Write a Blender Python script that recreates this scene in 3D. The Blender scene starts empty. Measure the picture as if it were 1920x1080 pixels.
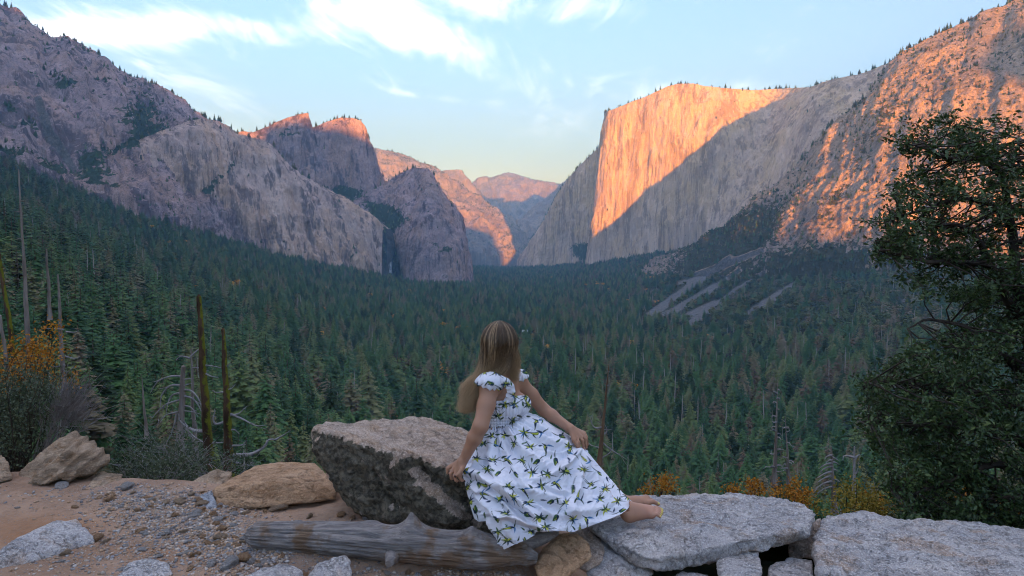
import bpy, bmesh, math, random
import numpy as np
from mathutils import Vector, Matrix, Quaternion

S = bpy.context.scene
COL = S.collection
R = math.radians

# ------------------------------------------------------------------ camera
CAMZ = 1.6
PITCH = math.atan(70 / 1280)
FPX = 1280.0
cd = bpy.data.cameras.new("camera")
cam = bpy.data.objects.new("camera", cd)
COL.objects.link(cam)
cam.location = (0, 0, CAMZ)
cam.rotation_euler = (math.pi / 2 - PITCH, 0, 0)
cd.sensor_width = 36
cd.lens = 24
cd.clip_start = 0.05
cd.clip_end = 60000
S.camera = cam

# ------------------------------------------------------------------ light
SUN_AZ, SUN_EL = R(14), R(3.0)          # behind the camera, a little to the right
sun_dir = Vector((math.sin(SUN_AZ) * math.cos(SUN_EL), -math.cos(SUN_AZ) * math.cos(SUN_EL), math.sin(SUN_EL)))
sl = bpy.data.lights.new("sun", 'SUN')
sl.energy = 2.0
sl.color = (1.0, 0.35, 0.012)
sl.angle = R(0.5)
so = bpy.data.objects.new("sun", sl)
COL.objects.link(so)
so.rotation_euler = sun_dir.to_track_quat('Z', 'Y').to_euler()
so.location = (0, 0, 60)

W = bpy.data.worlds.new("World")
S.world = W
W.use_nodes = True


class NT:
    """tiny helper for wiring node trees"""
    def __init__(s, tree):
        s.t = tree
        s.n = tree.nodes
        s.l = tree.links

    def node(s, typ, **kw):
        n = s.n.new(typ)
        ins = kw.pop('ins', {})
        for k, v in kw.items():
            setattr(n, k, v)
        for k, v in ins.items():
            s.put(n, k, v)
        return n

    def put(s, n, k, v):
        sock = n.inputs[k]
        if isinstance(v, bpy.types.NodeSocket):
            s.l.new(v, sock)
        else:
            if isinstance(v, (tuple, list)) and len(v) == 3 and len(sock.default_value) == 4:
                v = (*v, 1)
            sock.default_value = v

    def math(s, op, a, b=0.0, c=None, clamp=False):
        n = s.node('ShaderNodeMath', operation=op, use_clamp=clamp)
        s.put(n, 0, a)
        s.put(n, 1, b)
        if c is not None:
            s.put(n, 2, c)
        return n.outputs[0]

    def vmath(s, op, a, b=(0, 0, 0)):
        n = s.node('ShaderNodeVectorMath', operation=op)
        s.put(n, 0, a)
        s.put(n, 1, b)
        return n.outputs[1] if op in ('DOT_PRODUCT', 'LENGTH', 'DISTANCE') else n.outputs[0]

    def ramp(s, f, stops, interp='LINEAR'):
        n = s.node('ShaderNodeValToRGB')
        cr = n.color_ramp
        cr.interpolation = interp
        while len(cr.elements) < len(stops):
            cr.elements.new(0.5)
        for e, (p, c) in zip(cr.elements, stops):
            e.position = p
            e.color = (*c, 1) if isinstance(c, (tuple, list)) else (c, c, c, 1)
        s.put(n, 0, f)
        return n.outputs[0]

    def noise(s, vec, scale, detail=4, rough=0.55, dist=0.0):
        n = s.node('ShaderNodeTexNoise')
        n.inputs['Scale'].default_value = scale
        n.inputs['Detail'].default_value = detail
        n.inputs['Roughness'].default_value = rough
        n.inputs['Distortion'].default_value = dist
        if vec is not None:
            s.l.new(vec, n.inputs['Vector'])
        return n.outputs[0]

    def voro(s, vec, scale, feature='F1', out='Distance', rand=1.0):
        n = s.node('ShaderNodeTexVoronoi', feature=feature)
        n.inputs['Scale'].default_value = scale
        n.inputs['Randomness'].default_value = rand
        s.l.new(vec, n.inputs['Vector'])
        return n.outputs[out]

    def mix(s, f, a, b, mode='MIX'):
        n = s.node('ShaderNodeMix', data_type='RGBA', blend_type=mode)
        s.put(n, 0, f)
        s.put(n, 6, a)
        s.put(n, 7, b)
        return n.outputs[2]

    def mapping(s, vec, scale=(1, 1, 1), rot=(0, 0, 0), loc=(0, 0, 0)):
        n = s.node('ShaderNodeMapping')
        s.l.new(vec, n.inputs[0])
        n.inputs['Location'].default_value = loc
        n.inputs['Rotation'].default_value = rot
        n.inputs['Scale'].default_value = scale
        return n.outputs[0]

    def rng(s, f, a, b, c=0.0, d=1.0):
        n = s.node('ShaderNodeMapRange', interpolation_type='SMOOTHSTEP')
        s.put(n, 0, f)
        for i, v in enumerate((a, b, c, d)):
            n.inputs[i + 1].default_value = v
        return n.outputs[0]


def build_world():
    g = NT(W.node_tree)
    g.n.clear()
    sky = g.node('ShaderNodeTexSky', sky_type='NISHITA', sun_disc=False, sun_elevation=SUN_EL,
                 sun_rotation=math.pi - SUN_AZ, altitude=1300, air_density=2.1, dust_density=0.4, ozone_density=5.6)
    # thin cirrus: noise streaks over the whole sky dome, projected onto a flat cloud deck
    tc = g.node('ShaderNodeTexCoord').outputs['Generated']
    sep = g.node('ShaderNodeSeparateXYZ', ins={0: tc})
    zc = g.math('MAXIMUM', sep.outputs[2], 0.02)
    zz = g.math('ADD', zc, 0.10)
    cx = g.math('DIVIDE', sep.outputs[0], zz)
    cy = g.math('DIVIDE', sep.outputs[1], zz)
    cv = g.node('ShaderNodeCombineXYZ', ins={0: cx, 1: cy}).outputs[0]
    m1 = g.mapping(cv, scale=(0.85, 0.42, 1), rot=(0, 0, R(CLOUD_ROT)), loc=CLOUD_LOC)
    n1 = g.noise(m1, 1.0, 9, 0.6, 0.9)
    m2 = g.mapping(cv, scale=(2.6, 0.9, 1), rot=(0, 0, R(-24)), loc=(1.3, 4.1, 0.5))
    n2 = g.noise(m2, 1.6, 8, 0.62, 1.4)
    f = g.math('ADD', g.math('MULTIPLY', n1, 0.6), g.math('MULTIPLY', n2, 0.4))
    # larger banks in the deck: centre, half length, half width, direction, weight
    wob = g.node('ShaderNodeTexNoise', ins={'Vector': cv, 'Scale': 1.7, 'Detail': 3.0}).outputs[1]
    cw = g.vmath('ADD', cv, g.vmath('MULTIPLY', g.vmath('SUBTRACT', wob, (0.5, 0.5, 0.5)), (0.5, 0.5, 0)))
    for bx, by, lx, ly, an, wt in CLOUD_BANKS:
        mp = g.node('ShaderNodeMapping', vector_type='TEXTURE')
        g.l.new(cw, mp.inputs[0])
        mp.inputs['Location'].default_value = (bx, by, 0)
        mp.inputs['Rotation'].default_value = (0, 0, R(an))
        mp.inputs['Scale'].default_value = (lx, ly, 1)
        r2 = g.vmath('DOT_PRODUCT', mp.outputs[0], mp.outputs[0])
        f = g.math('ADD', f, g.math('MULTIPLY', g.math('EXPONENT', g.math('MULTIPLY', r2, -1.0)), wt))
    cov = g.rng(f, CLOUD_LO, CLOUD_HI, 0.08, 1)
    fade = g.rng(sep.outputs[2], 0.09, 0.28, 0.0, 1)
    cov = g.math('MULTIPLY', cov, fade)
    # sunlit high cloud, made overbright as fill light for the shaded ground
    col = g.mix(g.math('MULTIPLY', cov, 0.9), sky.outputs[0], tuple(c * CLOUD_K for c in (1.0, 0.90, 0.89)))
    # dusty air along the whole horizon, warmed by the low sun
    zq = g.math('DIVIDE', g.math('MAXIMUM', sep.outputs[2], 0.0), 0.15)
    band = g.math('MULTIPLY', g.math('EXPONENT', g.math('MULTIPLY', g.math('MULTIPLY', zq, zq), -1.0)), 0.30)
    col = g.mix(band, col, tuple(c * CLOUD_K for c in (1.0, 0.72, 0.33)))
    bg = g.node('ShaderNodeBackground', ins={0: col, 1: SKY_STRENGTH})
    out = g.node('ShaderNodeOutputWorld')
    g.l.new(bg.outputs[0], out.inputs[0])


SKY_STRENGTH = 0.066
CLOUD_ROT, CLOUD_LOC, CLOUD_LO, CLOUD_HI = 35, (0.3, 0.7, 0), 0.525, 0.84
CLOUD_K = 3.6  # cloud radiance pushed past white to lift the ambient light
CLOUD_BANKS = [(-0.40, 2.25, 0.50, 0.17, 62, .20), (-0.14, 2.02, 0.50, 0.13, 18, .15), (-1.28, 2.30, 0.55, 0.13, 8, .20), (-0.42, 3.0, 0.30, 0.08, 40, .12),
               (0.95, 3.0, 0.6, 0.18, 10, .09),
               (0.2, 0.4, 0.9, 0.45, 50, .16), (-1.2, -0.3, 1.1, 0.4, 20, .16), (1.3, -0.6, 1.2, 0.5, 70, .16), (0.0, -1.8, 1.6, 0.6, 10, .16), (-2.2, 1.0, 0.9, 0.4, 80, .14), (2.2, 1.2, 1.0, 0.4, 30, .14)]  # this row: unseen banks overhead, beside and behind, added for ambient light
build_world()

S.view_settings.view_transform = 'Standard'
S.view_settings.look = 'None'
S.view_settings.exposure = 4.26
S.view_settings.gamma = 1
S.view_settings.use_curve_mapping = False
S.render.engine = 'CYCLES'
S.cycles.use_denoising = True
S.cycles.filter_width = 1.05
S.cycles.max_bounces = 6
S.cycles.diffuse_bounces = 3
S.cycles.glossy_bounces = 2
S.cycles.transmission_bounces = 3
S.cycles.transparent_max_bounces = 8
S.cycles.volume_bounces = 1
S.cycles.use_adaptive_sampling = True
S.cycles.adaptive_threshold = 0.015
S.cycles.caustics_reflective = False
S.cycles.caustics_refractive = False

# ------------------------------------------------------------------ helpers


def at(px, py, Y):
    """world point seen at photo pixel (1920 x 1080) at depth Y metres"""
    px = np.asarray(px, float)
    py = np.asarray(py, float)
    Y = np.asarray(Y, float)
    a = (px - 960) / FPX
    b = (540 - py) / FPX
    c, s = math.cos(PITCH), math.sin(PITCH)
    fy = c + b * s
    fz = -s + b * c
    return np.stack(np.broadcast_arrays(a / fy * Y, Y, CAMZ + fz / fy * Y), -1)


def to_px(P):
    P = np.asarray(P, float)
    c, s = math.cos(PITCH), math.sin(PITCH)
    y, z = P[..., 1], P[..., 2] - CAMZ
    f = y * c - z * s
    u = y * s + z * c
    return 960 + FPX * P[..., 0] / f, 540 - FPX * u / f


_rs = np.random.RandomState(7)
_perm = _rs.permutation(4096).astype(np.int64)
_grad = _rs.normal(size=(4096, 3))
_grad /= np.linalg.norm(_grad, axis=1)[:, None]
_grad = _grad.astype(np.float32)


def perlin(p):
    p = np.asarray(p, np.float64)
    i = np.floor(p).astype(np.int64)
    f = (p - i).astype(np.float32)
    u = f * f * f * (f * (f * 6 - 15) + 10)
    X = [(i[..., 0] + k) & 4095 for k in (0, 1)]
    Yy = [(i[..., 1] + k) & 4095 for k in (0, 1)]
    Z = [(i[..., 2] + k) & 4095 for k in (0, 1)]
    res = 0
    for a in (0, 1):
        pa = _perm[X[a]]
        wa = u[..., 0] if a else 1 - u[..., 0]
        for b in (0, 1):
            pb = _perm[(pa + Yy[b]) & 4095]
            wb = u[..., 1] if b else 1 - u[..., 1]
            for c in (0, 1):
                h = _perm[(pb + Z[c]) & 4095]
                wc = u[..., 2] if c else 1 - u[..., 2]
                g = _grad[h]
                d = g[..., 0] * (f[..., 0] - a) + g[..., 1] * (f[..., 1] - b) + g[..., 2] * (f[..., 2] - c)
                res = res + wa * wb * wc * d
    return res * 1.6


def fbm(p, octv=4, gain=0.5, lac=2.03, ridged=False):
    p = np.asarray(p, float)
    r = 0
    a = 1.0
    tot = 0
    for o in range(octv):
        n = perlin(p + o * 17.3)
        if ridged:
            n = 1 - 2 * np.abs(n)
        r = r + a * n
        tot += a
        a *= gain
        p = p * lac
    return r / tot


def sstep(x, a, b):
    t = np.clip((x - a) / (b - a), 0, 1)
    return t * t * (3 - 2 * t)


def make_mesh(name, verts, faces, mats=(), smooth=True, mat_idx=None, attrs=None, uv=None):
    """faces: (n,3) or (n,4) int array, or list of such arrays"""
    verts = np.ascontiguousarray(verts, np.float32)
    fl = faces if isinstance(faces, list) else [faces]
    fl = [np.asarray(f, np.int32) for f in fl if len(f)]
    me = bpy.data.meshes.new(name)
    me.vertices.add(len(verts))
    me.vertices.foreach_set('co', verts.ravel())
    nl = sum(f.size for f in fl)
    nf = sum(len(f) for f in fl)
    me.loops.add(nl)
    me.polygons.add(nf)
    me.loops.foreach_set('vertex_index', np.concatenate([f.ravel() for f in fl]))
    tot = np.concatenate([np.full(len(f), f.shape[1], np.int32) for f in fl])
    st = np.concatenate([[0], np.cumsum(tot)[:-1]]).astype(np.int32)
    me.polygons.foreach_set('loop_start', st)
    try:
        me.polygons.foreach_set('loop_total', tot)
    except Exception:
        pass
    if smooth is True:
        me.polygons.foreach_set('use_smooth', np.ones(nf, bool))
    for m in mats:
        me.materials.append(m)
    if mat_idx is not None:
        me.polygons.foreach_set('material_index', np.asarray(mat_idx, np.int32))
    for k, v in (attrs or {}).items():
        v = np.asarray(v, np.float32)
        if v.ndim == 1:
            me.attributes.new(k, 'FLOAT', 'POINT').data.foreach_set('value', v)
        elif v.shape[1] == 3:
            c = np.ones((len(v), 4), np.float32)
            c[:, :3] = v
            me.attributes.new(k, 'FLOAT_COLOR', 'POINT').data.foreach_set('color', c.ravel())
        elif v.shape[1] == 2:
            me.attributes.new(k, 'FLOAT2', 'POINT').data.foreach_set('vector', v.ravel())
    me.update(calc_edges=True)
    me.validate()
    return me


def link(name, data, parent=None, loc=(0, 0, 0), rotz=0.0, scale=None, **props):
    o = bpy.data.objects.new(name, data)
    COL.objects.link(o)
    o.location = loc
    if rotz:
        o.rotation_euler = (0, 0, rotz)
    if scale is not None:
        o.scale = (scale,) * 3 if isinstance(scale, (int, float)) else scale
    if parent is not None:
        o.parent = parent
    for k, v in props.items():
        o[k] = v
    return o


def thing(name, label, cat, loc=(0, 0, 0), rotz=0.0, group=None, data=None):
    o = link(name, data, None, loc, rotz)
    o['label'] = label
    o['category'] = cat
    if group:
        o['group'] = group
    return o


def grid_faces(nu, nv, wrap=False):
    i = np.arange(nu if wrap else nu - 1)
    j = np.arange(nv - 1)
    I, J = np.meshgrid(i, j, indexing='ij')
    I2 = (I + 1) % nu
    return np.stack([I * nv + J, I2 * nv + J, I2 * nv + J + 1, I * nv + J + 1], -1).reshape(-1, 4)


def catmull(pts, m):
    """resample (n,d) control points into m points along a Catmull-Rom spline, by chord length"""
    P = np.asarray(pts, float)
    n = len(P)
    if n == 2:
        t = np.linspace(0, 1, m)[:, None]
        return P[0] * (1 - t) + P[1] * t
    d = np.linalg.norm(np.diff(P, axis=0), axis=1) ** 0.5
    T = np.concatenate([[0], np.cumsum(np.maximum(d, 1e-9))])
    tan = np.zeros_like(P)
    tan[1:-1] = (P[2:] - P[:-2]) / (T[2:] - T[:-2])[:, None]
    tan[0] = (P[1] - P[0]) / (T[1] - T[0])
    tan[-1] = (P[-1] - P[-2]) / (T[-1] - T[-2])
    t = np.linspace(0, T[-1], m)
    k = np.clip(np.searchsorted(T, t, 'right') - 1, 0, n - 2)
    h = T[k + 1] - T[k]
    s = ((t - T[k]) / h)[:, None]
    h = h[:, None]
    return ((2 * s**3 - 3 * s**2 + 1) * P[k] + (s**3 - 2 * s**2 + s) * h * tan[k]
            + (-2 * s**3 + 3 * s**2) * P[k + 1] + (s**3 - s**2) * h * tan[k + 1])


def new_mat(name, rough=0.9, spec=0.2):
    m = bpy.data.materials.new(name)
    m.use_nodes = True
    g = NT(m.node_tree)
    b = g.n['Principled BSDF']
    b.inputs['Roughness'].default_value = rough
    b.inputs['Specular IOR Level'].default_value = spec
    return m, g, b


def bump(g, b, h, strength=0.3, dist=0.1):
    n = g.node('ShaderNodeBump')
    n.inputs['Strength'].default_value = strength
    n.inputs['Distance'].default_value = dist
    g.put(n, 'Height', h)
    g.l.new(n.outputs[0], b.inputs['Normal'])


def objco(g):
    return g.node('ShaderNodeTexCoord').outputs['Object']


def attr(g, name, out='Fac'):
    return g.node('ShaderNodeAttribute', attribute_name=name).outputs[out]

def cyl_rings(pts, radii, n=6):
    """tapered tube along a polyline: verts, quads"""
    P = np.asarray(pts, float)
    r = np.asarray(radii, float)
    T = np.gradient(P, axis=0)
    T /= np.linalg.norm(T, axis=1)[:, None] + 1e-9
    ref = np.where(np.abs(T[:, 2:3]) > 0.9, np.array([[1.0, 0, 0]]), np.array([[0, 0, 1.0]]))
    # parallel frame
    A = np.cross(T, ref)
    A /= np.linalg.norm(A, axis=1)[:, None] + 1e-9
    for i in range(1, len(P)):
        a = A[i - 1] - T[i] * (A[i - 1] @ T[i])
        A[i] = a / (np.linalg.norm(a) + 1e-9)
    B = np.cross(T, A)
    th = np.linspace(0, 2 * np.pi, n, endpoint=False)
    V = P[None] + r[None, :, None] * (np.cos(th)[:, None, None] * A[None] + np.sin(th)[:, None, None] * B[None])   # n, m, 3
    return V.reshape(-1, 3), grid_faces(n, len(P), wrap=True)


class Geo:
    """collects pieces of one mesh, with a material slot per piece"""
    def __init__(s):
        s.v, s.q, s.t, s.mq, s.mt, s.n = [], [], [], [], [], 0

    def quads(s, v, f, m=0):
        s.v.append(np.asarray(v, float))
        s.q.append(np.asarray(f) + s.n)
        s.mq.append(np.full(len(f), m))
        s.n += len(v)

    def tris(s, v, f, m=0):
        s.v.append(np.asarray(v, float))
        s.t.append(np.asarray(f) + s.n)
        s.mt.append(np.full(len(f), m))
        s.n += len(v)

    def tube(s, pts, radii, n=6, m=0):
        v, f = cyl_rings(pts, radii, n)
        s.quads(v, f, m)

    def mesh(s, name, mats, smooth=True, attrs=None):
        fl, mi = [], []
        if s.t:
            fl.append(np.concatenate(s.t))
            mi.append(np.concatenate(s.mt))
        if s.q:
            fl.append(np.concatenate(s.q))
            mi.append(np.concatenate(s.mq))
        return make_mesh(name, np.concatenate(s.v), fl, mats, smooth, np.concatenate(mi), attrs)




def plain_mat(name, c1, c2, scale, rough=0.9, stretch=(1, 1, 1), bmp=0.0, bd=0.02):
    m, g, b = new_mat(name, rough, 0.1)
    p = g.mapping(objco(g), scale=stretch)
    n = g.noise(p, scale, 5, 0.65)
    g.l.new(g.mix(g.rng(n, 0.3, 0.7), c1, c2), b.inputs['Base Color'])
    if bmp:
        bump(g, b, n, bmp, bd)
    return m



# ================================================================== far setting: terrain and mountains
def rock_material(name, base, dark, warm, streak=1.0, grain=1.0, vegcol=(0.030, 0.045, 0.022)):
    m, g, b = new_mat(name, 0.95, 0.1)
    p = g.node('ShaderNodeNewGeometry').outputs['Position']
    n1 = g.noise(p, 0.006, 6, 0.6)
    n2 = g.noise(g.mapping(p, scale=(1, 1, 0.10)), 0.030, 6, 0.7)       # water streaks run down the wall
    n3 = g.noise(p, 0.040, 6, 0.75)
    n4 = g.noise(g.mapping(p, scale=(1, 1, 0.16)), 0.009, 5, 0.65)
    n5 = g.noise(g.mapping(p, scale=(1, 1, 0.09)), 0.075, 5, 0.75)
    pale = tuple(min(.75, x * 1.45) for x in base)
    c = g.mix(g.rng(n1, 0.42, 0.58), base, warm)
    c = g.mix(g.rng(n4, 0.46, 0.36, 0, 0.75 * streak), c, pale)
    c = g.mix(g.rng(n4, 0.53, 0.63, 0, 0.8 * streak), c, dark)
    c = g.mix(g.rng(n2, 0.51, 0.60, 0, 0.85 * streak), c, dark)
    c = g.mix(g.rng(n5, 0.46, 0.38, 0, 0.55), c, pale)
    c = g.mix(g.rng(n5, 0.55, 0.64, 0, 0.6), c, dark)
    c = g.mix(g.rng(n3, 0.57, 0.72, 0, 0.35 * grain), c, pale)
    c = g.mix(g.rng(g.math('ABSOLUTE', g.math('SUBTRACT', n3, 0.5)), 0.0, 0.025, 0.6 * grain, 0), c, dark)   # joints
    v = g.math('ADD', attr(g, 'veg'), g.math('MULTIPLY', g.math('SUBTRACT', g.noise(p, 0.05, 4, 0.65), 0.5), 1.3))
    v = g.rng(v, 0.42, 0.58)
    vc = g.mix(g.noise(p, 0.03, 3), vegcol, tuple(x * 1.7 for x in vegcol))
    c = g.mix(v, c, vc)
    c = g.mix(g.rng(g.math('ADD', attr(g, 'shade_stain'), g.math('MULTIPLY', g.math('SUBTRACT', n2, 0.5), 0.9)), .35, .6, 0, .92), c, (0.022, 0.026, 0.034))   # recess shade painted dark into the rock, plus one dark streak
    sc = attr(g, 'scree')
    scn = g.noise(p, 0.15, 5, 0.8)
    c = g.mix(g.rng(g.math('ADD', sc, g.math('MULTIPLY', g.math('SUBTRACT', scn, 0.5), 1.5)), 0.42, 0.75), c,
              g.mix(g.rng(scn, 0.35, 0.7), (0.09, 0.086, 0.086), (0.20, 0.185, 0.18)))
    g.l.new(c, b.inputs['Base Color'])
    bump(g, b, g.math('ADD', g.math('MULTIPLY', n3, grain), g.math('ADD', n5, g.math('MULTIPLY', g.noise(p, 0.12, 4, 0.7), grain))), 1.0, 11.0)
    return m


def blobs(px, py, items):
    """soft spots at given picture positions of a far surface: (px, py, rx, ry, angle in degrees, weight)"""
    r = np.zeros_like(px)
    for x, y, rx, ry, a, w in items:
        ca, sa = math.cos(R(a)), math.sin(R(a))
        dx, dy = px - x, py - y
        u, v = (dx * ca + dy * sa) / rx, (-dx * sa + dy * ca) / ry
        r = r + w * np.exp(-(u * u + v * v))
    return r


def strokes(px, py, items):
    """(x0,y0,x1,y1,w0,w1,weight)"""
    r = np.zeros_like(px)
    for x0, y0, x1, y1, w0, w1, wt in items:
        dx, dy = x1 - x0, y1 - y0
        L2 = dx * dx + dy * dy
        t = ((px - x0) * dx + (py - y0) * dy) / L2
        d = np.abs((px - x0) * dy - (py - y0) * dx) / math.sqrt(L2)
        w = w0 + (w1 - w0) * np.clip(t, 0, 1)
        end = sstep(t, -0.05, 0.04) * (1 - sstep(t, 0.95, 1.06))
        r = np.maximum(r, wt * end * (1 - sstep(d, w * 0.55, w * 1.15)))
    return r


MOUNT = {}


def sheet(name, cols, nu, nv, mat, crest=None, amp=1.0, ribs=(60, 400, 16), lumps=(220, 26), fine=(22, 6),
          back=(60, 250, 700), drop=0.25, veg=None, ledge=0.0, vegbase=-0.25, seed=0, edge_keep=0.5, strata=0.0, scree=None, near=1.0, gully=None, shade_stain=None):
    """a mountain side from its foot to its crest and on over the top: columns of (px, py, Y)"""
    C = np.asarray(cols, float)
    C[..., 2] *= near
    nc, nr, _ = C.shape
    rows = np.stack([catmull(C[i], nv) for i in range(nc)])               # nc, nv, 3
    # along u: by the px of the crest row
    out = np.stack([catmull(rows[:, j], nu) for j in range(nv)], 1)      # nu, nv, 3
    if crest is not None:
        cr = np.asarray(crest, float)
        want = np.interp(out[:, -1, 0], cr[:, 0], cr[:, 1])
        d = want - out[:, -1, 1]
        w = np.linspace(0, 1, nv)[None, :] ** 1.3
        out[..., 1] += d[:, None] * w
    P = at(out[..., 0], out[..., 1], out[..., 2])
    du = np.gradient(P, axis=0)
    dv = np.gradient(P, axis=1)
    N = np.cross(du, dv)
    N /= np.linalg.norm(N, axis=-1, keepdims=True) + 1e-9
    flip = np.sign((N * (P - np.array([0, 0, CAMZ]))).sum(-1).mean())
    N = N * -flip
    o = np.array([seed * 31.7, seed * 11.3, seed * 5.1])
    ph = P + o * 100
    warp = fbm(ph / 300, 3)[..., None] * 40
    q = ph + warp
    D = ribs[2] * fbm(np.stack([q[..., 0] / ribs[0], q[..., 1] / ribs[0], q[..., 2] / ribs[1]], -1), 4, 0.55, ridged=True)
    D = D + lumps[1] * fbm(ph / lumps[0], 4, 0.5, ridged=True)
    D = D + fine[1] * fbm(ph / fine[0] * np.array([1, 1, 0.6]), 3, 0.6, ridged=True)
    if strata:
        t = q[..., 2] / 70 + 2.0 * fbm(ph / 260, 3)
        D = D + strata * (np.abs((t % 1.0) - 0.5) * 2 - 0.5)
    if gully is not None:                 # ribs and gullies that run down the slope
        U, Vv = np.meshgrid(np.linspace(0, 1, nu), np.linspace(0, 1, nv), indexing='ij')
        w1 = .25 * fbm(ph / 260, 3)
        for fr, am in gully:
            gq = np.stack([U * fr + w1 * fr * .12, Vv * fr * .07, U * 0 + fr], -1)
            D = D + am * fbm(gq, 4, .55, ridged=True)
    # keep the crest where it is, roughen it by small bumps only
    t = np.linspace(0, 1, nv)[None, :]
    fade = 1 - edge_keep * sstep(t, 0.86, 1.0)
    P = P + N * (D * amp * fade)[..., None]
    P[..., 2] += 0.25 * fine[1] * amp * sstep(t, 0.8, 1.0) * fbm(ph / 14, 3)
    # over the top
    dirs = P[:, -1, :2] / np.linalg.norm(P[:, -1, :2], axis=1, keepdims=True)
    ext = []
    for b in back:
        e = P[:, -1].copy()
        e[:, :2] += dirs * b
        e[:, 2] -= b * drop + 3
        e[:, 2] += 0.04 * b * fbm(e / 120, 2)
        ext.append(e)
    foot = P[:, :1].copy()
    foot[..., 2] -= 0.09 * foot[..., 1]
    P = np.concatenate([foot, P], 1)
    nv += 1
    A = np.concatenate([P, np.stack(ext, 1)], 1)
    nvt = A.shape[1]
    # slope for plants
    du = np.gradient(A, axis=0)
    dv = np.gradient(A, axis=1)
    n2 = np.cross(du, dv)
    n2 /= np.linalg.norm(n2, axis=-1, keepdims=True) + 1e-9
    up = np.abs(n2[..., 2])
    px, py = to_px(A)
    v = vegbase + ledge * sstep(up, 0.35, 0.8)
    if veg is not None:
        v = v + blobs(px, py, veg)
    v[:, nv:] = np.maximum(v[:, nv:], 0.5)
    sc = strokes(px, py, scree) if scree else np.zeros_like(px)
    v = v - sc * 2
    wt = strokes(px, py, shade_stain) if shade_stain else np.zeros_like(px)
    me = make_mesh(name, A.reshape(-1, 3), grid_faces(nu, nvt), [mat], attrs={'veg': v.ravel(), 'scree': sc.ravel(), 'shade_stain': wt.ravel()})
    ob = link(name, me, kind='structure')
    MOUNT.setdefault(name, []).append((A, v, nv))
    return ob, A, v


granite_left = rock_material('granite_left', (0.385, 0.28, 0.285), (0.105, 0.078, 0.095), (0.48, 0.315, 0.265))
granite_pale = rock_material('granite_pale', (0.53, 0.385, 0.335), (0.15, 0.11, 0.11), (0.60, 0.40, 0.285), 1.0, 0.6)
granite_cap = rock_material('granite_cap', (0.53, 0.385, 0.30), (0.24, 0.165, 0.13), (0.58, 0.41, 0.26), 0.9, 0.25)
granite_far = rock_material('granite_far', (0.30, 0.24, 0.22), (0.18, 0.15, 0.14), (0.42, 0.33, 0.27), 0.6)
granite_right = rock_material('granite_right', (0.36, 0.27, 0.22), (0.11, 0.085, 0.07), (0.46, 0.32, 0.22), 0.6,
                              vegcol=(0.050, 0.046, 0.020))

# left mountain, sloping, in shade
sheet('mountain', [
    [(-700, 340, 1250), (-700, 200, 1450), (-700, -60, 1700), (-700, -330, 2100)],
    [(-300, 350, 1350), (-300, 200, 1560), (-300, 60, 1800), (-300, -130, 2150)],
    [(0, 350, 1400), (0, 235, 1580), (0, 120, 1820), (0, 25, 2200)],
    [(150, 400, 1480), (150, 290, 1640), (150, 180, 1880), (150, 98, 2250)],
    [(250, 440, 1600), (250, 340, 1740), (250, 240, 1950), (250, 157, 2300)],
    [(350, 460, 1800), (350, 380, 1880), (350, 300, 2030), (350, 215, 2350)],
    [(430, 470, 1980), (430, 400, 2040), (430, 320, 2160), (430, 262, 2420)],
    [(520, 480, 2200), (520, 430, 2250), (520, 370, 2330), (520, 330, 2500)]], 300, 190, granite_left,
    crest=[(-700, -330), (-300, -130), (0, 25), (22, 36), (50, 52), (75, 66), (100, 80), (128, 90), (150, 98), (172, 106), (190, 120), (215, 143),
           (240, 156), (275, 168), (296, 176), (312, 188), (330, 206), (350, 219), (380, 236), (430, 262), (520, 330)],
    gully=((8, 40), (24, 16)), amp=1.1, ribs=(70, 130, 14), lumps=(330, 30), fine=(22, 9), ledge=0.42, vegbase=-0.06, seed=1, strata=6,
    veg=[(265, 225, 26, 40, 15, .7), (290, 250, 30, 15, -25, .6), (120, 155, 22, 14, 10, .7), (20, 205, 24, 8, 10, .6),
         (165, 290, 14, 18, 0, .4), (190, 290, 40, 14, -20, .6), (250, 265, 30, 10, -25, .6), (60, 235, 18, 8, 10, .5),
         (25, 290, 25, 20, 0, .5), (160, 160, 15, 6, 20, .5), (90, 260, 20, 8, 0, .4), (180, 330, 40, 18, 30, .6), (100, 310, 40, 12, 20, .5)],
    scree=[(70, 180, 98, 270, 9, 14, .9), (98, 255, 140, 320, 13, 9, .9), (110, 120, 150, 150, 4, 4, .6), (150, 150, 175, 185, 5, 5, .5)])

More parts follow.
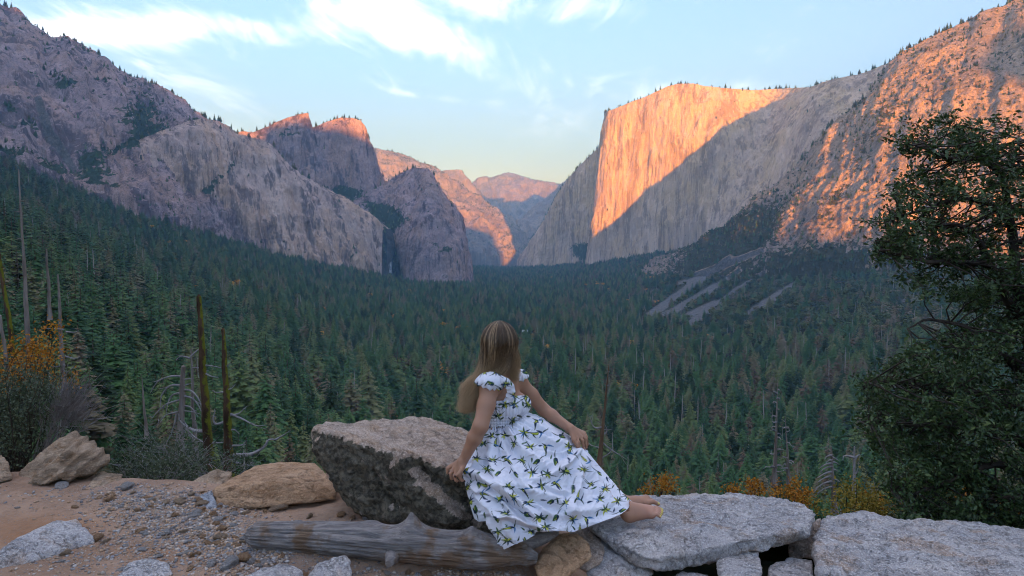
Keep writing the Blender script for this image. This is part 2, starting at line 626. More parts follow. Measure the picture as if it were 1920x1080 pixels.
# wall with the hanging valley and the fall
wall_crest = [(140, 320), (170, 318), (200, 300), (235, 285), (262, 262), (300, 250), (330, 240), (352, 230), (375, 226), (402, 228), (420, 238), (440, 254),
              (462, 262), (490, 265), (508, 280), (525, 300), (545, 318), (565, 332), (590, 347), (612, 360), (640, 372), (662, 385),
              (690, 402), (708, 418), (722, 428)]
sheet('cliff', [
    [(130, 370, 1560), (135, 350, 1580), (140, 340, 1600), (140, 320, 1620)],
    [(215, 415, 1640), (212, 370, 1655), (208, 330, 1670), (205, 298, 1690)],
    [(290, 445, 1740), (288, 380, 1765), (285, 310, 1790), (283, 256, 1830)],
    [(380, 470, 1850), (378, 390, 1880), (376, 300, 1910), (375, 226, 1960)],
    [(450, 470, 1980), (448, 400, 2000), (446, 320, 2060), (445, 257, 2130)],
    [(530, 480, 2070), (528, 430, 2110), (526, 360, 2160), (526, 300, 2220)],
    [(610, 500, 2200), (608, 450, 2230), (607, 400, 2290), (606, 357, 2360)],
    [(690, 535, 2330), (690, 490, 2360), (690, 440, 2400), (690, 402, 2450)],
    [(712, 540, 2390), (714, 500, 2410), (716, 460, 2440), (718, 426, 2470)],
    [(716, 545, 2560), (718, 505, 2560), (721, 470, 2560), (724, 430, 2560)]], 300, 150, granite_pale,
    shade_stain=[(726, 430, 734, 522, 11, 22, 1.0), (265, 290, 268, 372, 3, 4, .8)], crest=wall_crest, gully=((26, 16), (70, 6)), amp=1.0, ribs=(46, 1400, 16), lumps=(260, 16), fine=(20, 4), seed=2, edge_keep=.6, ledge=.25, back=(50, 140, 260), drop=0.12,  # first stroke paints the shade of the fall's recess
    veg=[(265, 320, 7, 55, 3, .45), (330, 400, 50, 10, -10, .45), (410, 335, 60, 9, -42, .62), (440, 300, 8, 30, 30, .3),
         (455, 395, 40, 9, -20, .6), (510, 400, 40, 6, -18, .5), (395, 360, 25, 25, 0, .4), (230, 330, 14, 20, 0, .5),
         (200, 345, 35, 22, 20, .6), (655, 495, 24, 20, 0, .45), (310, 405, 40, 9, 8, .5), (395, 410, 10, 40, 0, .5), (540, 440, 60, 6, 20, .3), (722, 470, 5, 60, 0, 1.2), (664, 470, 8, 30, 20, .5), (590, 400, 10, 40, 25, .35), (355, 300, 8, 60, 5, .38), (470, 330, 12, 40, 20, .35)])  # strongest blob puts the recess's shade into the plant colour

# towers behind the wall
sheet('mountain', [
    [(415, 420, 2650), (415, 370, 2660), (415, 310, 2680), (415, 262, 2720)],
    [(500, 430, 2640), (500, 380, 2660), (500, 310, 2690), (500, 238, 2740)],
    [(560, 430, 2640), (560, 370, 2660), (560, 290, 2700), (560, 214, 2760)],
    [(640, 440, 2680), (640, 370, 2720), (640, 290, 2760), (640, 221, 2800)],
    [(690, 440, 2740), (688, 380, 2780), (685, 310, 2810), (684, 238, 2840)],
    [(712, 440, 2820), (706, 390, 2850), (700, 340, 2880), (694, 285, 2900)],
    [(724, 440, 2920), (724, 410, 2930), (724, 390, 2940), (724, 345, 2950)]], 200, 130, granite_left,
    crest=[(415, 262), (440, 252), (455, 247), (475, 249), (500, 239), (520, 229), (540, 221), (556, 216), (572, 213), (577, 213), (578, 233),
           (584, 240), (600, 235), (618, 227), (640, 221), (662, 222), (675, 227), (684, 238), (690, 262), (695, 286), (703, 310), (712, 322), (724, 345)],
    amp=.9, ribs=(42, 420, 18), lumps=(190, 24), fine=(20, 6), seed=3, edge_keep=.8, ledge=.4, vegbase=-.1, back=(60, 200, 420),
    veg=[(650, 360, 50, 18, 10, .8), (540, 250, 30, 25, 0, .35), (600, 290, 18, 40, 20, .2), (690, 400, 50, 20, 10, .8)])

# buttress right of the fall
sheet('cliff', [
    [(640, 470, 2640), (640, 440, 2640), (640, 420, 2650), (640, 392, 2700)],
    [(700, 500, 2620), (700, 450, 2620), (700, 410, 2640), (700, 362, 2730)],
    [(728, 545, 2590), (730, 490, 2600), (732, 430, 2620), (738, 338, 2760)],
    [(762, 548, 2480), (765, 490, 2500), (768, 430, 2540), (772, 321, 2740)],
    [(820, 548, 2430), (815, 480, 2460), (808, 400, 2530), (800, 321, 2690)],
    [(866, 545, 2470), (858, 490, 2490), (846, 430, 2560), (815, 345, 2700)],
    [(876, 545, 2560), (868, 480, 2590), (858, 420, 2640), (836, 376, 2740)],
    [(884, 545, 2760), (876, 500, 2780), (866, 450, 2800), (850, 392, 2830)]], 220, 150, granite_left,
    shade_stain=[(726, 430, 734, 522, 11, 22, 1.0), (265, 290, 268, 372, 3, 4, .8)], amp=.7, ribs=(50, 420, 20), lumps=(180, 26), fine=(20, 6), seed=4, edge_keep=.4, ledge=.35, vegbase=-.14, back=(40, 150, 300), drop=.4,  # same painted recess shade, on the buttress side
    veg=[(715, 395, 40, 16, 25, .8), (730, 410, 40, 16, 10, .7), (733, 475, 11, 60, 0, 1.3), (722, 510, 14, 30, 0, .8), (810, 455, 30, 12, 20, .5), (840, 470, 18, 10, 10, .5),  # the two tall heavy blobs colour the fall's recess dark as shade
         (780, 495, 30, 7, -15, .5), (850, 375, 6, 20, -20, .4), (840, 530, 20, 20, 0, .5), (770, 340, 30, 6, -20, .3)])

# middle ridge, lit above
sheet('mountain', [
    [(600, 480, 4700), (600, 420, 4900), (600, 350, 5200), (600, 262, 5700)],
    [(720, 485, 4800), (720, 430, 5000), (720, 360, 5300), (720, 286, 5800)],
    [(820, 490, 4900), (820, 440, 5100), (820, 380, 5400), (820, 323, 5900)],
    [(900, 492, 5000), (900, 455, 5200), (900, 420, 5500), (900, 381, 6000)],
    [(950, 494, 5100), (950, 470, 5300), (950, 445, 5600), (950, 421, 6100)],
    [(998, 496, 5300), (998, 488, 5500), (998, 482, 5800), (998, 477, 6200)]], 190, 100, granite_far,
    crest=[(600, 262), (697, 283), (715, 285), (745, 294), (770, 301), (800, 313), (822, 325), (845, 338), (862, 349), (880, 364),
           (905, 384), (930, 402), (945, 413), (953, 424), (968, 444), (985, 464), (998, 477)],
    amp=1.3, ribs=(150, 300, 30), lumps=(420, 60), fine=(45, 14), seed=5, edge_keep=.6, ledge=.3, vegbase=.12, back=(100, 400, 1200))

# the distant dome and the range
sheet('mountain', [
    [(780, 480, 10600), (780, 440, 10800), (780, 390, 11000), (780, 345, 11300)],
    [(835, 480, 10600), (835, 430, 10800), (835, 380, 11000), (835, 321, 11300)],
    [(905, 480, 10900), (890, 430, 11000), (875, 380, 11100), (866, 320, 11250)],
    [(930, 485, 11300), (915, 440, 11350), (895, 400, 11400), (880, 345, 11450)],
    [(960, 490, 11700), (940, 450, 11750), (925, 420, 11800), (910, 372, 11900)]], 90, 70, granite_far,
    crest=[(780, 345), (815, 329), (823, 324), (833, 321), (850, 319), (863, 319), (866, 321), (869, 329), (876, 339), (890, 352), (910, 372)],
    amp=1, ribs=(200, 900, 40), lumps=(600, 60), fine=(60, 14), near=0.62, seed=6, edge_keep=.8, vegbase=-.2, back=(200, 500, 900))
sheet('mountain', [
    [(850, 480, 12600), (850, 440, 12900), (850, 400, 13300), (850, 365, 14000)],
    [(950, 485, 12400), (950, 430, 12900), (950, 380, 13400), (950, 327, 14200)],
    [(1010, 485, 12400), (1010, 430, 12900), (1010, 390, 13400), (1010, 342, 14200)],
    [(1100, 485, 12600), (1100, 440, 12900), (1100, 400, 13300), (1100, 352, 14200)]], 130, 80, granite_far,
    crest=[(850, 365), (880, 350), (897, 343), (905, 338), (913, 340), (926, 335), (940, 330), (952, 327), (962, 328), (976, 333), (990, 339),
           (1010, 343), (1030, 346), (1042, 350), (1100, 352)],
    amp=1.2, ribs=(300, 700, 60), lumps=(900, 110), fine=(100, 25), near=0.62, seed=7, edge_keep=.7, vegbase=-.05, back=(300, 900, 1500))
# shaded shoulder on the north side of the far valley
sheet('mountain', [
    [(925, 478, 7600), (928, 472, 7700), (935, 462, 7800), (950, 452, 7900)],
    [(985, 485, 7500), (985, 460, 7700), (985, 430, 8000), (985, 412, 8400)],
    [(1030, 487, 7300), (1030, 450, 7500), (1030, 410, 7900), (1030, 371, 8500)],
    [(1100, 490, 7000), (1100, 440, 7300), (1100, 390, 7800), (1100, 330, 8500)]], 90, 70, granite_far,
    crest=[(925, 472), (950, 452), (962, 432), (972, 420), (985, 412), (1000, 402), (1012, 392), (1024, 378), (1040, 362), (1056, 346), (1100, 320)],
    amp=1, ribs=(160, 420, 40), lumps=(500, 60), fine=(60, 16), near=0.78, seed=8, edge_keep=.7, vegbase=.1, back=(200, 600, 1200))

# big wall: left face
sheet('cliff', [
    [(965, 492, 5250), (968, 490, 5260), (970, 489, 5270), (972, 486, 5290)],
    [(1010, 496, 4700), (1010, 475, 4740), (1010, 455, 4770), (1012, 430, 4800)],
    [(1060, 498, 4250), (1058, 450, 4300), (1054, 400, 4330), (1050, 362, 4370)],
    [(1105, 500, 3920), (1103, 430, 3960), (1100, 360, 4000), (1096, 304, 4030)],
    [(1150, 500, 3700), (1150, 420, 3720), (1148, 340, 3740), (1145, 258, 3760)]], 170, 130, granite_cap,
    crest=[(965, 492), (978, 478), (990, 463), (1002, 446), (1015, 424), (1028, 402), (1040, 380), (1052, 358), (1064, 340), (1078, 323), (1090, 311),
           (1100, 300), (1112, 288), (1124, 277), (1134, 268), (1145, 258)],
    amp=.7, ribs=(60, 700, 24), lumps=(260, 30), fine=(24, 7), seed=9, edge_keep=.5, back=(80, 300, 700), drop=.5, vegbase=-.3,
    veg=[(1085, 470, 22, 20, 0, 1.0), (1110, 480, 20, 30, 0, 1.0), (1060, 445, 14, 8, 0, .7), (1040, 478, 30, 5, -25, .5)])

# big wall: main face, recess and shoulder
cap_crest = [(1128, 216), (1137, 211), (1150, 206), (1170, 198), (1190, 190), (1215, 181), (1238, 170), (1255, 162), (1272, 158), (1300, 158), (1318, 162),
             (1345, 165), (1375, 168), (1410, 171), (1440, 169), (1470, 167), (1500, 166), (1520, 165), (1540, 158), (1560, 152), (1585, 146), (1610, 141),
             (1635, 133), (1660, 122), (1680, 112), (1705, 96), (1740, 80), (1800, 56), (1850, 36)]
sheet('cliff', [
    [(1125, 496, 4150), (1130, 400, 4150), (1136, 300, 4150), (1140, 213, 4150)],
    [(1103, 497, 3640), (1116, 400, 3650), (1129, 300, 3660), (1137, 211, 3680)],
    [(1130, 493, 3540), (1140, 395, 3555), (1150, 295, 3575), (1160, 202, 3600)],
    [(1190, 476, 3440), (1200, 375, 3460), (1208, 275, 3480), (1214, 181, 3520)],
    [(1255, 440, 3330), (1262, 345, 3350), (1268, 250, 3380), (1273, 158, 3430)],
    [(1310, 420, 3230), (1322, 330, 3250), (1335, 250, 3280), (1345, 165, 3370)],
    [(1365, 425, 3110), (1380, 350, 3160), (1396, 265, 3240), (1410, 171, 3380)],
    [(1415, 415, 2960), (1428, 350, 3060), (1442, 260, 3200), (1455, 168, 3420)],
    [(1452, 400, 2870), (1468, 330, 2950), (1482, 250, 3060), (1496, 166, 3280)],
    [(1500, 390, 2780), (1515, 320, 2830), (1530, 230, 2900), (1546, 156, 3060)],
    [(1560, 380, 2700), (1575, 310, 2750), (1590, 220, 2830), (1605, 142, 3000)],
    [(1660, 330, 2600), (1668, 260, 2660), (1676, 190, 2760), (1684, 110, 2930)],
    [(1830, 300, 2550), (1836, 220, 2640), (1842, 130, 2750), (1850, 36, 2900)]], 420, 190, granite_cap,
    crest=cap_crest, amp=.75, ribs=(52, 1600, 17), lumps=(340, 22), fine=(20, 4), seed=10, edge_keep=.6, vegbase=-.36, back=(80, 300, 900), drop=.04, ledge=.2,
    veg=[(1400, 400, 50, 40, -30, .5), (1370, 440, 60, 22, -20, .8), (1420, 330, 18, 60, 20, .35), (1478, 270, 10, 50, 12, .4), (1340, 400, 30, 30, -50, .3)])

# right-hand slope, lit by the last sun
RIGHT_SCREE = [(1432, 468, 1300, 520, 5, 9, 1), (1372, 485, 1205, 600, 10, 9, 1), (1300, 523, 1212, 550, 4, 3, .9), (1388, 505, 1330, 545, 5, 6, .9), (1345, 535, 1235, 600, 8, 8, .9),
               (1436, 508, 1385, 542, 3, 5, 1), (1390, 538, 1290, 612, 6, 10, 1), (1342, 566, 1270, 600, 6, 7, .9),
               (1500, 525, 1425, 578, 5, 13, .9), (1445, 560, 1400, 590, 8, 8, .7),
               (1700, 560, 1680, 580, 8, 8, .6), (1770, 520, 1720, 560, 6, 8, .5)]
sheet('mountain', [
    [(1180, 545, 2420), (1195, 530, 2440), (1215, 515, 2460), (1235, 500, 2500)],
    [(1290, 545, 2180), (1300, 505, 2240), (1315, 475, 2300), (1335, 452, 2380)],
    [(1385, 535, 2000), (1402, 470, 2080), (1425, 410, 2180), (1450, 372, 2300)],
    [(1465, 520, 1850), (1480, 440, 1950), (1500, 360, 2080), (1525, 280, 2250)],
    [(1545, 505, 1740), (1560, 420, 1840), (1585, 310, 2000), (1612, 198, 2230)],
    [(1625, 500, 1650), (1635, 400, 1760), (1650, 270, 1950), (1672, 116, 2230)],
    [(1730, 500, 1560), (1735, 375, 1690), (1745, 220, 1920), (1762, 62, 2260)],
    [(1840, 490, 1500), (1842, 350, 1640), (1846, 190, 1880), (1850, 28, 2250)],
    [(1960, 480, 1440), (1960, 330, 1580), (1960, 150, 1840), (1960, -25, 2240)],
    [(2300, 440, 1330), (2300, 280, 1480), (2300, 60, 1740), (2300, -200, 2150)],
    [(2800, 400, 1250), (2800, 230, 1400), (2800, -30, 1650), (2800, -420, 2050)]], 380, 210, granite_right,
    crest=[(1235, 500), (1280, 480), (1335, 450), (1390, 425), (1420, 395), (1450, 372), (1480, 335), (1510, 295), (1530, 270), (1550, 250), (1580, 222),
           (1612, 198), (1640, 165), (1672, 120), (1695, 100), (1712, 92), (1740, 76), (1770, 64), (1800, 50), (1822, 42), (1832, 32), (1850, 22), (1868, 19), (1886, 14),
           (1905, 2), (1960, -25), (2300, -200), (2800, -420)],
    gully=((8, 26), (17, 9)), amp=1.0, ribs=(130, 150, 7), lumps=(420, 16), fine=(24, 7), seed=11, edge_keep=.7, vegbase=-.02, ledge=.30, back=(80, 250, 700), drop=.1, strata=0,
    veg=[(1450, 515, 210, 36, -12, .6), (1720, 505, 200, 34, 0, .5), (1360, 440, 70, 26, -35, .6), (1800, 150, 110, 60, -25, .08), (1330, 480, 120, 40, -35, .6), (1500, 500, 60, 40, -20, .4), (1650, 500, 90, 30, -10, .5), (1420, 440, 30, 70, 50, .5),
         (1560, 380, 14, 60, 35, .4), (1640, 250, 18, 70, 30, .35)], scree=RIGHT_SCREE)

# ------------------------------------------------------------------ forested ground between the viewpoint and the cliffs
TY = np.array([5.0, 9, 16, 30, 60, 120, 220, 400, 700, 1100, 1700, 2500, 4000, 7000, 10000])
FL = 470 + 1280 * 137 / TY          # picture height of the level valley floor
TCOL = {
    -700: [910, 925, 925, 900, 800, 640, 490, 370, 290, 220, 170, 330, 330, 330, 330],
    0: [925, 945, 940, 915, 850, 740, 600, 500, 410, 335, 268, 262, 340, 340, 340],
    200: [935, 955, 950, 925, 900, 835, 745, 630, 512, 436, 370, 352, 370, 370, 370],
    400: [950, 970, 960, 940, 925, 885, 835, 722, 602, 518, 456, 428, 430, 430, 430],
    600: [980, 1000, 980, 970, 960, 935, 880, 795, 662, 580, 525, 480, 470, 470, 470],
    740: [1000, 1040, 1010, 1000, 980, 965, 930, 850, 712, 616, 562, 526, 490, 485, 480],
    960: [1010, 1050, 1030, 1020, 1010, 990, 965, 905, 0, 0, 0, 0, 0, 0, 0],
    1100: [1010, 1050, 1030, 1020, 1010, 1000, 980, 906, 0, 0, 0, 532, 492, 0, 0],
    1250: [1010, 1050, 1030, 1020, 1010, 1000, 980, 906, 0, 0, 566, 500, 455, 455, 455],
    1400: [1010, 1050, 1030, 1020, 1010, 1000, 980, 902, 718, 622, 546, 470, 440, 440, 440],
    1550: [1030, 1070, 1040, 1030, 1010, 990, 970, 895, 708, 604, 515, 470, 440, 440, 440],
    1700: [1040, 1080, 1050, 1030, 1010, 990, 965, 880, 690, 580, 495, 470, 440, 440, 440],
    1920: [1040, 1080, 1050, 1030, 1000, 970, 940, 850, 655, 548, 480, 460, 440, 440, 440],
    2800: [1020, 1060, 1030, 1000, 950, 900, 850, 740, 560, 480, 430, 420, 420, 420, 420],
}


def terrain():
    keys = sorted(TCOL)
    M = np.array([[FL[j] if v == 0 else v for j, v in enumerate(TCOL[k])] for k in keys], float)
    E = (M - 470)                       # below eye level, in picture units
    pxs = np.array(keys, float)
    nu, nv = 330, 300
    px = np.concatenate([np.linspace(-700, 0, 40, endpoint=False), np.linspace(0, 1920, 250, endpoint=False), np.linspace(1920, 2800, 40)])
    ly = np.linspace(math.log(5.0), math.log(10000), nv)
    lt = np.log(TY)
    A = np.stack([np.interp(ly, lt, E[i]) for i in range(len(keys))])          # keys, nv
    B = np.stack([np.interp(px, pxs, A[:, j]) for j in range(nv)], 1)          # nu, nv

    def smooth(a, n, ax):
        for _ in range(n):
            a = (np.roll(a, 1, ax) + 2 * a + np.roll(a, -1, ax)) / 4 if False else a + 0.25 * np.pad(np.diff(a, 2, axis=ax), [(1, 1) if k == ax else (0, 0) for k in range(2)])
        return a
    B = smooth(smooth(B, 40, 0), 25, 1)
    Y = np.exp(ly)[None, :] * np.ones((nu, 1))
    P = at(px[:, None] * np.ones((1, nv)), 470 + B, Y)
    P[..., 2] += 0.018 * np.minimum(Y, 900) * fbm(P / (0.22 * np.minimum(Y, 1200)[..., None] + 3), 3) * sstep(Y, 8, 60)
    P[..., 2] = np.maximum(P[..., 2], -139 + 1.2 * fbm(P / 60, 2))
    ppx, ppy = to_px(P)
    sc = strokes(ppx, ppy, RIGHT_SCREE + [(1545, 773, 1582, 770, 4, 3, 1), (1712, 690, 1760, 676, 7, 7, .7), (1650, 520, 1690, 600, 5, 8, .3)])
    mead = blobs(ppx, ppy, [(1000, 634, 40, 7, 0, 1.0), (965, 634, 20, 5, 0, .6)])
    return P, sc, mead, ppx, ppy


TP, TSC, TMEAD, TPX, TPY = terrain()


def mat_forest_floor():
    m, g, b = new_mat('forest_floor', 1.0, 0.0)
    p = g.node('ShaderNodeNewGeometry').outputs['Position']
    n = g.noise(p, 0.08, 5, 0.65)
    c = g.mix(g.rng(n, 0.35, 0.65), (0.020, 0.026, 0.014), (0.055, 0.048, 0.026))
    scn = g.noise(p, 0.16, 5, 0.8)
    c = g.mix(g.rng(g.math('ADD', attr(g, 'scree'), g.math('MULTIPLY', g.math('SUBTRACT', scn, 0.5), 1.5)), 0.42, 0.75), c,
              g.mix(g.rng(scn, 0.35, 0.7), (0.07, 0.068, 0.07), (0.17, 0.16, 0.158)))
    c = g.mix(g.rng(attr(g, 'meadow'), 0.25, 0.5), c, g.mix(n, (0.24, 0.15, 0.06), (0.30, 0.21, 0.09)))
    g.l.new(c, b.inputs['Base Color'])
    return m


forest_floor = mat_forest_floor()
nu_, nv_ = TP.shape[:2]
link('hillside', make_mesh('hillside', TP.reshape(-1, 3), grid_faces(nu_, nv_), [forest_floor],
                           attrs={'scree': TSC.ravel(), 'meadow': TMEAD.ravel()}), kind='structure')


def ground_z(px, Y):
    """height of the forested ground at picture column px and depth Y (vectorised, on the mesh grid)"""
    PXG = TPX[:, 0]
    u = np.interp(px, PXG, np.arange(nu_))
    v = np.interp(np.log(Y), np.log(TP[0, :, 1]), np.arange(nv_))
    i = np.clip(u.astype(int), 0, nu_ - 2)
    j = np.clip(v.astype(int), 0, nv_ - 2)
    fu, fv = u - i, v - j

    def bl(Z):
        return (Z[i, j] * (1 - fu) * (1 - fv) + Z[i + 1, j] * fu * (1 - fv) + Z[i, j + 1] * (1 - fu) * fv + Z[i + 1, j + 1] * fu * fv)
    return bl(TP[..., 0]), bl(TP[..., 2]), bl(TSC), bl(TMEAD)


# level ground under everything, out to the horizon
gp = 14500
link('valley_floor', make_mesh('valley_floor', [(-gp, -8200, -142), (gp, -8200, -142), (gp, 10500, -142), (-gp, 10500, -142)],
                               np.array([[0, 1, 2, 3]]), [forest_floor]), kind='structure')

# unseen range behind the viewpoint, crest shaped to lay its shadow over the valley
su = np.array([math.cos(SUN_AZ), math.sin(SUN_AZ)])        # along the crest
sv = np.array([math.sin(SUN_AZ), -math.cos(SUN_AZ)])       # towards the sun
RIDGE_S = 4500.0


def ridge_uh(px, py, Y):
    P = at(px, py, Y)
    u = P[..., 0] * su[0] + P[..., 1] * su[1]
    s = RIDGE_S - (P[..., 0] * sv[0] + P[..., 1] * sv[1])
    return u, P[..., 2] + s * math.tan(SUN_EL)


# crest profile fitted to the wanted shadow edges: (u, height)
RIDGE = [(-9000, 1500), (-3000, 1400), (-1400, 1330), (-1036, 1240), (-813, 1135), (-663, 1048), (-504, 955), (-400, 880), (-325, 812), (-300, 930), (-275, 968), (-159, 988), (-129, 976), (-78, 964),
         (6, 961), (90, 936), (180, 900), (420, 780), (772, 819), (865, 788), (1042, 745), (1135, 725), (1165, 470), (1185, 445), (1239, 430), (1311, 392), (1360, 372), (1400, 350), (1690, 370),
         (1750, 930), (1905, 1040), (2086, 1140), (2300, 1300), (2600, 1500), (2732, 1828), (3047, 1806), (3691, 1872), (5000, 1830), (6000, 1700), (9000, 1500), (13000, 1500)]


def ridge():
    r = np.array(RIDGE, float)
    r[:, 1] -= (6000 - RIDGE_S) * math.tan(SUN_EL)
    u = np.concatenate([np.linspace(-9000, -1200, 60, endpoint=False), np.linspace(-1200, 3000, 420, endpoint=False), np.linspace(3000, 13000, 100)])
    h = np.interp(u, r[:, 0], r[:, 1])
    h = h + 9 * fbm(np.stack([u / 90, u * 0, u * 0 + 3.3], -1), 4)
    prof = [(-3300, 0.0), (-2700, 0.05), (-2000, 0.14), (-1200, 0.32), (-700, 0.55), (-350, 0.76), (-120, 0.93), (0, 1.0), (200, 0.93), (700, 0.7), (1400, 0.35), (2200, 0.0)]
    G = np.zeros((len(u), len(prof), 3))
    for j, (ds, k) in enumerate(prof):
        s = RIDGE_S + ds
        G[:, j, 0] = u * su[0] + s * sv[0]
        G[:, j, 1] = u * su[1] + s * sv[1]
        G[:, j, 2] = -143 + (h + 143) * k
        if 0 < k < 1:
            G[:, j, 2] += 30 * fbm(G[:, j] / 240, 3)
    link('shade_hill', make_mesh('shade_hill', G.reshape(-1, 3), grid_faces(len(u), len(prof)), [granite_left],
                           attrs={'veg': np.full(G.shape[0] * G.shape[1], .6), 'scree': np.zeros(G.shape[0] * G.shape[1])}), kind='structure')


ridge()

# ================================================================== trees of the valley
def needle_mat(name, a, bcol, c3):
    m, g, b = new_mat(name, 0.8, 0.15)
    r = g.node('ShaderNodeObjectInfo').outputs['Random']
    c = g.ramp(r, [(0.0, tuple(x * .32 for x in a)), (0.30, a), (0.60, bcol), (0.84, c3), (1.0, (0.20, 0.15, 0.095))])
    p = objco(g)
    n = g.noise(p, 9.0, 3, 0.6)
    c = g.mix(g.rng(n, 0.3, 0.7, 0.0, 0.5), c, g.mix(0.4, c, (0.11, 0.13, 0.05)))
    g.l.new(c, b.inputs['Base Color'])
    return m


needles = needle_mat('conifer_needles', (0.036, 0.098, 0.036), (0.066, 0.145, 0.044), (0.150, 0.185, 0.060))
needles_brown = needle_mat('dry_needles', (0.13, 0.085, 0.05), (0.16, 0.10, 0.06), (0.12, 0.10, 0.06))
oak_leaves = needle_mat('oak_foliage', (0.062, 0.088, 0.030), (0.085, 0.105, 0.034), (0.115, 0.110, 0.036))
gold_leaves = plain_mat('autumn_foliage', (0.50, 0.20, 0.035), (0.62, 0.32, 0.05), 3.0)
conifer_bark = plain_mat('conifer_bark', (0.10, 0.065, 0.045), (0.17, 0.12, 0.09), 6.0, stretch=(1, 1, .2))
dead_wood = plain_mat('dead_wood', (0.24, 0.205, 0.18), (0.36, 0.32, 0.29), 5.0, stretch=(1, 1, .15))


def conifer_crown(seed, whorls, per, width, sprays, z0=0.12, droop=0.35, thin=0.15):
    """unit-height crown: drooping branches in whorls, each a row of leaf sprays; returns tri verts, faces"""
    rs = np.random.RandomState(seed)
    V, F = [], []
    n = 0
    for w in range(whorls):
        t = (w + rs.uniform(-.3, .3)) / whorls
        z = z0 + (1 - z0) * t
        L0 = width * ((1 - t) ** 0.85) * (0.75 + 0.25 * math.sin(min(1, t * 5) * math.pi / 2)) + 0.012
        k = max(3, int(per * (0.5 + 0.5 * (1 - t))))
        a0 = rs.uniform(0, 6.28)
        for i in range(k):
            if rs.rand() < thin:
                continue
            a = a0 + i * 6.283 / k + rs.uniform(-.35, .35)
            L = L0 * rs.uniform(0.6, 1.18)
            d = np.array([math.cos(a), math.sin(a), 0])
            s = np.array([-d[1], d[0], 0])
            up = rs.uniform(0.0, 0.25) - 0.15 * (1 - t)
            base = np.array([0, 0, min(.985, z + rs.uniform(-.55, .55) * (1 - z0) / whorls)])
            for q in range(sprays):
                f0 = (q + 0.15) / sprays
                f1 = min(1.05, (q + 1.5) / sprays)
                p0 = base + d * L * f0 + np.array([0, 0, L * (up * f0 - droop * f0 * f0)])
                p1 = base + d * L * f1 + np.array([0, 0, L * (up * f1 - droop * f1 * f1)])
                wd = L * (0.42 if sprays > 1 else 0.30) * (1 - 0.55 * f0) * rs.uniform(.7, 1.2)
                if sprays == 1:
                    mid = (p0 + p1) / 2
                    dz = np.array([0, 0, -wd * rs.uniform(.3, .9)])
                    V += [p0, mid + s * wd + dz, p1, mid - s * wd + dz]
                    F += [(n, n + 1, n + 2), (n, n + 2, n + 3)]
                    n += 4
                else:
                    for sg in (1, -1):
                        tip = p0 * 0.45 + p1 * 0.55 + s * sg * wd + np.array([0, 0, -wd * rs.uniform(.1, .7)]) + d * wd * .25
                        V += [p0, p1, tip]
                        F += [(n, n + 1, n + 2)]
                        n += 3
            if sprays > 1:
                e = base + d * L + np.array([0, 0, L * (up - droop)])
                V += [e - s * L * .10 - d * L * .18, e + s * L * .10 - d * L * .18, e + d * L * .10]
                F += [(n, n + 1, n + 2)]
                n += 3
    # leader
    V += [(-.006, 0, .95), (.006, 0, .95), (0, 0, 1.01)]
    F += [(n, n + 1, n + 2)]
    return np.array(V), np.array(F)


def blob_crown(seed, n, flat=0.75, leaf=0.10, lobes=7):
    """round broadleaf crown of small leaf clumps, unit height"""
    rs = np.random.RandomState(seed)
    cs = rs.normal(size=(lobes, 3)) * np.array([.20, .20, .13]) + np.array([0, 0, .58])
    rr = rs.uniform(.16, .30, lobes)
    V, F = [], []
    for i in range(n):
        k = rs.randint(lobes)
        d = rs.normal(size=3)
        d /= np.linalg.norm(d)
        p = cs[k] + d * rr[k] * rs.uniform(.75, 1.05) * np.array([1, 1, flat])
        if p[2] < 0.05:
            continue
        nn = d + rs.normal(size=3) * .5
        u = np.cross(nn, rs.normal(size=3))
        u /= np.linalg.norm(u)
        v = np.cross(nn, u)
        v /= np.linalg.norm(v)
        s = leaf * rs.uniform(.6, 1.2)
        m = len(V)
        V += [p - u * s, p - v * s * .6, p + u * s, p + v * s * .6]
        F += [(m, m + 1, m + 2), (m, m + 2, m + 3)]
    return np.array(V), np.array(F)


def proto_conifer(seed, whorls, per, width, sprays, mat, **kw):
    g = Geo()
    z = np.array([0, .3, .7, .97])
    g.tube(np.stack([z * 0, z * 0, z], 1), [.016, .012, .006, .001], 5, 0)
    v, f = conifer_crown(seed, whorls, per, width, sprays, **kw)
    g.tris(v, f, 1)
    return g.mesh('tree_shape', [conifer_bark, mat], smooth=False)


def proto_snag(seed, stubs=14):
    rs = np.random.RandomState(seed)
    g = Geo()
    z = np.linspace(0, 1, 6)
    x = np.cumsum(rs.normal(0, .006, 6))
    g.tube(np.stack([x, x * .5, z], 1), .016 * (1 - z) + .003, 5, 0)
    for i in range(stubs):
        h = rs.uniform(.25, .97)
        a = rs.uniform(0, 6.28)
        L = rs.uniform(.04, .13) * (1.15 - h)
        d = np.array([math.cos(a), math.sin(a), rs.uniform(-.5, .3)])
        p = np.array([np.interp(h, z, x), np.interp(h, z, x) * .5, h])
        g.tube([p, p + d * L * .6, p + d * L + np.array([0, 0, -.25 * L])], [.004, .003, .001], 3, 0)
    return g.mesh('tree_shape', [dead_wood])


def proto_round(seed, n, mat, leaf):
    g = Geo()
    z = np.array([0, .3, .6])
    g.tube(np.stack([z * 0.1, z * 0, z], 1), [.03, .022, .01], 5, 0)
    v, f = blob_crown(seed, n, leaf=leaf)
    g.tris(v, f, 1)
    return g.mesh('tree_shape', [conifer_bark, mat], smooth=False)


protos = bpy.data.collections.new('tree_shapes')
PK = {}


def add_proto(kind, me):
    o = bpy.data.objects.new('tree_shape_%03d' % len(protos.objects), me)
    protos.objects.link(o)
    PK.setdefault(kind, []).append(len(protos.objects) - 1)


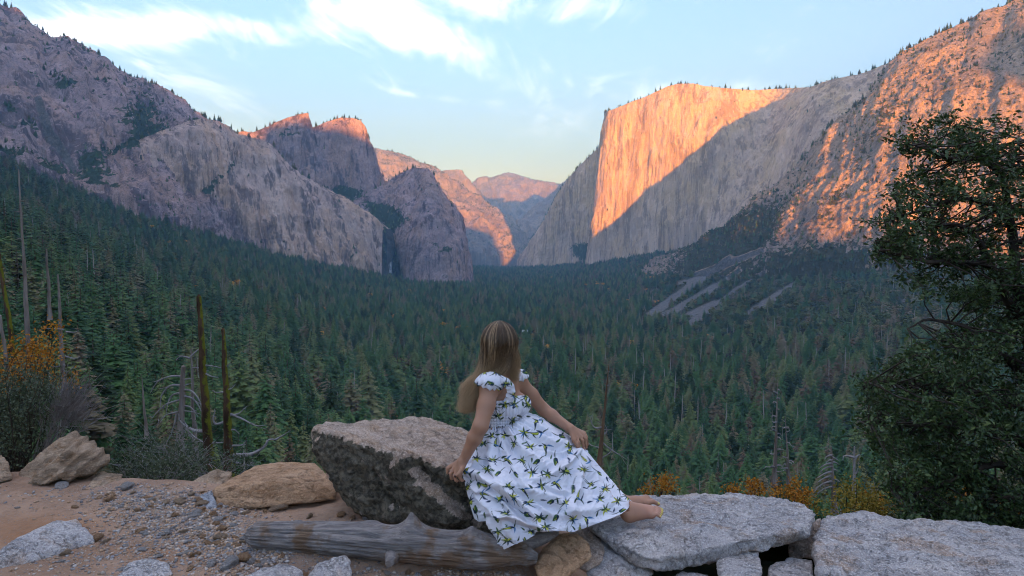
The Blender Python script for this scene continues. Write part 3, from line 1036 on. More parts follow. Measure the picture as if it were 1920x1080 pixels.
for k in range(5):
    add_proto('conifer', proto_conifer(100 + k, 30, 12, (.20, .24, .18, .26, .22)[k], 2, needles, z0=(.08, .12, .05, .16, .1)[k], droop=(.45, .35, .55, .3, .45)[k]))
for k in range(2):
    add_proto('brown', proto_conifer(120 + k, 22, 9, .20, 2, needles_brown, thin=.35, z0=.2))
for k in range(3):
    add_proto('snag', proto_snag(130 + k))
for k in range(3):
    add_proto('round', proto_round(140 + k, 150, oak_leaves, .12))
for k in range(2):
    add_proto('gold', proto_round(150 + k, 130, gold_leaves, .12))


def scatter_group():
    t = bpy.data.node_groups.new('scatter', 'GeometryNodeTree')
    t.interface.new_socket('Geometry', in_out='INPUT', socket_type='NodeSocketGeometry')
    t.interface.new_socket('Geometry', in_out='OUTPUT', socket_type='NodeSocketGeometry')
    n, l = t.nodes, t.links
    gi, go = n.new('NodeGroupInput'), n.new('NodeGroupOutput')

    def named(nm, typ):
        a = n.new('GeometryNodeInputNamedAttribute')
        a.data_type = typ
        a.inputs['Name'].default_value = nm
        return a.outputs['Attribute']
    ci = n.new('GeometryNodeCollectionInfo')
    ci.inputs['Collection'].default_value = protos
    ci.inputs['Separate Children'].default_value = True
    ci.inputs['Reset Children'].default_value = True
    ip = n.new('GeometryNodeInstanceOnPoints')
    l.new(gi.outputs[0], ip.inputs['Points'])
    l.new(ci.outputs[0], ip.inputs['Instance'])
    ip.inputs['Pick Instance'].default_value = True
    l.new(named('kind', 'INT'), ip.inputs['Instance Index'])
    l.new(named('rot', 'FLOAT_VECTOR'), ip.inputs['Rotation'])
    l.new(named('scl', 'FLOAT_VECTOR'), ip.inputs['Scale'])
    l.new(ip.outputs[0], go.inputs[0])
    return t


SCATTER = scatter_group()


def scatter(name, P, which, rot, scl, **props):
    me = bpy.data.meshes.new(name)
    me.vertices.add(len(P))
    me.vertices.foreach_set('co', np.ascontiguousarray(P, np.float32).ravel())
    me.attributes.new('kind', 'INT', 'POINT').data.foreach_set('value', np.ascontiguousarray(which, np.int32))
    me.attributes.new('rot', 'FLOAT_VECTOR', 'POINT').data.foreach_set('vector', np.ascontiguousarray(rot, np.float32).ravel())
    me.attributes.new('scl', 'FLOAT_VECTOR', 'POINT').data.foreach_set('vector', np.ascontiguousarray(scl, np.float32).ravel())
    o = link(name, me, **props)
    md = o.modifiers.new('scatter', 'NODES')
    md.node_group = SCATTER
    return o


def pick(rs, kinds, probs, n):
    c = rs.choice(len(kinds), n, p=np.array(probs) / sum(probs))
    out = np.zeros(n, int)
    for i, k in enumerate(kinds):
        m = c == i
        out[m] = rs.choice(PK[k], m.sum())
    return out, c


def valley_forest():
    rs = np.random.RandomState(11)
    # points with spacing growing with distance, in picture columns -150..2070
    P = []
    Y = 55.0
    rows = []
    while Y < 7000:
        s = 9.5 + Y / 320
        n = int((2220 / 1280 * Y) / s)
        px = -150 + 2220 * (np.arange(n) + rs.uniform(0, 1, n)) / n
        yy = Y + rs.uniform(-.5, .5, n) * s
        rows.append(np.stack([px, yy], 1))
        Y += s * 0.92
    q = np.concatenate(rows)
    x, z, sc, md = ground_z(q[:, 0], q[:, 1])
    gx, gy = to_px(np.stack([x, q[:, 1], z], 1))
    clump = fbm(np.stack([x / 55, q[:, 1] / 55, x * 0], 1), 3)
    keep = (sc < .35) & (md < .3) & (rs.rand(len(q)) < 0.93 + 0.5 * clump) & (gy < 1120)
    # open the road's curve and the river
    road = strokes(gx, gy, [(722, 800, 728, 742, 11, 6, 1), (728, 742, 742, 800, 6, 12, 1), (985, 604, 1012, 572, 7, 5, 1), (1012, 572, 990, 552, 4, 4, .6), (1548, 773, 1580, 770, 16, 14, 1)])
    keep &= road < .5
    q, x, z, gx, gy, clump = q[keep], x[keep], z[keep], gx[keep], gy[keep], clump[keep]
    n = len(q)
    h = rs.uniform(18, 46, n) * (1 + .3 * clump) * np.interp(q[:, 1], [300, 1000], [1.0, .66])
    bushy = sstep(gx, 1150, 1330) * (1 - sstep(gy, 610, 690)) * sstep(q[:, 1], 600, 1000)
    brushside = rs.rand(n) < bushy * 0.85
    k1, c1 = pick(rs, ['conifer', 'brown', 'snag', 'round', 'gold'], [.86, .05, .035, .05, .006], n)
    right_brown = (gx > 1050) & (rs.rand(n) < .14)
    k3, _ = pick(rs, ['brown', 'snag'], [.7, .3], n)
    k1 = np.where(right_brown, k3, k1)
    k2, _ = pick(rs, ['round', 'conifer', 'brown', 'snag'], [.86, .08, .03, .03], n)
    kind = np.where(brushside, k2, k1)
    close = np.isin(kind, PK['round'] + PK['gold']) & (q[:, 1] < 620)
    kind = np.where(close, rs.choice(PK['conifer'], n), kind)
    isround = np.isin(kind, PK['round'] + PK['gold'])
    h = np.where(isround, h * .5, h)
    wv = np.where(isround, rs.uniform(1.0, 1.4, n), rs.uniform(1.0, 1.6, n))
    wv = wv * (1 + q[:, 1] / 12000)
    tall = h * 1280 / q[:, 1]
    lim = np.interp(gx, [0, 200, 420, 560, 720, 900, 2000], [170, 165, 140, 115, 88, 72, 72]) * rs.uniform(.75, 1.08, n)
    h = np.where(tall < lim, h, lim * q[:, 1] / 1280)
    ok = h > 3.0
    q, x, z, gx, gy, h, kind, wv, n = q[ok], x[ok], z[ok], gx[ok], gy[ok], h[ok], kind[ok], wv[ok], int(ok.sum())
    P = np.stack([x, q[:, 1], z - 0.4], 1)
    rot = np.stack([rs.normal(0, .03, n), rs.normal(0, .03, n), rs.uniform(0, 6.28, n)], 1)
    scl = np.stack([h * wv, h * wv, h], 1)
    return P, kind, rot, scl, gx, gy


FP, FK, FR, FS, FGX, FGY = valley_forest()


def big_conifers():
    rs = np.random.RandomState(8)
    L = [(180, 815, 190), (218, 780, 165), (150, 720, 160), (252, 735, 150), (302, 700, 140), (232, 650, 130), (112, 650, 130), (330, 660, 115), (452, 850, 200), (500, 868, 185), (474, 800, 150), (556, 862, 150),
         (622, 838, 135), (660, 812, 118), (692, 826, 150), (782, 830, 128), (540, 775, 125), (590, 750, 105), (236, 845, 120), (70, 600, 130), (30, 560, 125), (415, 720, 120), (370, 705, 110), (840, 815, 105),
         (1010, 850, 85), (1060, 880, 95), (1180, 905, 110), (1225, 890, 90), (1262, 905, 105), (1310, 915, 100), (1350, 905, 90), (1400, 900, 85), (1440, 890, 100), (1520, 900, 95), (1575, 880, 90), (1625, 900, 85), (960, 840, 90), (1100, 905, 100)]
    P, S_ = [], []
    for px, pb, hp in L:
        Ys = np.exp(np.linspace(math.log(40), math.log(900), 160))
        x, z, _, _ = ground_z(np.full(160, float(px)), Ys)
        gy = to_px(np.stack([x, Ys, z], 1))[1]
        k = np.argmin(np.abs(gy - pb) + np.where(Ys < 70, 50, 0))
        h = hp * Ys[k] / 1280
        P.append((x[k], Ys[k], z[k] - .3))
        w = rs.uniform(1.25, 1.85)
        S_.append((h * w, h * w, h))
    n = len(P)
    return np.array(P), rs.choice(PK['conifer'], n), np.stack([np.zeros(n), np.zeros(n), rs.uniform(0, 6.28, n)], 1), np.array(S_)


bP, bK, bR, bS = big_conifers()
# clear a little room round them
keep_ = np.ones(len(FP), bool)
for p_, s__ in zip(bP, bS):
    keep_ &= (FP[:, 0] - p_[0]) ** 2 + (FP[:, 1] - p_[1]) ** 2 > (s__[0] * .16) ** 2
FP, FK, FR, FS, FGX, FGY = FP[keep_], FK[keep_], FR[keep_], FS[keep_], FGX[keep_], FGY[keep_]
FP, FK, FR, FS = np.concatenate([bP, FP]), np.concatenate([bK, FK]), np.concatenate([bR, FR]), np.concatenate([bS, FS])
_x, _y = to_px(bP)
FGX, FGY = np.concatenate([_x, FGX]), np.concatenate([_y, FGY])
# the trees that show largest are things of their own
top_y = to_px(FP + np.stack([FS[:, 0] * 0, FS[:, 0] * 0, FS[:, 2]], 1))[1]
size = (FGY - top_y)
inview = (FGX > -40) & (FGX < 1960) & (FGY > 470) & (top_y < np.where(FGX < 600, 880, np.where(FGX < 900, 800, 930)))
conif = np.isin(FK, PK['conifer'])
order = np.argsort(-np.where(inview & conif, size, -1))
NEAR_TREES = order[:300]
rest = np.ones(len(FP), bool)
rest[NEAR_TREES] = False
scatter('forest', FP[rest], FK[rest], FR[rest], FS[rest], kind='stuff')


def mountain_trees():
    rs = np.random.RandomState(5)
    Ps, Ks, Rr, Ss = [], [], [], []
    for name, lst in MOUNT.items():
        for A, v, nv in lst:
            dist = A[:, nv - 1, 1].mean()
            if dist > 9000:
                continue
            right = A[..., 0].mean() > 700 and A[..., 1].mean() < 2700
            # a random sample of grid points, weighted by area and plant cover
            du = np.linalg.norm(np.gradient(A, axis=0), axis=-1)
            dv = np.linalg.norm(np.gradient(A, axis=1), axis=-1)
            w = du * dv
            cover = sstep(v + 0.35 * fbm(A / 70, 3), .30, .55) + (0.22 if right else 0.012) * sstep(v, -1.2, -.4)
            w = w * cover
            w[:, nv + 1:] *= .5
            area = w.sum()
            spacing = (9 if right else 12) + dist / 700
            n = int(min(area / spacing ** 2, 16000))
            idx = rs.choice(w.size, n, p=(w / w.sum()).ravel())
            nvt = A.shape[1]
            i, j = idx // nvt, idx % nvt
            fi = np.clip(i + rs.uniform(-.5, .5, n), 0, A.shape[0] - 1.001)
            fj = np.clip(j + rs.uniform(-.5, .5, n), 0, nvt - 1.001)
            a, b = fi.astype(int), fj.astype(int)
            fa, fb = (fi - a)[:, None], (fj - b)[:, None]
            P = A[a, b] * (1 - fa) * (1 - fb) + A[a + 1, b] * fa * (1 - fb) + A[a, b + 1] * (1 - fa) * fb + A[a + 1, b + 1] * fa * fb
            # a fringe along the crest
            m = int(np.linalg.norm(np.diff(A[:, nv - 1], axis=0), axis=1).sum() / (9 + dist / 450))
            cl = fbm(np.stack([np.arange(m) / 9.0, np.zeros(m), np.full(m, dist)], 1), 3)
            f = rs.uniform(0, A.shape[0] - 1.001, m)
            f = f[rs.rand(m) < .75 + 1.2 * cl]
            fa = f.astype(int)
            fr = (f - fa)[:, None]
            C = A[fa, nv - 1] * (1 - fr) + A[fa + 1, nv - 1] * fr
            C = C + np.concatenate([C[:, :2] / np.linalg.norm(C[:, :2], axis=1, keepdims=True) * rs.uniform(-6, 14, (len(C), 1)), np.full((len(C), 1), -1.0)], 1)
            k1, _ = pick(rs, ['round', 'conifer', 'brown'], [.62, .34, .04] if right else [.4, .58, .02], n)
            k2, _ = pick(rs, ['conifer', 'round', 'snag'], [.8, .14, .06], len(C))
            h1 = np.where(np.isin(k1, PK['round']), rs.uniform(3.5, 8, n), rs.uniform(7, 17, n))
            h2 = np.where(np.isin(k2, PK['round']), rs.uniform(6, 10, len(C)), rs.uniform(9, 24, len(C)) * (1 if dist < 3200 else 1.1))
            Ps += [P, C]
            Ks += [k1, k2]
            for h in (h1, h2):
                w_ = rs.uniform(.9, 1.35, len(h))
                Ss.append(np.stack([h * w_, h * w_, h], 1))
                Rr.append(np.stack([rs.normal(0, .04, len(h)), rs.normal(0, .04, len(h)), rs.uniform(0, 6.28, len(h))], 1))
    P = np.concatenate(Ps)
    P[:, 2] -= .5
    scatter('mountain_woods', P, np.concatenate(Ks), np.concatenate(Rr), np.concatenate(Ss), kind='stuff')


mountain_trees()

# individual conifers, with trunk and crown as parts
NEAR_CROWN, NEAR_TRUNK = [], []
for k in range(6):
    v, f = conifer_crown(300 + k, 34, 13, (.19, .17, .21, .16, .185, .20)[k], 4, z0=(.06, .1, .05, .14, .04, .08)[k], droop=(.35, .5, .3, .45, .4, .35)[k], thin=.1)
    NEAR_CROWN.append(make_mesh('crown', v, f, [needles], smooth=False))
    z = np.array([0, .1, .4, .8, .98])
    gt = Geo()
    gt.tube(np.stack([z * 0, z * 0, z], 1), [.020, .015, .011, .005, .001], 8)
    NEAR_TRUNK.append(gt.mesh('trunk', [conifer_bark]))
MID_CROWN = []
for k in range(5):
    v, f = conifer_crown(320 + k, 30, 11, (.19, .17, .21, .18, .20)[k], 2, z0=(.08, .12, .05, .16, .1)[k], droop=.4, thin=.1)
    MID_CROWN.append(make_mesh('crown', v, f, [needles], smooth=False))
rs_ = np.random.RandomState(3)
for c, i in enumerate(NEAR_TREES):
    k = int(rs_.randint(6))
    t = thing('pine_tree', 'green conifer standing among the others of the forest below the viewpoint', 'tree',
              tuple(FP[i]), float(FR[i, 2]), 'conifers of the nearer forest')
    cr = link('crown', NEAR_CROWN[k] if c < 110 else MID_CROWN[k % 5], t)
    tr = link('trunk', NEAR_TRUNK[k], t)
    for o in (cr, tr):
        o.scale = tuple(float(s) for s in FS[i])

# ================================================================== the viewpoint: dirt, stones, boulders, log
def hashn(n, seed):
    return np.random.RandomState(seed).rand(n)


def ground_h(x, y):
    x = np.asarray(x, float)
    y = np.asarray(y, float)
    edge = np.interp(x, [-5, -3.4, -2.6, -2.0, -1.6, -0.9, -0.3, 0.3, 5], [5.0, 4.95, 4.75, 4.62, 4.72, 5.1, 4.9, 4.7, 4.7])
    z = -0.40 * sstep(x, 0.02, 0.45) - 0.40 * sstep(x, 0.40, 0.75)
    z = z + 0.03 * np.exp(-(((x + 1.05) / .42) ** 2 + ((y - 4.05) / .30) ** 2))       # heap of dirt before the tan block
    z = z - 0.065 * np.exp(-(((x + 1.45) / .50) ** 2 + ((y - 4.35) / .32) ** 2))
    z = z - 0.05 * np.exp(-(((x + 1.9) / .5) ** 2 + ((y - 3.6) / .35) ** 2))
    z = z - 0.03 * sstep(x, -2.0, -3.0)
    z = z - 0.075 * sstep(y, 3.62, 3.40) * sstep(x, -1.45, -1.15)
    z = z - 0.10 * np.exp(-(((x + .35) / .35) ** 2 + ((y - 4.3) / .35) ** 2))
    p = np.stack([x, y, x * 0], -1)
    z = z + 0.030 * fbm(p / 0.7, 3) + 0.010 * fbm(p / 0.16, 3)
    d = np.maximum(0, y - edge - 0.06 * fbm(p / .4, 2))
    return z - d * 0.35 - d * d * 0.5


def near_ground():
    nu, nv = 420, 230
    X, Y = np.meshgrid(np.linspace(-4.6, 4.2, nu), 1.2 + 5.0 * np.linspace(0, 1, nv) ** 0.9, indexing='ij')
    Z = ground_h(X, Y)
    P = np.stack([X, Y, Z], -1)
    q = np.stack([X, Y, X * 0], -1)
    Z = Z + 0.005 * fbm(q / .045, 3) + 0.002 * fbm(q / 0.015, 2)
    P[..., 2] = Z
    px, py = to_px(P)
    gravel = blobs(px, py, [(330, 960, 140, 40, 12, 1.0), (470, 1020, 120, 45, 0, .9), (250, 1010, 120, 30, 0, .35), (560, 1070, 160, 30, 0, .8), (300, 935, 130, 22, 8, .8), (1300, 1080, 600, 60, 0, .6)])
    orange = blobs(px, py, [(90, 985, 120, 22, 0, 1.0), (330, 1040, 140, 14, 5, .7), (40, 1010, 60, 14, 0, .8)])
    m, g, b = new_mat('dirt', 1.0, 0.05)
    p = objco(g)
    n1, n2, n3 = g.noise(p, 1.6, 5, .6), g.noise(p, 14, 5, .7), g.noise(p, 90, 4, .7)
    c = g.mix(g.rng(n1, .35, .65), (0.29, 0.185, 0.125), (0.41, 0.275, 0.19))
    c = g.mix(g.math('MULTIPLY', attr(g, 'orange'), .75, clamp=True), c, (0.33, 0.165, 0.08))
    c = g.mix(g.rng(n2, .42, .7, 0, .55), c, (0.20, 0.125, 0.083))
    grit = g.rng(g.math('ADD', n3, g.math('MULTIPLY', attr(g, 'gravel'), .10)), .52, .66)
    c = g.mix(g.math('MULTIPLY', grit, .7), c, g.mix(g.noise(p, 60, 2), (0.15, 0.14, 0.13), (0.38, 0.32, 0.28)))
    g.l.new(c, b.inputs['Base Color'])
    bump(g, b, g.math('ADD', g.math('MULTIPLY', n3, .5), n2), .9, .02)
    link('ground', make_mesh('ground', P.reshape(-1, 3), grid_faces(nu, nv), [m], attrs={'gravel': np.clip(gravel, 0, 1).ravel(), 'orange': np.clip(orange, 0, 1).ravel()}), kind='structure')
    return


near_ground()


def stone_mat(name, base, light, dark, speck=0.6, stain=None, scale=1.0, lichen=None, grain=(1, 1, 1), grot=(0, 0, 0)):
    base, light, dark = (tuple(min(.6, x * 1.5) for x in q) for q in (base, light, dark))
    stain = stain and tuple(x * 1.5 for x in stain)
    m, g, b = new_mat(name, 0.92, 0.15)
    p0 = objco(g)
    p = g.mapping(p0, scale=grain, rot=grot)
    n1 = g.noise(p, 3.2 * scale, 5, .65)
    n2 = g.noise(p, 26 * scale, 5, .75)
    n3 = g.noise(p0, 85 * scale, 4, .8)
    c = g.mix(g.rng(n1, .36, .64), base, light)
    if stain is not None:
        c = g.mix(g.rng(g.noise(p, 4.5, 4, .6, .6), .50, .68, 0, .8), c, stain)
    # crystals: dark mica and pale feldspar
    c = g.mix(g.rng(g.noise(p, 7.5 * scale, 5, .7), .48, .66, 0, .55), c, tuple(x * .55 for x in base))
    c = g.mix(g.rng(n3, .54, .64, 0, speck * .75), c, dark)
    c = g.mix(g.rng(n3, .46, .38, 0, speck * .8), c, tuple(min(.8, x * 1.55) for x in light))
    c = g.mix(g.rng(n2, .56, .74, 0, .65), c, dark)
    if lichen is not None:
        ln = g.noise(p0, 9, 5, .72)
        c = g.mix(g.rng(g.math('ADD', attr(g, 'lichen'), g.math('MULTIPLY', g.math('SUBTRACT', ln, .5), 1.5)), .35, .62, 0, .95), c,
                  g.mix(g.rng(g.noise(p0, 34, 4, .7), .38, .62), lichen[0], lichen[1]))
    g.l.new(c, b.inputs['Base Color'])
    crk = g.math('ABSOLUTE', g.math('SUBTRACT', g.noise(p, 5.5 * scale, 6, .7, .4), .5))
    h = g.math('ADD', g.math('MULTIPLY', n2, 1.0), g.math('MULTIPLY', n3, .35))
    h = g.math('SUBTRACT', h, g.rng(crk, 0, .012, .9, 0))
    bump(g, b, h, 1.0, .028)
    return m


gran_grey = stone_mat('grey_granite', (0.27, 0.258, 0.26), (0.37, 0.345, 0.335), (0.066, 0.066, 0.07), .8, stain=(0.28, 0.20, 0.145))
gran_tan = stone_mat('tan_granite', (0.29, 0.175, 0.10), (0.39, 0.255, 0.16), (0.12, 0.07, 0.04), .5, stain=(0.21, 0.11, 0.05), grain=(1, 1, 3))
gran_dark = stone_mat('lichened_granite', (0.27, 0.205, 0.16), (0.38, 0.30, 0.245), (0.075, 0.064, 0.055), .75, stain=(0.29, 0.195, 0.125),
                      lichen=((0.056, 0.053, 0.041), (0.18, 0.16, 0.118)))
gran_brown = stone_mat('brown_stone', (0.23, 0.14, 0.08), (0.34, 0.22, 0.13), (0.10, 0.06, 0.035), .4, stain=(0.18, 0.09, 0.04))
gran_layer = stone_mat('layered_stone', (0.24, 0.175, 0.12), (0.35, 0.26, 0.185), (0.09, 0.068, 0.048), .45, stain=(0.25, 0.15, 0.08), grain=(1.2, 1.2, 5), grot=(R(35), R(-35), 0), lichen=((0.10, 0.10, 0.065), (0.2, 0.19, 0.14)))
gran_blue = stone_mat('blue_grey_stone', (0.21, 0.225, 0.25), (0.31, 0.32, 0.34), (0.15, 0.15, 0.16), .4)


def remesh_hull(pts, voxel, smooth=3):
    bm = bmesh.new()
    for p in pts:
        bm.verts.new(Vector(p))
    bmesh.ops.convex_hull(bm, input=bm.verts)
    bmesh.ops.delete(bm, geom=[v for v in bm.verts if not v.link_faces], context='VERTS')
    bmesh.ops.recalc_face_normals(bm, faces=bm.faces)
    me = bpy.data.meshes.new('tmp')
    bm.to_mesh(me)
    bm.free()
    o = bpy.data.objects.new('tmp', me)
    COL.objects.link(o)
    md = o.modifiers.new('r', 'REMESH')
    md.mode = 'VOXEL'
    md.voxel_size = voxel
    dg = bpy.context.evaluated_depsgraph_get()
    dg.update()
    ev = o.evaluated_get(dg)
    m2 = ev.to_mesh()
    V = np.zeros(len(m2.vertices) * 3)
    m2.vertices.foreach_get('co', V)
    V = V.reshape(-1, 3)
    nq = len(m2.polygons)
    lv = np.zeros(len(m2.loops), np.int32)
    m2.loops.foreach_get('vertex_index', lv)
    F = lv.reshape(-1, 4) if len(lv) == nq * 4 else None
    ev.to_mesh_clear()
    bpy.data.objects.remove(o)
    bpy.data.meshes.remove(me)
    E = np.concatenate([F[:, [0, 1]], F[:, [1, 2]], F[:, [2, 3]], F[:, [3, 0]]])
    V = lap_smooth(V, E, smooth)
    return V, F


def lap_smooth(V, E, it, k=.5):
    n = len(V)
    deg = np.bincount(E[:, 0], minlength=n) + np.bincount(E[:, 1], minlength=n)
    for _ in range(it):
        S_ = np.stack([np.bincount(E[:, 0], V[E[:, 1], c], n) + np.bincount(E[:, 1], V[E[:, 0], c], n) for c in range(3)], 1)
        V = V + k * (S_ / np.maximum(deg, 1)[:, None] - V)
    return V


def vert_normals(V, F):
    a = np.cross(V[F[:, 2]] - V[F[:, 0]], V[F[:, 3]] - V[F[:, 1]]) if F.shape[1] == 4 else np.cross(V[F[:, 1]] - V[F[:, 0]], V[F[:, 2]] - V[F[:, 0]])
    N = np.zeros_like(V)
    for k in range(F.shape[1]):
        for c in range(3):
            N[:, c] += np.bincount(F[:, k], a[:, c], len(V))
    return N / (np.linalg.norm(N, axis=1, keepdims=True) + 1e-12)


ROCKS = {}


def rock(name, label, cat, pts, mat, voxel=.016, amp=1.0, big=.30, seed=0, smooth=3, lichen=None, group=None, bed=None, sculpt=None):
    """a weathered block: hull of corner points (px, py, Y or xyz), rounded, chipped and pitted"""
    P = [tuple(at(*p[:3])) if len(p) == 3 else tuple(p[:3]) for p in pts]
    V, F = remesh_hull(P, voxel, smooth)
    N = vert_normals(V, F)
    o = np.array([seed * 3.7, seed * 1.9, seed * 7.3])
    q = V + o
    D = 0.10 * big * fbm(q / big, 3)
    ch = fbm(q / (big * .45), 3, ridged=True)
    D = D - 0.055 * big * np.maximum(0, ch - .25)
    D = D + 0.022 * big / .3 * fbm(q / .07, 4, .65, ridged=True) * .5 + .010 * np.minimum(0, fbm(q / .11 + 5, 3) + .15)
    D = D + 0.0045 * fbm(q / .022, 2)
    if bed is not None:                   # parallel layers
        bd = np.array(bed[:3], float)
        bd /= np.linalg.norm(bd)
        t = (q @ bd) / bed[3] + 0.6 * fbm(q / .3, 2)
        D = D + bed[4] * (np.abs((t % 1) - .5) * 2 - .5)
    if sculpt is not None:
        D = D + sculpt(V, q) / amp
    V = V + N * (D * amp)[:, None]
    c = V.mean(0)
    c[2] = V[:, 2].min()
    attrs = {}
    N2 = vert_normals(V, F)
    attrs['lichen'] = lichen(V, N2) if lichen else np.full(len(V), -.5)
    me = make_mesh(name, V - c, F, [mat], attrs=attrs)
    ob = thing(name, label, cat, tuple(c), group=group, data=me)
    ROCKS[label] = (V, F)
    return ob


def boulder_sculpt(V, q):
    px, py = to_px(V)
    front = sstep(-vfront(V), -4.6, -4.0)
    r = strokes(px, py, [(745, 862, 850, 985, 16, 34, 1.0)])
    g = strokes(px, py, [(775, 868, 905, 975, 9, 16, 1.0), (700, 880, 760, 985, 5, 8, .6), (840, 905, 930, 960, 6, 9, .6)])
    d = (.035 * r - .045 * g) * front
    d = d + .020 * fbm(q / np.array([.30, .30, .10]), 4, .6, ridged=True) * front
    # shallow scoops on the top
    top = blobs(px, py, [(770, 812, 20, 4, 0, 1), (708, 803, 14, 3, 0, .8), (830, 830, 22, 4, 10, .6), (735, 836, 16, 4, 0, .6)])
    return d - .02 * top * (1 - front) + .014 * fbm(q / .12, 3, .6, ridged=True)


def vfront(V):
    return V[:, 1]


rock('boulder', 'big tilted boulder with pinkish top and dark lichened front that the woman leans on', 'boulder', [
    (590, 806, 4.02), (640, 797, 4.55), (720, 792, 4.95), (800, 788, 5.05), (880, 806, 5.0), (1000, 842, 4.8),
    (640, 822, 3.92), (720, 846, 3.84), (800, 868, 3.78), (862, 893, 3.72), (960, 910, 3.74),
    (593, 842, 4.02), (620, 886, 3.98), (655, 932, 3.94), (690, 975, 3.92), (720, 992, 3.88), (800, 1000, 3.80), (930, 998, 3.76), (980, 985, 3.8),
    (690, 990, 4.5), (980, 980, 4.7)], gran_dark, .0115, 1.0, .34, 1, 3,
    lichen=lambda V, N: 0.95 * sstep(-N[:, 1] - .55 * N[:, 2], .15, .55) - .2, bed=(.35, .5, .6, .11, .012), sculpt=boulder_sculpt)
rock('slab', 'wide flat grey granite slab under the bare feet of the woman', 'boulder', [
    (1120, 958, 4.0), (1190, 930, 4.35), (1290, 926, 4.5), (1390, 926, 4.5), (1480, 936, 4.4), (1528, 956, 4.15), (1532, 975, 3.95),
    (1100, 985, 3.72), (1165, 1022, 3.54), (1205, 1044, 3.44), (1232, 1046, 3.42), (1300, 1030, 3.50), (1400, 1012, 3.58), (1500, 994, 3.72),
    (1130, 1020, 3.72), (1205, 1062, 3.46), (1236, 1070, 3.43), (1300, 1062, 3.52), (1410, 1038, 3.6), (1520, 1006, 3.78), (1300, 1030, 4.4), (1480, 1005, 4.4)],
    gran_grey, .010, 1.25, .26, 2, 1, bed=(.1, -.25, 1, .07, .008))
rock('slab', 'long pale granite slab filling the bottom right corner', 'boulder', [
    (1550, 962, 4.25), (1572, 962, 4.3), (1640, 984, 4.35), (1720, 995, 4.4), (1850, 999, 4.45), (2080, 1004, 4.5),
    (1528, 1008, 3.85), (1524, 1040, 3.55), (1535, 1075, 3.35), (1620, 1085, 3.25), (1800, 1090, 3.2), (2080, 1090, 3.2),
    (1530, 1130, 3.4), (1620, 1160, 3.3), (2080, 1170, 3.25), (1560, 1080, 4.2), (2080, 1080, 4.4)], gran_grey, .011, 1.25, .3, 3, 2, bed=(.05, -.2, 1, .08, .008))
rock('boulder', 'low tan sandy block with a flat top left of the big boulder', 'boulder', [
    (398, 918, 4.35), (430, 900, 4.55), (480, 872, 4.95), (520, 867, 5.1), (592, 868, 5.1), (602, 880, 4.85), (634, 918, 4.45), (630, 936, 4.35),
    (470, 908, 4.35), (530, 898, 4.4), (408, 950, 4.28), (470, 955, 4.25), (550, 945, 4.3), (600, 940, 4.35), (500, 930, 5.0), (420, 935, 4.7)],
    gran_tan, .0105, .75, .16, 4, 1, bed=(.1, -.2, 1, .05, .005))
rock('boulder', 'slanting layered brown boulder at the left edge of the dirt', 'boulder', [
    (28, 905, 4.85), (55, 868, 4.95), (100, 832, 5.05), (132, 811, 5.1), (152, 815, 5.1), (178, 830, 5.05), (206, 850, 4.95), (200, 868, 4.85),
    (95, 905, 4.62), (60, 912, 4.65), (130, 845, 4.75), (160, 878, 4.75), (140, 900, 4.7), (40, 912, 4.75), (180, 890, 5.1), (100, 900, 5.3)],
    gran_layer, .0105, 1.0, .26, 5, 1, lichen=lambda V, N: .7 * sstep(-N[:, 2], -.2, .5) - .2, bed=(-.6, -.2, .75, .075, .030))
rock('boulder', 'rounded brown rock cut off by the left edge of the frame', 'boulder', [
    (-45, 905, 4.8), (-30, 855, 4.9), (5, 853, 4.9), (18, 868, 4.85), (24, 900, 4.75), (-10, 908, 4.65), (0, 900, 5.1), (-40, 890, 5.1)], gran_layer, .013, 1, .2, 6,
    lichen=lambda V, N: .7 * sstep(-N[:, 2], -.2, .5))
rock('rock', 'low sandy rock at the edge of the dirt right of the layered boulder', 'rock', [
    (152, 922, 4.55), (168, 902, 4.75), (190, 884, 4.9), (228, 888, 4.85), (236, 908, 4.7), (225, 925, 4.5), (180, 930, 4.48), (200, 915, 5.0), (160, 925, 4.9)], gran_layer, .011, .9, .2, 7, bed=(-.3, 0, 1, .06, .01))
rock('rock', 'pale brown split rock behind the blue-grey slab', 'rock', [
    (338, 918, 4.6), (352, 905, 4.75), (405, 880, 4.9), (436, 886, 4.9), (430, 905, 4.7), (398, 918, 4.5), (350, 930, 4.45), (400, 928, 4.45), (380, 910, 5.05)], gran_layer, .011, .9, .2, 8, bed=(-.4, 0, 1, .06, .012))
rock('rock', 'small blue-grey slab leaning against the tan block', 'rock', [
    (366, 950, 4.25), (372, 930, 4.35), (398, 916, 4.42), (406, 940, 4.28), (408, 958, 4.2), (380, 958, 4.2), (395, 945, 4.5)], gran_blue, .010, .7, .16, 9)
rock('rock', 'orange-tan brick-shaped stone on the gravel', 'rock', [
    (308, 968, 4.12), (318, 960, 4.2), (366, 960, 4.2), (374, 975, 4.08), (360, 984, 4.0), (318, 988, 4.0), (345, 975, 4.35), (312, 985, 4.1)], gran_tan, .010, .8, .16, 10)
rock('rock', 'long pale stone half sunk in the dirt at the left edge', 'rock', [
    (-60, 1085, 3.45), (0, 1030, 3.5), (60, 994, 3.75), (105, 974, 3.9), (143, 972, 3.92), (172, 1000, 3.75), (178, 1020, 3.72), (100, 1035, 3.6), (30, 1062, 3.45), (-60, 1110, 3.3), (60, 1045, 4.0), (150, 1030, 3.95)],
    gran_grey, .011, .8, .24, 11, bed=(.5, -.3, 1, .08, .01))
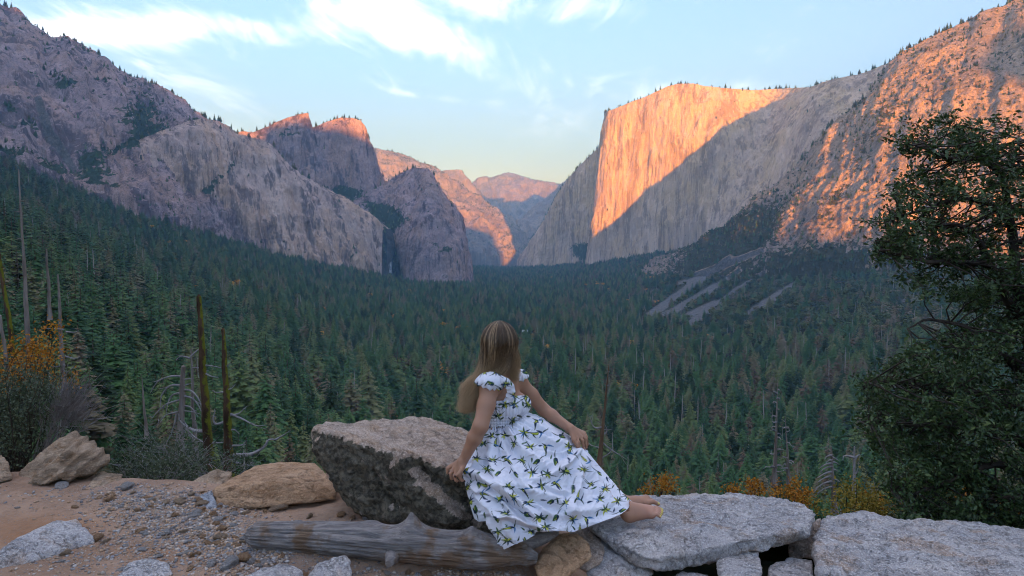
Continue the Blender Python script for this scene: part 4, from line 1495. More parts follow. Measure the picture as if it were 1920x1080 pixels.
rock('rock', 'grey speckled rock at the bottom edge left of the log', 'rock', [
    (210, 1085, 3.3), (240, 1055, 3.42), (275, 1044, 3.5), (318, 1052, 3.45), (328, 1075, 3.35), (300, 1100, 3.22), (220, 1105, 3.22), (280, 1090, 3.6)], gran_grey, .010, .8, .18, 12)
rock('rock', 'grey rock below the left half of the log', 'rock', [
    (452, 1085, 3.28), (490, 1064, 3.35), (545, 1058, 3.42), (572, 1068, 3.38), (570, 1100, 3.22), (450, 1110, 3.2), (520, 1085, 3.5)], gran_grey, .010, .8, .18, 13)
rock('rock', 'pointed grey rock touching the underside of the log', 'rock', [
    (570, 1085, 3.3), (598, 1052, 3.38), (648, 1038, 3.44), (660, 1050, 3.42), (662, 1085, 3.3), (640, 1110, 3.2), (575, 1110, 3.2), (630, 1080, 3.5)], gran_grey, .010, .8, .18, 14)
rock('rock', 'angular brown stone at the right end of the log', 'rock', [
    (1002, 1052, 3.42), (1020, 1022, 3.5), (1050, 999, 3.56), (1080, 1000, 3.56), (1106, 1020, 3.5), (1112, 1046, 3.42), (1085, 1068, 3.34), (1050, 1095, 3.25), (1005, 1090, 3.25), (1060, 1040, 3.75)],
    gran_brown, .010, .8, .15, 15, 1)
rock('rock', 'dark grey rock wedged beneath the left end of the flat slab', 'rock', [
    (1090, 1000, 3.75), (1140, 990, 3.8), (1200, 1040, 3.6), (1230, 1075, 3.5), (1200, 1110, 3.35), (1110, 1100, 3.35), (1085, 1060, 3.5), (1150, 1050, 3.95)], gran_grey, .012, 1.0, .22, 16)
rock('rock', 'blocky grey granite rock propping up the flat slab', 'rock', [
    (1340, 1052, 3.5), (1370, 1030, 3.62), (1422, 1030, 3.66), (1432, 1060, 3.5), (1425, 1100, 3.3), (1345, 1110, 3.3), (1400, 1060, 3.85)], gran_grey, .011, .9, .2, 17)
rock('rock', 'grey rock in the gap between the two granite slabs', 'rock', [
    (1440, 1064, 3.6), (1475, 1046, 3.72), (1522, 1052, 3.7), (1530, 1090, 3.45), (1470, 1110, 3.4), (1435, 1100, 3.4), (1490, 1070, 3.9)], gran_grey, .011, .9, .2, 18)
rock('rock', 'shadowed rock standing behind the gap between the slabs', 'rock', [
    (1478, 1012, 4.0), (1500, 985, 4.05), (1540, 970, 4.15), (1545, 1010, 4.0), (1530, 1045, 3.85), (1480, 1050, 3.85), (1520, 1010, 4.4)], gran_dark, .012, 1.0, .2, 19, lichen=lambda V, N: N[:, 0] * 0 + .3)
rock('rock', 'low grey rock beneath the front edge of the flat slab', 'rock', [
    (1240, 1092, 3.35), (1275, 1072, 3.5), (1330, 1078, 3.5), (1340, 1110, 3.3), (1250, 1120, 3.25), (1300, 1090, 3.7)], gran_grey, .011, .9, .2, 20)
rock('rock', 'grey rock under the dress hem right of the brown stone', 'rock', [
    (1060, 1000, 3.72), (1100, 985, 3.85), (1130, 1000, 3.75), (1135, 1050, 3.5), (1100, 1075, 3.42), (1070, 1060, 3.5), (1100, 1030, 3.95)], gran_dark, .012, 1.0, .2, 21, lichen=lambda V, N: N[:, 0] * 0 + .1)


# ------------------------------------------------------------------ the log
def make_log():
    path = catmull([(466, 1003, 3.66), (560, 1006, 3.62), (660, 1012, 3.56), (760, 1021, 3.50), (860, 1030, 3.45), (940, 1038, 3.42), (1008, 1046, 3.40)], 260)
    P = at(path[:, 0], path[:, 1], path[:, 2])
    rad_px = np.interp(path[:, 0], [466, 480, 520, 600, 700, 800, 900, 960, 990, 1008], [14, 24, 27, 30, 33, 34, 33, 30, 24, 12])
    r = rad_px * path[:, 2] / 1280
    nth = 96
    T = np.gradient(P, axis=0)
    T /= np.linalg.norm(T, axis=1)[:, None]
    A = np.cross(T, [0, 0, 1.0])
    A /= np.linalg.norm(A, axis=1)[:, None]
    B = np.cross(A, T)
    th = np.linspace(0, 2 * np.pi, nth, endpoint=False)
    s = np.cumsum(np.r_[0, np.linalg.norm(np.diff(P, axis=0), axis=1)])
    Sg, Th = np.meshgrid(s, th)
    cx, sx = np.cos(Th), np.sin(Th)
    grain = fbm(np.stack([Sg * 3.0, cx * 9 + Sg * .6, sx * 9], -1), 4, .6, ridged=True)
    lump = fbm(np.stack([Sg * 4, cx * 1.3, sx * 1.3], -1), 3)
    crack = fbm(np.stack([Sg * 1.3, cx * 5, sx * 5 + 9], -1), 2, ridged=True)
    rr = r[None] * (1 + .07 * lump) + .0022 * grain - .014 * sstep(crack, .6, .85)
    # broken right end, splintered
    endf = sstep(path[:, 0], 900, 1005)[None]
    rr = rr * (1 - .55 * endf * sstep(fbm(np.stack([Sg * 2, cx * 4, sx * 4 + 4], -1), 3, ridged=True), -.2, .5))
    # stubs of broken branches: px, angle, height, half width
    for kx, ka, h, w in [(772, 1.45, .082, .044), (885, 1.35, .048, .040)]:
        i = np.argmin(np.abs(path[:, 0] - kx))
        da = (Th - ka + np.pi) % (2 * np.pi) - np.pi
        d = np.sqrt((Sg - s[i]) ** 2 + (da * r[i]) ** 2) / w
        rr = rr + h * np.exp(-d ** 1.25) * (1 + .3 * grain)
    # knots: a raised collar round a pit
    for kx, ka, h, w in [(690, 2.35, .026, .040), (575, 2.85, .010, .015), (556, 1.9, .010, .014), (480, 2.4, .012, .016), (735, 3.75, .040, .034)]:
        i = np.argmin(np.abs(path[:, 0] - kx))
        da = (Th - ka + np.pi) % (2 * np.pi) - np.pi
        d2 = ((Sg - s[i]) ** 2 / 1.7 + (da * r[i]) ** 2) / w ** 2
        rr = rr + h * np.exp(-d2) - 1.9 * h * np.exp(-d2 * 9)
    V = P[None] + rr[..., None] * (cx[..., None] * A[None] + sx[..., None] * B[None])
    nvv = len(s)
    G = Geo()
    G.quads(V.reshape(-1, 3), grid_faces(nth, nvv, wrap=True))
    for col in (0, nvv - 1):          # close the ends
        ring = np.arange(nth) * nvv + col
        c0 = V[:, col].mean(0)
        G.tris(np.vstack([V[:, col], c0]), np.array([(k, (k + 1) % nth, nth) for k in range(nth)]))
    m, g, b = new_mat('weathered_wood', .9, .1)
    p = objco(g)
    gp_ = g.mapping(p, rot=(0, 0, R(10)), scale=(1.2, 14, 14))
    n1 = g.noise(gp_, 3.0, 6, .7, .5)
    n2 = g.noise(p, 5.0, 4, .6)
    n3 = g.noise(g.mapping(p, rot=(0, 0, R(10)), scale=(.8, 30, 30)), 5, 4, .7)
    c = g.mix(g.rng(n1, .3, .7), (0.135, 0.125, 0.125), (0.29, 0.265, 0.25))
    c = g.mix(g.rng(n2, .51, .64, 0, .8), c, g.mix(n1, (0.07, 0.042, 0.026), (0.24, 0.145, 0.075)))
    c = g.mix(g.rng(n3, .60, .72, 0, .8), c, (0.045, 0.038, 0.034))
    g.l.new(c, b.inputs['Base Color'])
    bump(g, b, g.math('ADD', n1, g.math('MULTIPLY', n3, -.8)), .6, .012)
    root = P[len(P) // 2] - np.array([0, 0, r.max()])
    t = thing('log', 'grey weathered driftwood log lying along the foot of the big boulder', 'log', tuple(root))
    for i in range(len(G.v)):
        G.v[i] = G.v[i] - root
    link('trunk', G.mesh('trunk', [m]), t)
    # the one stub that points down and forward
    q = catmull(np.array([at(*p) for p in [(738, 1036, 3.46), (734, 1047, 3.42), (728, 1058, 3.38)]]), 16)
    v, f = cyl_rings(q, np.interp(np.linspace(0, 1, 16), [0, .5, 1], [.048, .038, .018]), 24)
    v = v + (.009 * fbm((v + 2) / .03, 3, ridged=True))[:, None] * np.array([.5, -.7, .4])
    gg = Geo()
    gg.quads(v - root, f)
    gg.tris(np.vstack([v.reshape(24, 16, 3)[:, -1], q[-1]]) - root, np.array([(k, (k + 1) % 24, 24) for k in range(24)]))
    link('branch_stub', gg.mesh('branch_stub', [m]), t)
    # the splintered end, torn off upwards
    q = catmull(np.array([at(*p) for p in [(925, 1036, 3.43), (975, 1024, 3.46), (1012, 1011, 3.50), (1046, 1000, 3.54)]]), 30)
    v, f = cyl_rings(q, np.interp(np.linspace(0, 1, 30), [0, .4, .8, 1], [.055, .045, .030, .012]), 28)
    v = v + (.016 * fbm((v + 6) / np.array([.12, .03, .03]), 4, ridged=True))[:, None] * np.array([.1, -.6, .6])
    gg = Geo()
    gg.quads(v - root, f)
    link('splinter', gg.mesh('splinter', [m]), t)


make_log()


# ------------------------------------------------------------------ loose stones and gravel
def pebble(seed, sub=2, flat=.6):
    rs = np.random.RandomState(seed)
    bm = bmesh.new()
    bmesh.ops.create_icosphere(bm, subdivisions=sub, radius=1)
    V = np.array([v.co[:] for v in bm.verts])
    F = np.array([[v.index for v in f.verts] for f in bm.faces])
    bm.free()
    ax = rs.uniform(.7, 1.3, 3) * np.array([1, .85, flat])
    for _ in range(7):                    # knock corners off
        d = rs.normal(size=3)
        d /= np.linalg.norm(d)
        h = rs.uniform(.55, .85)
        s = V @ d
        V = V - d * np.maximum(0, s - h)[:, None]
    V = V * ax + .06 * fbm(V * 1.7 + seed, 2)[:, None] * V
    V[:, 2] -= V[:, 2].min()
    return V, F


STONES = []
for k in range(8):
    v, f = pebble(50 + k, 3)
    STONES.append([make_mesh('stone', v, f, [mm], smooth=False, attrs={'lichen': np.full(len(v), -.5)}) for mm in (gran_tan, gran_grey, gran_brown, gran_layer)])

SPECIAL = [(405, 984, 4.0, .034, 2, 'smooth orange-brown stone alone on the bare dirt above the log'), (485, 944, 4.3, .028, 0, 'small rounded tan stone leaning on the tan block'),
           (520, 955, 4.22, .075, 3, 'upright tan stone below the tan block'), (505, 940, 4.32, .06, 3, 'grey-tan stone in the dirt under the tan block'),
           (185, 1010, 3.8, .035, 2, 'dark brown stone beside the long pale stone'), (458, 1052, 3.45, .055, 2, 'rusty brown lump of stone left of the log'),
           (640, 968, 4.1, .036, 2, 'flat brown stone in the dirt left of the big boulder'), (685, 973, 3.95, .03, 1, 'pale round stone against the foot of the big boulder'),
           (570, 1060, 3.36, .03, 0, 'orange stone between the two grey rocks below the log'), (115, 912, 4.58, .06, 1, 'dark flat stone under the layered boulder'),
           (205, 938, 4.4, .05, 0, 'cream wedge-shaped stone at the edge of the dirt'), (240, 915, 4.6, .05, 1, 'small grey rock beside the low sandy rock'),
           (430, 1062, 3.4, .05, 1, 'grey slab-like stone in the gravel left of the rusty lump'), (600, 925, 4.4, .045, 3, 'small tan rock under the right end of the tan block')]
rs_ = np.random.RandomState(21)
for px, py, Y, r, mi, lab in SPECIAL:
    p = at(px, py, Y)
    z = float(ground_h(p[0], p[1]))
    # slide along the sight line to the ground
    for _ in range(12):
        Y2 = (CAMZ - z) / (CAMZ - p[2]) * p[1]
        p = at(px, py, Y2)
        z = float(ground_h(p[0], p[1]))
    thing('stone', lab, 'stone', (float(p[0]), float(p[1]), z - r * .25), rs_.uniform(0, 6), None, STONES[rs_.randint(8)][mi]).scale = (r, r, r * .9)


def scatter_stones():
    rs = np.random.RandomState(77)
    zones = [(330, 955, 110, 30, 1.0), (260, 930, 90, 16, .6), (430, 1010, 70, 30, .8), (470, 1045, 100, 25, .8), (300, 1010, 90, 30, .5), (560, 1075, 120, 20, .6), (390, 985, 60, 25, .7), (640, 985, 40, 8, .3),
             (150, 1050, 120, 25, .25), (80, 930, 100, 14, .12), (850, 1078, 120, 12, .5), (530, 1045, 60, 10, .5)]
    w = np.array([z[4] * z[2] * z[3] for z in zones])
    n = 13000
    zi = rs.choice(len(zones), n, p=w / w.sum())
    Z = np.array(zones)[zi]
    px = Z[:, 0] + rs.normal(size=n) * Z[:, 2] * .75
    py = Z[:, 1] + rs.normal(size=n) * Z[:, 3] * .75
    ok = (py > 905) & (py < 1100) & (px > -60)
    px, py = px[ok], py[ok]
    n = len(px)
    Y = 1.6 * 1280 / (py - 470)
    for _ in range(6):
        P = at(px, py, Y)
        z = ground_h(P[:, 0], P[:, 1])
        Y = (CAMZ - z) / (CAMZ - P[:, 2]) * Y
    P = at(px, py, Y)
    P[:, 2] = ground_h(P[:, 0], P[:, 1])
    size = .004 + .014 * rs.rand(n) ** 3.4
    big = rs.rand(n) < .014
    size[big] = rs.uniform(.018, .036, big.sum())
    idx = np.where(big)[0][:200]
    mats = [gran_tan, gran_grey, gran_brown, gran_layer]
    kinds = {0: 'tan', 1: 'grey', 2: 'brown', 3: 'sandy'}
    for i in idx:
        mi = int(rs.choice(4, p=[.22, .45, .15, .18]))
        o = thing('stone', 'small %s stone among the gravel of the bare dirt' % kinds[mi], 'stone', (float(P[i, 0]), float(P[i, 1]), float(P[i, 2] - size[i] * .2)), rs.uniform(0, 6),
                  'small %s stones on the gravel' % kinds[mi], STONES[rs.randint(8)][mi])
        o.scale = (size[i], size[i] * rs.uniform(.7, 1.2), size[i] * rs.uniform(.5, .9))
    rest = np.ones(n, bool)
    rest[idx] = False
    # everything smaller: one bed of gravel
    base = [pebble(90 + k, 1, .55) for k in range(6)]
    Vs, Fs, cs, off = [], [], [], 0
    pal = np.array([(.38, .35, .33), (.28, .265, .26), (.46, .39, .33), (.40, .28, .19), (.24, .20, .18), (.36, .27, .2), (.24, .23, .24), (.38, .25, .16)])
    for i in np.where(rest)[0]:
        v, f = base[rs.randint(6)]
        a = rs.uniform(0, 6.28)
        ca, sa = math.cos(a), math.sin(a)
        v = v * size[i] * np.array([1, rs.uniform(.7, 1.1), rs.uniform(.6, 1)])
        v = np.stack([v[:, 0] * ca - v[:, 1] * sa, v[:, 0] * sa + v[:, 1] * ca, v[:, 2]], 1) + P[i] - np.array([0, 0, size[i] * .25])
        Vs.append(v)
        Fs.append(f + off)
        off += len(v)
        cs.append(np.repeat(pal[rs.randint(len(pal))][None] * rs.uniform(.75, 1.15), len(v), 0))
    m, g, b = new_mat('gravel', .95, .1)
    c = attr(g, 'tint', 'Color')
    n3 = g.noise(objco(g), 180, 3, .7)
    g.l.new(g.mix(g.rng(n3, .5, .7, 0, .6), c, (0.10, 0.09, 0.085)), b.inputs['Base Color'])
    link('gravel', make_mesh('gravel', np.concatenate(Vs), np.concatenate(Fs), [m], smooth=False, attrs={'tint': np.concatenate(cs)}), kind='stuff')


scatter_stones()

# ================================================================== the woman
class SDF:
    """a smooth union of rounded cones and ellipsoids on a voxel grid, meshed with surface nets"""
    def __init__(s, lo, hi, h):
        s.lo, s.h = np.array(lo, float), h
        s.n = np.ceil((np.array(hi) - s.lo) / h).astype(int) + 1
        s.f = np.full(tuple(s.n), 0.08, np.float32)

    def _win(s, lo, hi):
        a = np.clip(np.floor((lo - s.lo) / s.h).astype(int), 0, s.n - 1)
        b = np.clip(np.ceil((hi - s.lo) / s.h).astype(int) + 1, 1, s.n)
        ax = [s.lo[k] + s.h * np.arange(a[k], b[k]) for k in range(3)]
        sl = tuple(slice(a[k], b[k]) for k in range(3))
        return sl, np.stack(np.meshgrid(*ax, indexing='ij'), -1).astype(np.float32)

    def add(s, d, sl, k, op='u'):
        f = s.f[sl]
        if op == 'u':
            h = np.maximum(k - np.abs(f - d), 0) / max(k, 1e-6)
            s.f[sl] = np.minimum(f, d) - h * h * k * .25
        else:                                     # carve
            h = np.maximum(k - np.abs(f + d), 0) / max(k, 1e-6)
            s.f[sl] = np.maximum(f, -d) + h * h * k * .25

    def cone(s, a, b, ra, rb, k=.02, op='u', squash=None):
        a, b = np.array(a, float), np.array(b, float)
        m = max(ra, rb) + k + .03
        sl, P = s._win(np.minimum(a, b) - m, np.maximum(a, b) + m)
        ab = b - a
        L2 = ab @ ab + 1e-12
        t = np.clip(((P - a) @ ab) / L2, 0, 1)
        v = P - a - t[..., None] * ab
        if squash is not None:                    # flatten along a direction
            d, q = np.array(squash[0], float), squash[1]
            d /= np.linalg.norm(d)
            v = v + (v @ d)[..., None] * d * (1 / q - 1)
        s.add((np.sqrt((v * v).sum(-1)) - (ra + (rb - ra) * t)).astype(np.float32), sl, k, op)

    def ball(s, c, r, axes=None, k=.02, op='u'):
        c = np.array(c, float)
        r = np.array(r, float) * np.ones(3)
        m = r.max() + k + .03
        sl, P = s._win(c - m, c + m)
        v = P - c
        if axes is not None:
            v = v @ np.array(axes, float).T
        q = np.sqrt(((v / r) ** 2).sum(-1)) + 1e-6
        q2 = np.sqrt(((v / (r * r)) ** 2).sum(-1)) + 1e-6
        s.add((q * (q - 1) / q2).astype(np.float32), sl, k, op)

    def mesh(s, iso=0.0):
        f = s.f - iso
        neg = f < 0
        c = [neg[i:f.shape[0] - 1 + i, j:f.shape[1] - 1 + j, k:f.shape[2] - 1 + k] for i in (0, 1) for j in (0, 1) for k in (0, 1)]
        cnt = sum(x.astype(np.int8) for x in c)
        act = (cnt > 0) & (cnt < 8)
        I = np.argwhere(act)
        idx = -np.ones(act.shape, np.int32)
        idx[act] = np.arange(len(I))
        acc = np.zeros((len(I), 3))
        num = np.zeros(len(I))
        corners = np.array([(i, j, k) for i in (0, 1) for j in (0, 1) for k in (0, 1)])
        vals = np.stack([f[tuple((I + cr).T)] for cr in corners], 1)
        for a in range(8):
            for b in range(a + 1, 8):
                if np.abs(corners[a] - corners[b]).sum() != 1:
                    continue
                va, vb = vals[:, a], vals[:, b]
                m = (va < 0) != (vb < 0)
                t = va[m] / (va[m] - vb[m])
                acc[m] += corners[a] + t[:, None] * (corners[b] - corners[a])
                num[m] += 1
        V = s.lo + s.h * (I + acc / num[:, None])
        F = []
        for ax in range(3):
            o = [k for k in range(3) if k != ax]
            sl1 = [slice(1, -1)] * 3
            sl1[ax] = slice(0, -1)
            n0 = neg[tuple(sl1)]
            sl2 = list(sl1)
            sl2[ax] = slice(1, None)
            n1 = neg[tuple(sl2)]
            E = np.argwhere(n0 != n1)
            base = E.copy()
            base[:, o[0]] += 1
            base[:, o[1]] += 1
            sgn = n0[tuple(E.T)]
            q = []
            for d0, d1 in ((0, 0), (1, 0), (1, 1), (0, 1)):
                c_ = base.copy()
                c_[:, o[0]] -= d0
                c_[:, o[1]] -= d1
                q.append(idx[tuple(c_.T)])
            q = np.stack(q, 1)
            flip = sgn if ax != 1 else ~sgn
            q[~flip] = q[~flip][:, ::-1]
            F.append(q)
        F = np.concatenate(F)
        return V, F[(F >= 0).all(1)]


def W3(px, py, Y):
    return at(px, py, Y)


def finger(s, pts, r0, r1, k=.005):
    n = len(pts) - 1
    for i in range(n):
        a, b = r0 + (r1 - r0) * i / n, r0 + (r1 - r0) * (i + 1) / n
        s.cone(pts[i], pts[i + 1], a, b, k if i else .008)


TIPS = []          # finger nails: (position, outward direction, radius, kind)
NECK = W3(944, 712, 3.83)
R_SH, R_EL, R_WR = W3(919, 722, 3.70), W3(901, 799, 3.58), W3(868, 865, 3.625)
L_SH, L_EL, L_WR = W3(970, 714, 3.95), W3(1019, 768, 4.03), W3(1068, 803, 3.93)
HEAD = W3(938, 644, 3.80)
CHEST = np.array([.86, -.50, 0.0])
SIDE = np.array([-.50, -.86, 0.0])        # towards her right shoulder
FACE = np.array([.50, .866, 0.0])
UP = np.array([0, 0, 1.0])


def torso(s, grow=0.0):
    ax = np.stack([SIDE, CHEST, UP])
    s.ball(W3(942, 752, 3.83), np.array([.128, .088, .125]) + grow, ax, .03)                # ribs
    s.ball(W3(938, 796, 3.85), np.array([.112, .088, .09]) + grow, ax, .06)                 # waist
    for sg, yy in ((1, 3.735), (-1, 3.895)):                                                # bust
        c = W3(950, 758, 3.83) + CHEST * .050 + SIDE * sg * .055
        s.ball(c, np.array([.055, .052, .060]) + grow, None, .03)


def build_body():
    s = SDF((-.43, 3.44, .02), (.93, 4.16, 1.26), .0042)
    # legs and pelvis
    hipR, hipL = W3(946, 856, 3.775), W3(948, 852, 3.945)
    kneeR, kneeL = W3(1060, 874, 3.78), W3(1072, 872, 3.92)
    ankR, ankL = W3(1170, 950, 3.735), W3(1177, 944, 3.86)
    s.ball(W3(938, 842, 3.87), (.17, .13, .115), np.stack([SIDE, CHEST, UP]), .04)
    for hip, knee, ank in ((hipR, kneeR, ankR), (hipL, kneeL, ankL)):
        s.cone(hip, knee, .085, .058, .05)
        mid = knee * .68 + ank * .32 + np.array([-.012, 0, -.012])
        s.cone(knee, mid, .056, .053, .03)
        s.cone(mid, ank, .052, .034, .03)
    # feet
    for heel, ank, ball_, wid in ((W3(1176, 969, 3.715), ankR, W3(1220, 961, 3.69), 1.12), (W3(1186, 947, 3.86), ankL, W3(1212, 940, 3.87), 1.0)):
        far = 1 if wid > 1.05 else -1
        s.ball(heel + np.array([.004, 0, .012]), np.array([.036, .031, .034]) * wid, None, .02)
        s.cone(ank, heel + np.array([.008, 0, .016]), .036 * wid, .032 * wid, .02)
        s.cone(ank + np.array([.016, 0, -.010]), ball_ + np.array([0, .004, .012]), .035 * wid, .024 * wid, .025)
        s.cone(heel + np.array([.02, 0, .002]), ball_ + np.array([0, -.014, 0]), .027 * wid, .021 * wid, .02)
        s.cone(ball_ + np.array([0, .026, .003]), ball_ + np.array([0, -.026, -.003]), .020 * wid, .018 * wid, .015)
        for i in range(5):
            off = (.030 - i * .0155) * wid        # big toe on the far side for the near foot
            a = ball_ + np.array([.004, off * far, .004 - .001 * i])
            L = (.056, .055, .049, .042, .034)[i] * wid
            r = (.0125, .0092, .0088, .0083, .0080)[i] * wid
            m_ = a + np.array([L * .55, off * far * .12, .006])
            e = a + np.array([L, off * far * .16, -.007])
            finger(s, [a, m_, e], r * 1.05, r * .95, .003)
            TIPS.append((e + np.array([.004, -.003, r * .72]), np.array([.5, 0, .87]), r * .66, 2))
    torso(s)
    # neck, shoulders, head
    s.cone(W3(943, 728, 3.83), W3(941, 676, 3.81), .056, .050, .03)
    s.cone(NECK + np.array([0, 0, -.03]), R_SH + np.array([0, 0, .012]), .050, .045, .04)
    s.cone(NECK + np.array([0, 0, -.03]), L_SH + np.array([0, 0, .012]), .050, .043, .04)
    fa = np.stack([np.cross(FACE, UP), FACE, UP])
    s.ball(HEAD + UP * .012 - FACE * .012, (.073, .092, .098), fa, .02)
    s.ball(HEAD - UP * .045 + FACE * .022, (.056, .068, .075), fa, .03)
    s.ball(HEAD - UP * .102 + FACE * .062, (.022, .02, .018), fa, .02)                      # chin
    s.cone(HEAD + FACE * .090 + UP * .008, HEAD + FACE * .107 - UP * .030, .008, .012, .012)  # nose
    s.ball(HEAD + FACE * .086 - UP * .062, (.022, .010, .009), fa, .008)                    # lips
    for sg in (1, -1):
        sd = np.cross(FACE, UP) * sg
        s.ball(HEAD + FACE * .084 + sd * .031 + UP * .008, (.014, .010, .010), fa, .010, 'c')   # eye hollow
        s.ball(HEAD + FACE * .078 + sd * .031 + UP * .008, (.012, .012, .011), fa, .002)        # eye
        s.ball(HEAD - FACE * .006 + sd * .074 - UP * .012, (.008, .018, .030), fa, .006)        # ear
    # arms
    for sh, el, wr, up_r in ((R_SH, R_EL, R_WR, 1.0), (L_SH, L_EL, L_WR, .90)):
        s.ball(sh, .054 * up_r, None, .04)
        m_ = sh * .5 + el * .5 + (np.array([.004, 0, 0]))
        s.cone(sh, m_, .051 * up_r, .047 * up_r, .03)
        s.cone(m_, el, .047 * up_r, .040 * up_r, .02)
        f = el * .68 + wr * .32
        s.cone(el, f, .040 * up_r, .039 * up_r, .02)
        s.cone(f, wr, .038 * up_r, .0255, .02)
    # right hand, planted on the boulder's edge: palm goes down and left, fingers over the edge
    a = R_WR
    kn = [W3(846, 874, 3.665), W3(850, 882, 3.635), W3(856, 887, 3.610), W3(863, 889, 3.590)]     # knuckles, index last (towards the camera)
    for i, p in enumerate(kn):
        s.cone(a + (np.array([-.006, .012 - .008 * i, 0])), p, .019, .0125, .016)
    fl = [(.050, .030), (.056, .034), (.052, .032), (.044, .028)]
    dirs = [np.array([-.35, -.10, -.90]), np.array([-.10, -.15, -1.0]), np.array([.10, -.1, -1.0]), np.array([.35, -.05, -.9])]
    for i, p in enumerate(kn):
        d = dirs[i] / np.linalg.norm(dirs[i])
        L = fl[i][0] * .62
        m1 = p + d * L * .62 + np.array([-.012, -.006, .008])
        m2 = p + d * L * 1.15 + np.array([-.006, -.004, 0])
        m3 = p + d * L * 1.55 + np.array([.006, .004, 0])
        finger(s, [p, m1, m2, m3], .0105, .0078)
        TIPS.append((m3 + np.array([0, -.006, -.001]), np.array([0, -1, -.2]), .0065, 1))
    th = [a + np.array([.004, -.014, -.018]), W3(866, 880, 3.575), W3(860, 889, 3.562), W3(854, 893, 3.566)]
    finger(s, th, .0135, .0085)
    TIPS.append((th[-1] + np.array([-.003, -.006, 0]), np.array([-.3, -1, 0]), .007, 1))
    # left hand on the knee, fingers hanging over and pinching the cloth
    a = L_WR
    kn = [W3(1081, 823, 3.895), W3(1088, 819, 3.915), W3(1093, 815, 3.94), W3(1095, 812, 3.965)]
    for i, p in enumerate(kn):
        s.cone(a + np.array([0, -.012 + .008 * i, 0]), p, .019, .0120, .016)
    ends = [(1086, 836, 1086, 845), (1093, 834, 1095, 846), (1098, 830, 1100, 842), (1100, 826, 1102, 837)]
    for i, p in enumerate(kn):
        e = ends[i]
        Yb = (3.885, 3.905, 3.93, 3.955)[i]
        m1 = W3((kn and to_px(p)[0] * .45 + e[0] * .55) + 1.5, to_px(p)[1] * .5 + e[1] * .5, Yb - .012)
        m2 = W3(e[0], e[1], Yb - .010)
        m3 = W3(e[2], e[3], Yb)
        finger(s, [p, m1, m2, m3], .0105, .0078)
        TIPS.append((m3 + np.array([.002, -.007, .002]), np.array([.2, -1, 0]), .0065, 1))
    th = [a + np.array([.006, -.018, -.012]), W3(1076, 826, 3.868), W3(1081, 834, 3.862), W3(1084, 840, 3.866)]
    finger(s, th, .0135, .0085)
    TIPS.append((th[-1] + np.array([0, -.007, -.002]), np.array([0, -1, -.2]), .0075, 1))
    V, F = s.mesh()
    E = np.concatenate([F[:, [0, 1]], F[:, [1, 2]]])
    V = lap_smooth(V, E, 2, .4)
    tint = np.tile(np.array([.37, .200, .125]), (len(V), 1))
    for sp, c in (((W3(1222, 960, 3.70)), (.46, .245, .175)),):
        w = np.exp(-((V - sp) ** 2).sum(1) / .07 ** 2)[:, None]
        tint = tint * (1 - w) + np.array(c) * w
    for p, d, r, kind in TIPS:
        m_ = ((V - p) ** 2).sum(1) < (r * 1.15) ** 2
        tint[m_] = (.010, .008, .012) if kind == 1 else (.62, .52, .10)
    return V, F, tint


PERSON_AT = W3(938, 890, 3.83)
BV, BF, BT = build_body()


def mat_skin():
    m, g, b = new_mat('skin', .5, .35)
    c = attr(g, 'tint', 'Color')
    n = g.noise(objco(g), 22, 3, .6)
    g.l.new(g.mix(g.rng(n, .35, .65, 0, .25), c, g.mix(.5, c, (.36, .16, .10))), b.inputs['Base Color'])
    b.inputs['Subsurface Weight'].default_value = .08
    b.inputs['Subsurface Radius'].default_value = (.012, .005, .003)
    b.inputs['Subsurface Scale'].default_value = .5
    return m


